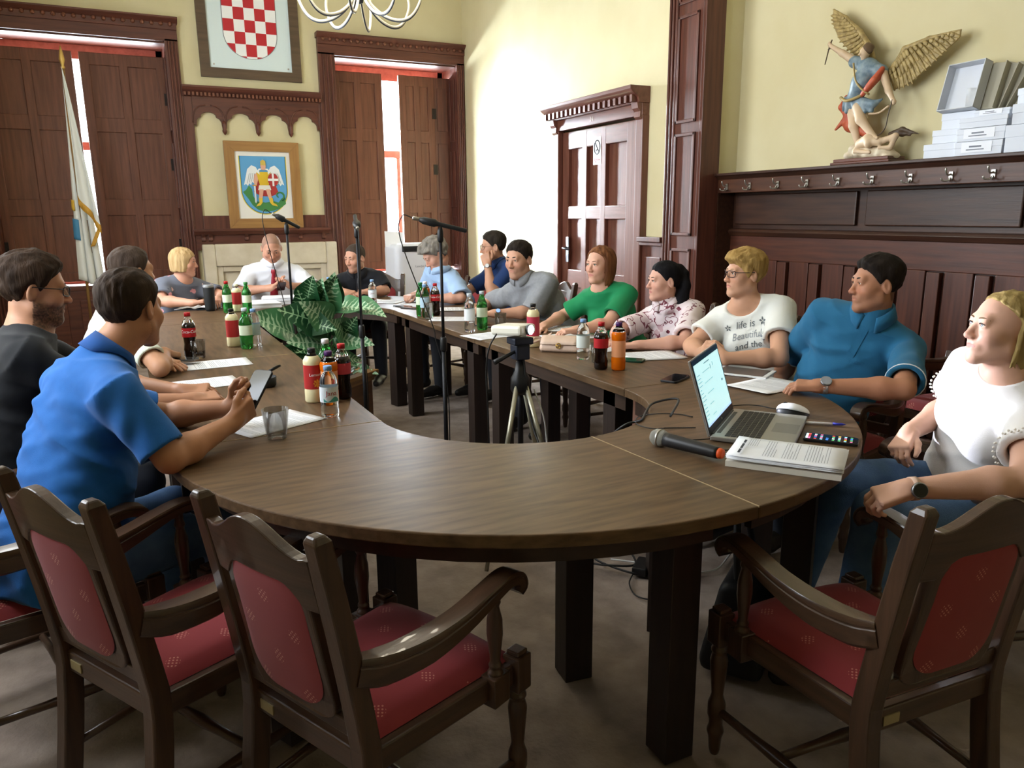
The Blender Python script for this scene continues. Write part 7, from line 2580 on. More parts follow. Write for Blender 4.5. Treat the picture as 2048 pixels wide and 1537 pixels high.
MB().grid(lambda u, v: tuple(np.array(f2(0.0 + 0.28 * u, 0.61 + 0.05 * v)) + np.array((-0.012, -0.012, 0))), 6, 5).build('printed_crest', mat('flag_crest_gold', '#c9a23a', 0.6), fg, thick=0.002)
MB().grid(lambda u, v: tuple(np.array(f3(0.30 + 0.07 * u, 0.70 + 0.16 * v)) + np.array((0.0, -0.05, 0))), 3, 10).build('printed_stripe', mat('flag_stripe_brown', '#6a5646', 0.6), fg, thick=0.002)
MB().lathe([(0.16, 0), (0.16, 0.02), (0.03, 0.05), (0.02, 0.08)], 20).build('stand_foot', BLACKM, fg)

# ------------------------------------------------------------------ chandelier
CH = thing('chandelier', 'white and black chandelier with looping arms hanging over the table', 'chandelier', (1.33, 4.5, 0))
CHW = mat('chandelier_white', '#efe9d8', 0.4)
m = MB().lathe([(0.006, 2.60), (0.018, 2.605), (0.02, 2.62), (0.045, 2.64), (0.05, 2.67), (0.03, 2.70), (0.02, 2.80), (0.03, 2.84), (0.012, 2.88), (0.009, HC)], 20)
m.build('stem', mat('chandelier_grey', '#4c5057', 0.4, metal=0.6), CH)
BULB = mat('bulb_glow', '#fff3d8', 0.4, emit='#ffeecb', estr=6.0)
for k in range(8):
    a = 2 * PI * k / 8 + 0.32
    c_, s_ = math.cos(a), math.sin(a)
    prof_ = smooth_pts([(0.02, 0, 2.68), (0.06, 0, 2.60), (0.14, 0, 2.535), (0.23, 0, 2.515), (0.30, 0, 2.55), (0.345, 0, 2.64), (0.33, 0, 2.72)], 36)
    pts = [(x * c_, x * s_, z) for x, _, z in prof_]
    ao = MB().tube(pts, 0.0075, 8).build('arm', CHW, CH)
    MB().tube([(x * c_, x * s_, z - 0.009) for x, z in [(p[0], p[2]) for p in prof_[2:30]]], 0.0045, 6).build('arm_underside', mat('chandelier_grey', '#4c5057', 0.4, metal=0.6), CH)
    MB().lathe([(0.012, 2.715), (0.035, 2.725), (0.036, 2.732), (0.012, 2.735), (0.012, 2.80)], 14, (0.33 * c_, 0.33 * s_, 0)).build('candle_cup', CHW, CH)
    MB().lathe([(0.008, 2.80), (0.017, 2.825), (0.014, 2.85), (0.003, 2.885)], 12, (0.33 * c_, 0.33 * s_, 0)).build('bulb', BULB, CH)
for k in range(4):
    a = PI / 2 * k + 0.3
    d = bpy.data.lights.new('bulb_light', 'POINT')
    d.energy = CHAND_W
    d.color = (1.0, 0.90, 0.72)
    d.shadow_soft_size = 0.10
    o = bpy.data.objects.new('bulb_light', d)
    COL.objects.link(o)
    o.parent = CH
    o.location = (0.33 * math.cos(a), 0.33 * math.sin(a), 2.95)

# ------------------------------------------------------------------ planter with the variegated plant
pln = thing('planter', 'wooden planter box with a stepped rim standing inside the table ring', 'planter', (1.11, 5.02, 0), math.radians(42))
PW = wood('planter_wood', '#5a3a20', '#76502e', 0.4, 0)
MB().box(-0.28, 0.28, -0.20, 0.20, 0, 0.33).build('box', PW, pln, bevel=0.004)
for k, (o_, z0, z1) in enumerate(((0.012, 0.33, 0.35), (0.024, 0.35, 0.372), (0.036, 0.372, 0.40))):
    m = MB()
    for (a, b, c, d) in ((-0.28 - o_, 0.28 + o_, -0.20 - o_, -0.17), (-0.28 - o_, 0.28 + o_, 0.17, 0.20 + o_), (-0.28 - o_, -0.25, -0.17, 0.17), (0.25, 0.28 + o_, -0.17, 0.17)):
        m.box(a, b, c, d, z0, z1)
    m.build('rim_step', wood('planter_rim_wood', '#7a5630', '#94703f', 0.4, 0), pln, bevel=0.003)
MB().box(-0.26, 0.26, -0.18, 0.18, 0.30, 0.37).build('soil', mat('dark_soil', '#1c1712', 0.95), pln)


def leaf_mat(name, dark, pale, amount):
    m = mat(name, dark, 0.35, coat=0.2)
    nt = m.node_tree
    N, L = nt.nodes, nt.links
    b = N['Principled BSDF']
    tc = N.new('ShaderNodeTexCoord')
    sp = N.new('ShaderNodeSeparateXYZ')
    L.new(tc.outputs['Object'], sp.inputs[0])

    def mth(op, a, b_=None, c=None):
        n = N.new('ShaderNodeMath')
        n.operation = op
        for i, v_ in enumerate((a, b_, c)):
            if v_ is None:
                continue
            if isinstance(v_, (int, float)):
                n.inputs[i].default_value = v_
            else:
                L.new(v_, n.inputs[i])
        return n.outputs[0]
    ax = mth('ABSOLUTE', sp.outputs[0])
    nz = N.new('ShaderNodeTexNoise')
    nz.inputs['Scale'].default_value = 9.0
    L.new(tc.outputs['Object'], nz.inputs[0])
    ph = mth('MULTIPLY_ADD', ax, -0.75, sp.outputs[1])
    ph = mth('MULTIPLY_ADD', nz.outputs[0], 0.16, ph)
    st = mth('SINE', mth('MULTIPLY', ph, 62.0))
    n2 = N.new('ShaderNodeTexNoise')
    n2.inputs['Scale'].default_value = 5.0
    L.new(tc.outputs['Object'], n2.inputs[0])
    fade = mth('MULTIPLY_ADD', n2.outputs[0], 1.1, mth('MULTIPLY_ADD', ax, -4.6, 0.5))
    val = mth('MULTIPLY', mth('ADD', st, amount), fade)
    g = N.new('ShaderNodeMapRange')
    g.inputs[1].default_value = 0.35
    g.inputs[2].default_value = 0.75
    L.new(val, g.inputs[0])
    mid = mth('LESS_THAN', ax, 0.006)
    w = mth('MAXIMUM', g.outputs[0], mid)
    mx = N.new('ShaderNodeMix')
    mx.data_type = 'RGBA'
    L.new(w, mx.inputs[0])
    mx.inputs[6].default_value = lin(dark)
    mx.inputs[7].default_value = lin(pale)
    L.new(mx.outputs[2], b.inputs['Base Color'])
    return m


LM = [leaf_mat('leaf_dark_green', '#1c4a2a', '#a3c79c', -0.1), leaf_mat('leaf_pale_veined', '#4a8257', '#b7d6b3', 0.45), leaf_mat('leaf_plain_green', '#24562f', '#5f9a66', -0.45)]


def leaf_mesh(mt, seed):
    rr = random.Random(seed)
    wv = rr.uniform(0, 6)

    def f(u, v):
        y = v
        hw = 0.27 * math.sin(PI * min(1, v ** 0.72)) ** 0.9 * (1 - 0.25 * v) + 0.001
        x = (2 * u - 1) * hw
        z = 0.10 * abs(2 * u - 1) ** 1.3 * hw / 0.27 - 0.16 * v * v + 0.014 * math.sin(14 * v + wv) * abs(2 * u - 1)
        return (x, y, z)
    return MB().grid(f, 9, 17).mesh('leaf', mt)


LEAF = [[leaf_mesh(mt, 10 * i + k) for k in range(2)] for i, mt in enumerate(LM)]
plant = thing('potted_plant', 'large variegated dumb-cane plant growing from the wooden planter', 'plant', (1.10, 4.98, 0.37))
PO = np.array((1.10, 4.98, 0.37))
STEM = mat('plant_stem', '#5d8a4a', 0.5)


def leaf(tip, base, nvec, kind, wid=1.0, stem=True):
    tip, base = np.array(tip, float), np.array(base, float)
    L_ = np.linalg.norm(tip - base)
    yv = (tip - base) / L_
    n = np.array(nvec, float)
    n = nrm(n - yv * (n @ yv))
    xv = np.cross(yv, n)
    o = link('leaf', random.choice(LEAF[kind]), plant)
    M = Matrix(((xv[0] * L_ * wid, yv[0] * L_, n[0] * L_, base[0] - PO[0]), (xv[1] * L_ * wid, yv[1] * L_, n[1] * L_, base[1] - PO[1]), (xv[2] * L_ * wid, yv[2] * L_, n[2] * L_, base[2] - PO[2]), (0, 0, 0, 1)))
    o.matrix_local = M
    if stem:
        root_ = PO + np.array((random.uniform(-0.08, 0.08), random.uniform(-0.06, 0.06), 0.0))
        mid = (root_ + base) / 2 + np.array((0, 0, 0.08))
        MB().tube(smooth_pts([root_ - PO, mid - PO, base - PO + np.array((0, 0, 0))], 10), np.linspace(0.007, 0.004, 11)[:len(smooth_pts([root_, mid, base], 10))], 6).build('stem', STEM, plant)


CAMN = np.array((-0.28, -0.92, 0.28))
BIG = [  # tip, base, facing tweak, kind
    ((0.665, 4.62, 0.885), (0.885, 4.78, 0.735), (0, 0, 0.5), 1), ((0.975, 4.62, 1.055), (0.99, 4.80, 0.925), (0, 0, 0), 0), ((1.115, 4.62, 1.055), (1.065, 4.80, 0.85), (0.3, 0, 0), 1),
    ((0.845, 4.58, 0.905), (1.115, 4.76, 0.76), (0, 0, 0.2), 0), ((0.945, 4.56, 0.925), (1.105, 4.72, 0.79), (0, 0, 0.1), 1), ((1.135, 4.62, 1.045), (1.105, 4.80, 0.895), (0.4, 0, 0), 0),
    ((1.41, 4.62, 0.86), (1.255, 4.78, 0.895), (0, 0, 1.2), 1), ((1.325, 4.64, 0.905), (1.165, 4.80, 0.875), (0, 0, 1.0), 1), ((0.87, 4.56, 0.73), (1.095, 4.74, 0.655), (0, 0, 0.2), 1),
    ((1.115, 4.60, 0.805), (1.215, 4.78, 0.70), (0.3, 0, 0), 1), ((1.315, 4.62, 0.675), (1.135, 4.76, 0.685), (0, 0, 0.5), 1), ((1.225, 4.62, 0.795), (1.18, 4.80, 0.675), (0.3, 0, 0), 0),
    ((1.03, 4.64, 1.035), (1.065, 4.82, 0.895), (-0.2, 0, 0), 1), ((0.90, 4.60, 0.96), (1.01, 4.80, 0.81), (-0.2, 0, 0), 0), ((0.89, 4.54, 0.685), (1.06, 4.72, 0.655), (0, 0, 0.4), 0), ((1.06, 4.56, 0.79), (0.93, 4.76, 0.815), (0, 0, 0), 0)]
for t, b, tw, kd in BIG:
    t, b = np.array(t), np.array(b)
    leaf(b + (t - b) * 1.12, b - (t - b) * 0.05, CAMN + np.array(tw), kd, 1.32)
for k in range(34):
    a = random.uniform(-PI, 0.35 * PI)
    b0 = np.array((1.08 + random.uniform(-0.16, 0.20), 4.88 + random.uniform(-0.14, 0.12), random.uniform(0.40, 0.62)))
    rr_ = random.uniform(0.12, 0.24)
    t0 = b0 + np.array((math.cos(a) * rr_, math.sin(a) * rr_ * 0.8, random.uniform(-0.06, 0.10)))
    leaf(t0, b0, CAMN + np.array((random.uniform(-0.5, 0.5), random.uniform(-0.3, 0.3), random.uniform(0.2, 1.2))), random.choice((0, 2, 2, 1)), random.uniform(0.8, 1.1), k % 3 == 0)
for k in range(14):
    b0 = np.array((1.33 + random.uniform(-0.06, 0.10), 5.02 + random.uniform(-0.12, 0.04), 0.40 + random.uniform(0, 0.05)))
    t0 = b0 + np.array((random.uniform(-0.06, 0.06), random.uniform(-0.06, 0.02), random.uniform(0.0, 0.05)))
    leaf(t0, b0, CAMN + np.array((0, 0, 1.0)), 1, 1.2, False)

# ------------------------------------------------------------------ microphone stands
def mic_stand(label, x, y, top, mdir, mlen, cable_drop=True, grip=0.017):
    r = thing('microphone_stand', label, 'microphone stand', (x, y, 0), 0, 'microphone stands inside the table ring')
    MB().tube([(0, 0, 0.02), (0, 0, 0.85)], 0.0105, 12).tube([(0, 0, 0.83), (0, 0, top - 0.03)], 0.0075, 12).build('pole', BLACKM, r)
    MB().lathe([(0.014, 0.80), (0.017, 0.81), (0.017, 0.86), (0.013, 0.87)], 14).build('height_clutch', BLACK, r)
    for k in range(3):
        a = 2 * PI * k / 3 + 0.5
        MB().tube([(0, 0, 0.10), (0.27 * math.cos(a), 0.27 * math.sin(a), 0.012)], 0.009, 8).build('foot', BLACKM, r)
    d = nrm(mdir)
    fr_ = frame_from(d)
    c = np.array((0, 0, top))
    MB().lathe([(0.010, top - 0.07), (0.015, top - 0.06), (0.014, top - 0.02), (0.008, top)], 12).build('swivel_joint', BLACK, r)
    mic = MB().lathe([(0.009, -0.50 * mlen), (0.012, -0.46 * mlen), (grip, -0.40 * mlen), (grip + 0.002, -0.12 * mlen), (grip * 0.78, -0.08 * mlen), (0.0105, -0.02 * mlen), (0.0105, 0.62 * mlen), (0.0085, 0.64 * mlen)], 18, tuple(c + np.array((0, 0, 0.012))), 0, fr_).build('microphone', mat('mic_body_black', '#1a1b1d', 0.45), r)
    MB().lathe([(0.008, -0.66 * mlen), (0.0095, -0.64 * mlen), (0.0095, -0.50 * mlen)], 14, tuple(c + np.array((0, 0, 0.012))), 0, fr_).build('plug', STEEL, mic)
    if cable_drop:
        p0 = c + np.array((0, 0, 0.012)) - d * 0.66 * mlen
        sd = nrm((-d[0], -d[1], 0)) * 0.045
        pts = [p0, p0 - d * 0.05 + np.array((0, 0, -0.005)), p0 - d * 0.06 + np.array((0, 0, -0.12)), np.array((sd[0] * 1.2, sd[1] * 1.2, top - 0.45)), np.array((sd[0] * 0.8, sd[1] * 0.8, 0.85)), np.array((0.012, -0.012, 0.6)), np.array((0.014, 0.0, 0.12))]
        MB().tube(smooth_pts(pts, 48), 0.0028, 6).build('microphone_cable', CBL, r)
    return r


IMR = np.array((math.cos(_yaw), -math.sin(_yaw), 0.0))
mic_stand('nearest microphone stand, its long black microphone pointing right', 1.338, 3.40, 1.39, IMR * 0.97 + np.array((0, 0, -0.24)), 0.20)
mic_stand('microphone stand right of the plant, its microphone seen end on', 1.105, 4.0, 1.40, (0.2, 0.95, 0.35), 0.15, True, 0.019)
mic_stand('farthest microphone stand, before the man with the tie', 0.915, 4.9, 1.405, IMR * 0.8 + np.array((0.1, 0.3, -0.45)), 0.14)

# ------------------------------------------------------------------ projector on its tripod
tp = thing('camera_tripod', 'silver-legged tripod carrying the small white projector', 'tripod', (1.445, 2.80, 0))
SIL = mat('tripod_silver', '#a7a390', 0.35, metal=0.6)
for k, a in enumerate((-2.55, -1.18, 0.62)):
    c_, s_ = math.cos(a), math.sin(a)
    lo_ = MB().tube([(0.03 * c_, 0.03 * s_, 0.74), (0.17 * c_, 0.17 * s_, 0.36)], 0.0105, 10).build('leg', SIL, tp)
    MB().tube([(0.165 * c_, 0.165 * s_, 0.375), (0.30 * c_, 0.30 * s_, 0.012)], 0.0085, 10).build('lower_section', SIL, lo_)
    MB().lathe([(0.014, -0.02), (0.014, 0.02)], 10, (0.168 * c_, 0.168 * s_, 0.368), 0, frame_from((c_ * 0.35, s_ * 0.35, -0.9))).build('leg_clamp', BLACK, lo_)
    MB().tube([(0.012 * c_, 0.012 * s_, 0.40), (0.15 * c_, 0.15 * s_, 0.42)], 0.004, 6).build('brace', SIL, tp)
m = MB().lathe([(0.030, 0.70), (0.042, 0.72), (0.040, 0.77), (0.024, 0.80), (0.018, 0.84)], 16)
m.build('leg_collar', BLACK, tp)
MB().tube([(0, 0, 0.38), (0, 0, 0.86)], 0.012, 12).build('centre_column', BLACKM, tp)
m = MB().box(-0.032, 0.032, -0.032, 0.032, 0.85, 0.915)
m.box(-0.045, 0.045, -0.04, 0.04, 0.915, 0.945)
m.build('pan_head', mat('pan_head_navy', '#151a2a', 0.5), tp, bevel=0.006)
MB().tube([(-0.02, -0.01, 0.89), (-0.075, -0.02, 0.872), (-0.135, -0.035, 0.855)], [0.006, 0.008, 0.0115], 10).build('pan_handle', BLACK, tp)
PA = math.radians(-68)
pj = thing('projector', 'small white projector with a glowing lens on the tripod', 'projector', (1.425, 2.815, 0.9465), 0)
PJ = mat('projector_white', '#e4e0d0', 0.4)
pd = np.array((0.42, -0.90, 0.06))
pd /= np.linalg.norm(pd)
frp = frame_from(pd, (0, 0, 1))
Mp = Matrix(((frp[0][0], frp[0][1], frp[0][2]), (frp[1][0], frp[1][1], frp[1][2]), (frp[2][0], frp[2][1], frp[2][2])))
b = MB().box(-0.055, 0.055, -0.021, 0.021, -0.085, 0.075)
o = b.build('housing', PJ, pj, bevel=0.012)
o.matrix_local = Matrix.Translation((0, 0, 0.03)) @ Mp.to_4x4()
o2 = MB().lathe([(0.020, 0.070), (0.0225, 0.082), (0.020, 0.088)], 24).build('lens_ring', mat('lens_ring_grey', '#55585c', 0.4), pj)
o2.matrix_local = Matrix.Translation((0, 0, 0.03)) @ Mp.to_4x4()
o3 = MB().lathe([(0.019, 0.0865), (0.019, 0.0895)], 24).build('lens', mat('lens_glow', '#ffffff', 0.2, emit='#f2f6ff', estr=40.0), pj)
o3.matrix_local = Matrix.Translation((0, 0, 0.03)) @ Mp.to_4x4()
sd = bpy.data.lights.new('projector_beam', 'SPOT')
sd.energy = PROJ_W
sd.color = (0.80, 0.84, 1.0)
sd.spot_size = math.radians(46)
sd.spot_blend = 0.35
sd.shadow_soft_size = 0.012
so = bpy.data.objects.new('projector_beam', sd)
COL.objects.link(so)
so.parent = pj
so.location = tuple(np.array((0, 0, 0.03)) + pd * 0.095)
so.rotation_euler = Vector((0.42, -0.90, 0.14)).to_track_quat('-Z', 'Y').to_euler()
cable('white projector cable hanging down beside the tripod', [(1.50, 2.78, 0.72), (1.535, 2.76, 0.60), (1.55, 2.76, 0.50), (1.545, 2.72, 0.36), (1.59, 2.66, 0.2), (1.60, 2.60, 0.006), (1.72, 2.62, 0.006)], 0.0035, m_=mat('white_cable', '#c9c9c6', 0.5))
cable('black projector cable looping left of the tripod', [(1.36, 2.84, 0.965), (1.325, 2.85, 0.90), (1.315, 2.86, 0.80), (1.32, 2.86, 0.62), (1.34, 2.88, 0.3), (1.40, 2.90, 0.006), (1.55, 2.75, 0.006)], 0.0035)

# ------------------------------------------------------------------ statue on the coat-rack shelf
ZS = (1.53 + 0.148) * DS + DZ + 0.001
ST = thing('angel_statue', 'painted statue of a winged warrior angel on the coat-rack shelf', 'statue', (4.06, 3.285, ZS))


def sv(px, py, x=0.0):
    """statue space from the figure's own sheet: across (towards -Y) and up; x is depth towards the room (-X)"""
    a, b = (px - 1742) / 100, (325 - py) / 100
    return np.array((-x, -0.0207 - 0.3509 * a + 0.0317 * b + 0.0211 * a * a, 0.0062 - 0.0229 * a + 0.2904 * b - 0.0172 * a * b + 0.003 * a * a - 0.0021 * b * b))


def smesh(F, name, material, h=0.0065, it=1):
    v, qd = polygonise(F, h)
    return link(name, quad_mesh(name, relax(v, qd, it, 0.4), qd, material), ST)


SSK = mat('statue_flesh', '#cdb394', 0.5)
SBL = mat('statue_blue_armour', '#5d7484', 0.45, col2='#8798a0', nscale=30)
SRD = mat('statue_red_cape', '#a8472e', 0.5, col2='#bb5c3c', nscale=25)
SGD = mat('statue_gilded_wing', '#8a7648', 0.45, col2='#b09a64', nscale=35, bump=0.3, bscale=120)
SRK = mat('statue_rock', '#c2b297', 0.7, col2='#d2c4ab', nscale=18)
SDK = mat('statue_dark', '#4a3a2a', 0.5)
m = MB().prism([(-0.17, -0.055), (0.17, -0.055), (0.17, 0.10), (-0.17, 0.10)], 0, 0.012, 'z')
m = MB().box(-0.085, 0.085, -0.205, 0.21, 0, 0.014).box(-0.075, 0.075, -0.19, 0.195, 0.014, 0.034)
m.build('plinth', PANEL_H, ST, bevel=0.004)
F = Field()
for (px, py, r_) in ((1705, 312, 0.03), (1725, 305, 0.04), (1745, 306, 0.045), (1768, 305, 0.04), (1782, 312, 0.028), (1715, 298, 0.03)):
    F.ell(sv(px, py, 0.0), (0.06, r_ * 1.5, r_), None, 0.015)
smesh(F, 'rock', SRK)
F = Field()   # fallen figure
F.chain([sv(1728, 288, 0.03), sv(1748, 280, 0.04), sv(1768, 284, 0.04)], [0.03, 0.035, 0.025], 0.02)
F.chain([sv(1728, 288, 0.03), sv(1722, 303, 0.05), sv(1752, 305, 0.055)], [0.018, 0.015, 0.012], 0.01)
F.chain([sv(1768, 284, 0.03), sv(1798, 272, 0.03), sv(1788, 295, 0.03), sv(1770, 296, 0.05)], [0.02, 0.017, 0.014, 0.011], 0.01)
F.ell(sv(1752, 288, 0.065), (0.026, 0.022, 0.028), None, 0.01)
smesh(F, 'fallen_figure', SSK)
F = Field()
F.chain([sv(1775, 268, -0.02), sv(1800, 258, -0.02), sv(1832, 268, -0.03)], [0.012, 0.014, 0.004], 0.01)
for (px, py) in ((1800, 272), (1815, 270)):
    F.chain([sv(1785, 266, -0.02), sv(px, py, -0.025)], [0.012, 0.006], 0.012)
smesh(F, 'dark_wing', SDK)
F = Field()   # the angel's body
hd = sv(1737, 106, 0.03)
F.ell(hd, (0.030, 0.028, 0.036), None, 0.01)
F.cone(sv(1733, 122, 0.02), hd, 0.016, 0.016, 0.01)
F.cone(hd + np.array((-0.026, 0.008, -0.004)), hd + np.array((-0.034, 0.008, -0.012)), 0.006, 0.007, 0.006)
F.chain([sv(1708, 121, 0.0), sv(1690, 107, 0.02), sv(1670, 93, 0.03)], [0.026, 0.019, 0.013], 0.012)
F.ell(sv(1667, 89, 0.03), (0.014, 0.013, 0.016), None, 0.008)
F.chain([sv(1765, 140, 0.0), sv(1782, 182, 0.02), sv(1793, 201, 0.03)], [0.026, 0.018, 0.012], 0.012)
F.ell(sv(1795, 205, 0.03), (0.014, 0.013, 0.016), None, 0.008)
F.chain([sv(1722, 215, 0.02), sv(1733, 240, 0.05), sv(1757, 274, 0.04)], [0.036, 0.028, 0.017], 0.015)
F.chain([sv(1757, 274, 0.04), sv(1768, 277, 0.06)], [0.016, 0.011], 0.01)
F.chain([sv(1706, 218, 0.0), sv(1712, 252, 0.02), sv(1720, 292, 0.01)], [0.036, 0.027, 0.017], 0.015)
F.chain([sv(1720, 292, 0.01), sv(1716, 300, 0.04)], [0.016, 0.012], 0.01)
smesh(F, 'figure', SSK, 0.0055)
F = Field()
hr = hd + np.array((0.006, -0.010, 0.014))
for k in range(12):
    d_ = nrm((random.uniform(-0.2, 1), random.uniform(-1, 0.9), random.uniform(-0.5, 1)))
    F.ell(hr + d_ * 0.026, (0.014, 0.014, 0.014), None, 0.008)
F.ell(hr, (0.03, 0.03, 0.03), None, 0.01)
smesh(F, 'curly_hair', mat('statue_brown_hair', '#5a452e', 0.6), 0.005)
F = Field()
F.chain([sv(1738, 138, 0.0), sv(1728, 165, 0.015), sv(1712, 196, 0.01)], [0.058, 0.054, 0.045], 0.03)
F.chain([sv(1735, 132, 0.0), sv(1710, 124, 0.0)], [0.04, 0.036], 0.02)
F.chain([sv(1735, 132, 0.0), sv(1763, 143, 0.0)], [0.04, 0.038], 0.02)
for q in range(7):
    px = 1692 + q * 9
    F.chain([sv(1700 + q * 5, 200, 0.03), sv(px, 226 - abs(q - 3) * 1.5, 0.03 if q % 2 else 0.015)], [0.02, 0.016], 0.006)
F.chain([sv(1735, 205, 0.02), sv(1752, 208, 0.02), sv(1765, 198, 0.0)], [0.026, 0.02, 0.006], 0.015)
smesh(F, 'blue_tunic', SBL, 0.0055)
MB().tube(smooth_pts([sv(1722, 128, 0.062), sv(1728, 160, 0.075), sv(1738, 178, 0.07), sv(1750, 190, 0.05)], 14), 0.006, 6).build('sash', mat('statue_gold_sash', '#a08a55', 0.5), ST)
MB().tube(smooth_pts([sv(1692, 196, 0.045), sv(1708, 203, 0.068), sv(1728, 196, 0.06), sv(1742, 184, 0.03)], 16), 0.009, 6).build('belt', mat('statue_gold_sash', '#a08a55', 0.5), ST)
F = Field()
for k in range(5):
    F.chain([sv(1772 - 2 * k, 138 + 5 * k, 0.03), sv(1762 - 3 * k, 160 + 4 * k, 0.055), sv(1742 - 2 * k, 180 + 3 * k, 0.045)], [0.014, 0.019, 0.012], 0.006)
smesh(F, 'red_cape', SRD, 0.0055)
F = Field()
F.chain([sv(1694, 195, 0.0), sv(1688, 215, 0.02), sv(1696, 232, 0.0), sv(1676, 260, 0.02)], [0.016, 0.018, 0.02, 0.008], 0.012)
F.chain([sv(1700, 225, -0.02), sv(1698, 250, -0.02), sv(1735, 268, -0.02)], [0.03, 0.04, 0.03], 0.02)
smesh(F, 'trailing_cape', SRD)
for name, spine, feathers in (('left_wing', [(1738, 118), (1732, 95), (1712, 62), (1684, 34), (1660, 17)], [((1734, 100), (1716, 112)), ((1728, 88), (1703, 108)), ((1722, 78), (1690, 98)), ((1714, 66), (1676, 82)), ((1706, 56), (1668, 62)), ((1696, 46), (1660, 46)), ((1686, 36), (1658, 30))]),
                              ('right_wing', [(1765, 150), (1785, 128), (1802, 97), (1850, 76), (1914, 58)], [((1775, 140), (1782, 178)), ((1788, 122), (1800, 172)), ((1796, 108), (1816, 162)), ((1806, 98), (1832, 146)), ((1822, 90), (1852, 128)), ((1842, 82), (1874, 108)), ((1866, 74), (1892, 90)), ((1890, 66), (1911, 72))])):
    F = Field()
    F.chain([sv(*p, -0.035) for p in spine], [0.018, 0.020, 0.017, 0.013, 0.006], 0.012)
    wo = smesh(F, name, SGD, 0.0055)
    out_ = {'left_wing': [(1660, 17), (1684, 34), (1712, 62), (1732, 95), (1738, 118), (1722, 120), (1700, 108), (1684, 92), (1670, 76), (1660, 50), (1658, 30)],
            'right_wing': [(1914, 58), (1850, 76), (1802, 97), (1785, 128), (1765, 150), (1782, 178), (1800, 172), (1818, 160), (1836, 144), (1858, 124), (1882, 100), (1905, 80), (1912, 70)]}[name]
    q_ = [sv(*p, -0.04) for p in out_]
    MB().prism([(p[1], p[2]) for p in q_], 0.032, 0.044, 'x').build('wing_web', SGD, wo, bevel=0.004)
    nf = len(feathers)
    for i in np.arange(0, nf - 0.99, 0.5):
        i0 = int(i)
        a = np.array(feathers[i0][0]) * (1 - (i - i0)) + np.array(feathers[min(i0 + 1, nf - 1)][0]) * (i - i0)
        b = np.array(feathers[i0][1]) * (1 - (i - i0)) + np.array(feathers[min(i0 + 1, nf - 1)][1]) * (i - i0)
        for k in range(3):
            A, B = a, b + (a - b) * (0.36 * k) + (b - a) * 0.06 * (k == 0)
            F = Field()
            p0, p1 = sv(*A, -0.030 + 0.006 * k), sv(*B, -0.030 + 0.006 * k)
            dv = nrm(p1 - p0)
            fr_ = np.stack([np.array((1.0, 0, 0)), np.cross(dv, (1.0, 0, 0)), dv], 1)
            F.ell((p0 + p1) / 2, (0.006, 0.013, np.linalg.norm(p1 - p0) * 0.56), fr_, 0.004)
            v, qd = polygonise(F, 0.006)
            link('feather', quad_mesh('feather', v, qd, SGD), wo)
MB().tube([sv(1672, 80, 0.03), sv(1668, 92, 0.035), sv(1657, 130, 0.03)], [0.004, 0.004, 0.003], 6).tube([sv(1664, 100, 0.033), sv(1674, 96, 0.033)], 0.003, 6).build('short_sword', SDK, ST)
MB().tube(smooth_pts([sv(1794, 200, 0.04), sv(1787, 230, 0.045), sv(1780, 258, 0.045), sv(1765, 274, 0.05)], 14), 0.0035, 6).build('chain', SDK, ST)
MB().tube(smooth_pts([sv(1745, 228, 0.03), sv(1765, 226, 0.03), sv(1785, 212, 0.03)], 12), 0.006, 6).build('ribbon', SSK, ST)

# ------------------------------------------------------------------ white boxes on the shelf
CARD = mat('white_cardboard', '#d5dae4', 0.7)
CARDI = mat('inner_cardboard', '#c3c6cb', 0.8)


def carton(y0, y1, z0, z1, label, xf=3.36, dep=0.13, lab=False):
    a, b = D(xf, y1, z0), D(xf + dep, y0, z1)
    r = thing('cardboard_box', label, 'box', (a[0], a[1], a[2]), 0, 'white archive boxes on the coat-rack shelf')
    w, d, h = b[0] - a[0], b[1] - a[1], b[2] - a[2]
    MB().box(0.002, w, 0.0, d, 0.0006, h * 0.62).build('box_body', CARD, r, bevel=0.002)
    MB().box(0, w + 0.002, -0.003, d + 0.003, h * 0.55, h - 0.0006).build('box_lid', CARD, r, bevel=0.002)
    if lab:
        MB().box(-0.0012, 0.0, d * 0.2, d * 0.85, h * 0.2, h * 0.92).build('box_label', mat('label_white', '#e6e9f0', 0.7), r)
        m_ = MB()
        m_.box(-0.0018, -0.001, d * 0.42, d * 0.68, h * 0.56, h * 0.68)
        m_.box(-0.0018, -0.001, d * 0.36, d * 0.74, h * 0.36, h * 0.44)
        m_.build('label_print', mat('label_print_grey', '#7c818c', 0.8), r)
    return r


z = 1.6795
carton(2.422, 2.268, z, 1.742, 'lowest white box at the left end of the row')
carton(2.392, 2.262, 1.7425, 1.802, 'white box second from the bottom of the left stack', 3.37)
carton(2.365, 2.215, 1.8025, 1.872, 'white box directly under the open carton', 3.385)
carton(2.262, 2.055, z, 1.738, 'lowest labelled white box in the middle stack', 3.345, lab=True)
carton(2.258, 2.050, 1.7385, 1.793, 'second labelled white box of the middle stack', 3.345, lab=True)
carton(2.252, 2.046, 1.7935, 1.838, 'plain white box third in the middle stack', 3.345)
carton(2.20, 2.05, 1.8385, 1.866, 'thin labelled white box on top of the middle stack', 3.36, lab=True)
carton(2.045, 1.85, z, 1.79, 'large white box at the right edge of the shelf', 3.345)
carton(2.030, 1.85, 1.7905, 1.872, 'white box above the large one at the right edge', 3.35)
rb = carton(2.035, 1.86, 1.8725, 1.935, 'tilted white box at the top right edge', 3.35)
rb.rotation_euler = (0.0, 0, -0.15)
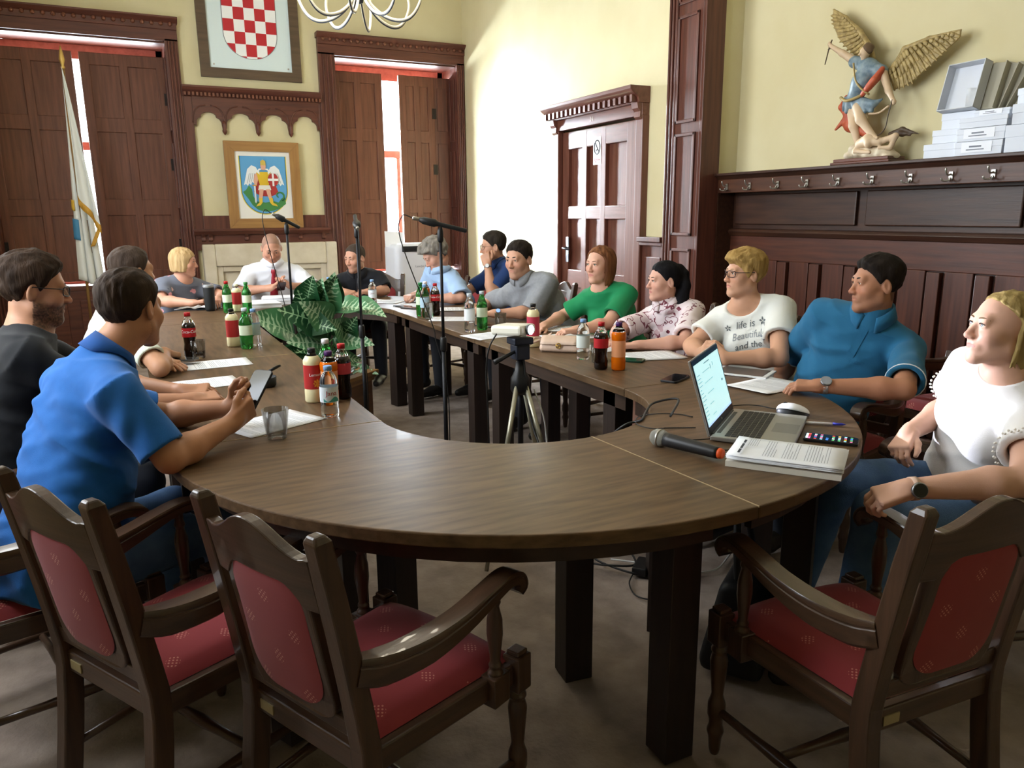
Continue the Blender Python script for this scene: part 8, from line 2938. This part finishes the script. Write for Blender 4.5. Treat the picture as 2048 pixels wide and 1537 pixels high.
# the open carton with a fan of flattened lids behind it
oc = thing('open_carton', 'open white carton standing on edge with its inside facing the room', 'box', D(3.40, 2.29, 1.8735), 0)
oc.rotation_euler = (0, math.radians(14), math.radians(-4))
hw, hh2, dp = 0.105, 0.245, 0.055
MB().box(0.0, 0.004, -hw, hw, 0, hh2).build('back_wall', CARD, oc)
for (y0, y1, z0, z1) in ((-hw, -hw + 0.004, 0, hh2), (hw - 0.004, hw, 0, hh2), (-hw, hw, 0, 0.004), (-hw, hw, hh2 - 0.004, hh2)):
    MB().box(-dp, 0.0, y0, y1, z0, z1).build('side_wall', CARDI, oc)
MB().grid(lambda u, v: (-0.006 - 0.025 * v * u, -hw + 0.01 + 0.07 * u, 0.012 + 0.10 * v), 4, 4).build('loose_flap', CARDI, oc, thick=0.002)
for k in range(4):
    r = thing('flattened_lid', ('first', 'second', 'third', 'last')[k] + ' of the grey cardboard lids fanned out behind the open carton', 'lid', D(3.425, 2.225, 1.8735), 0, 'fanned cardboard lids')
    MB().box(-0.012, 0.012, -0.085, 0.055 + 0.0 * k, 0, 0.235).build('lid_panel', mat('grey_board', '#a9a595', 0.85), r, bevel=0.003)
    MB().box(-0.03, -0.012, -0.085, -0.081, 0, 0.235).build('lid_edge', mat('grey_board', '#a9a595', 0.85), r)
    r.location = (r.location.x + 0.008 + 0.027 * k - 0.02, r.location.y - 0.012 - 0.018 * k, r.location.z)
    r.rotation_euler = (math.radians(3 + 8 * k), math.radians(14 - 1 * k), 0)

# ------------------------------------------------------------------ white office printer, black bag
prn = thing('office_printer', 'white office printer with a black panel behind the far right of the table', 'printer', (2.66, 7.62, 0), 0.05)
F = Field()
F.custom(lambda x, y, z: (lambda ax, ay, az: np.sqrt(np.maximum(ax, 0) ** 2 + np.maximum(ay, 0) ** 2 + np.maximum(az, 0) ** 2) - 0.06)(np.abs(x) - 0.17, np.abs(y) - 0.12, np.abs(z - 0.60) - 0.50), (-0.25, -0.2, 0.02), (0.25, 0.2, 1.17), 0.01)
v, qd = polygonise(F, 0.02)
link('casing', quad_mesh('casing', v, qd, mat('appliance_white', '#dfe2ea', 0.4)), prn)
MB().box(-0.16, 0.20, -0.188, -0.175, 1.08, 1.135).build('control_panel', mat('panel_black', '#2c2f33', 0.5), prn)
m = MB()
for k in range(4):
    m.box(-0.155, 0.195, -0.192, -0.187, 1.085 + 0.0125 * k, 1.091 + 0.0125 * k)
m.build('panel_grooves', mat('slat_black', '#17191c', 0.5), prn)
text_mesh('lettering', 'LaserJet Pro', 0.030, mat('lettering_grey', '#8a8f98', 0.5), prn, Matrix.Translation((0.05, -0.183, 0.93)) @ Matrix.Rotation(PI / 2, 4, 'X'))
MB().box(-0.2, 0.2, -0.15, 0.15, 0, 0.08).build('base', mat('base_brown', '#6d5a4a', 0.7), prn)
o = MB().box(-0.10, 0.10, -0.001, 0.001, 0, 0.16).build('feed_sheet', WHITE, prn)
o.location = (-0.16, 0.03, 1.12)
o.rotation_euler = (-0.25, 0.08, 0)
bg = thing('black_bag', 'black shoulder bag on the carpet beside the near right table leg', 'bag', (1.72, 1.72, 0.0), 0.6)
F = Field()
F.custom(lambda x, y, z: (lambda ax, ay, az: np.sqrt(np.maximum(ax, 0) ** 2 + np.maximum(ay, 0) ** 2 + np.maximum(az, 0) ** 2) - 0.03)(np.abs(x) - (0.16 - 0.12 * np.maximum(z - 0.1, 0)), np.abs(y) - (0.07 - 0.2 * np.maximum(z - 0.05, 0)), np.abs(z - 0.16) - 0.125), (-0.2, -0.11, 0), (0.2, 0.11, 0.32), 0.01)
v, qd = polygonise(F, 0.012)
BAGM = mat('black_nylon', '#0c0c0e', 0.6)
link('bag_body', quad_mesh('bag_body', v, qd, BAGM), bg)
MB().tube(smooth_pts([(-0.12, 0, 0.30), (-0.08, 0.02, 0.45), (0.0, 0.03, 0.52), (0.08, 0.02, 0.45), (0.12, 0, 0.30)], 24), 0.012, 8).build('strap', BAGM, bg)
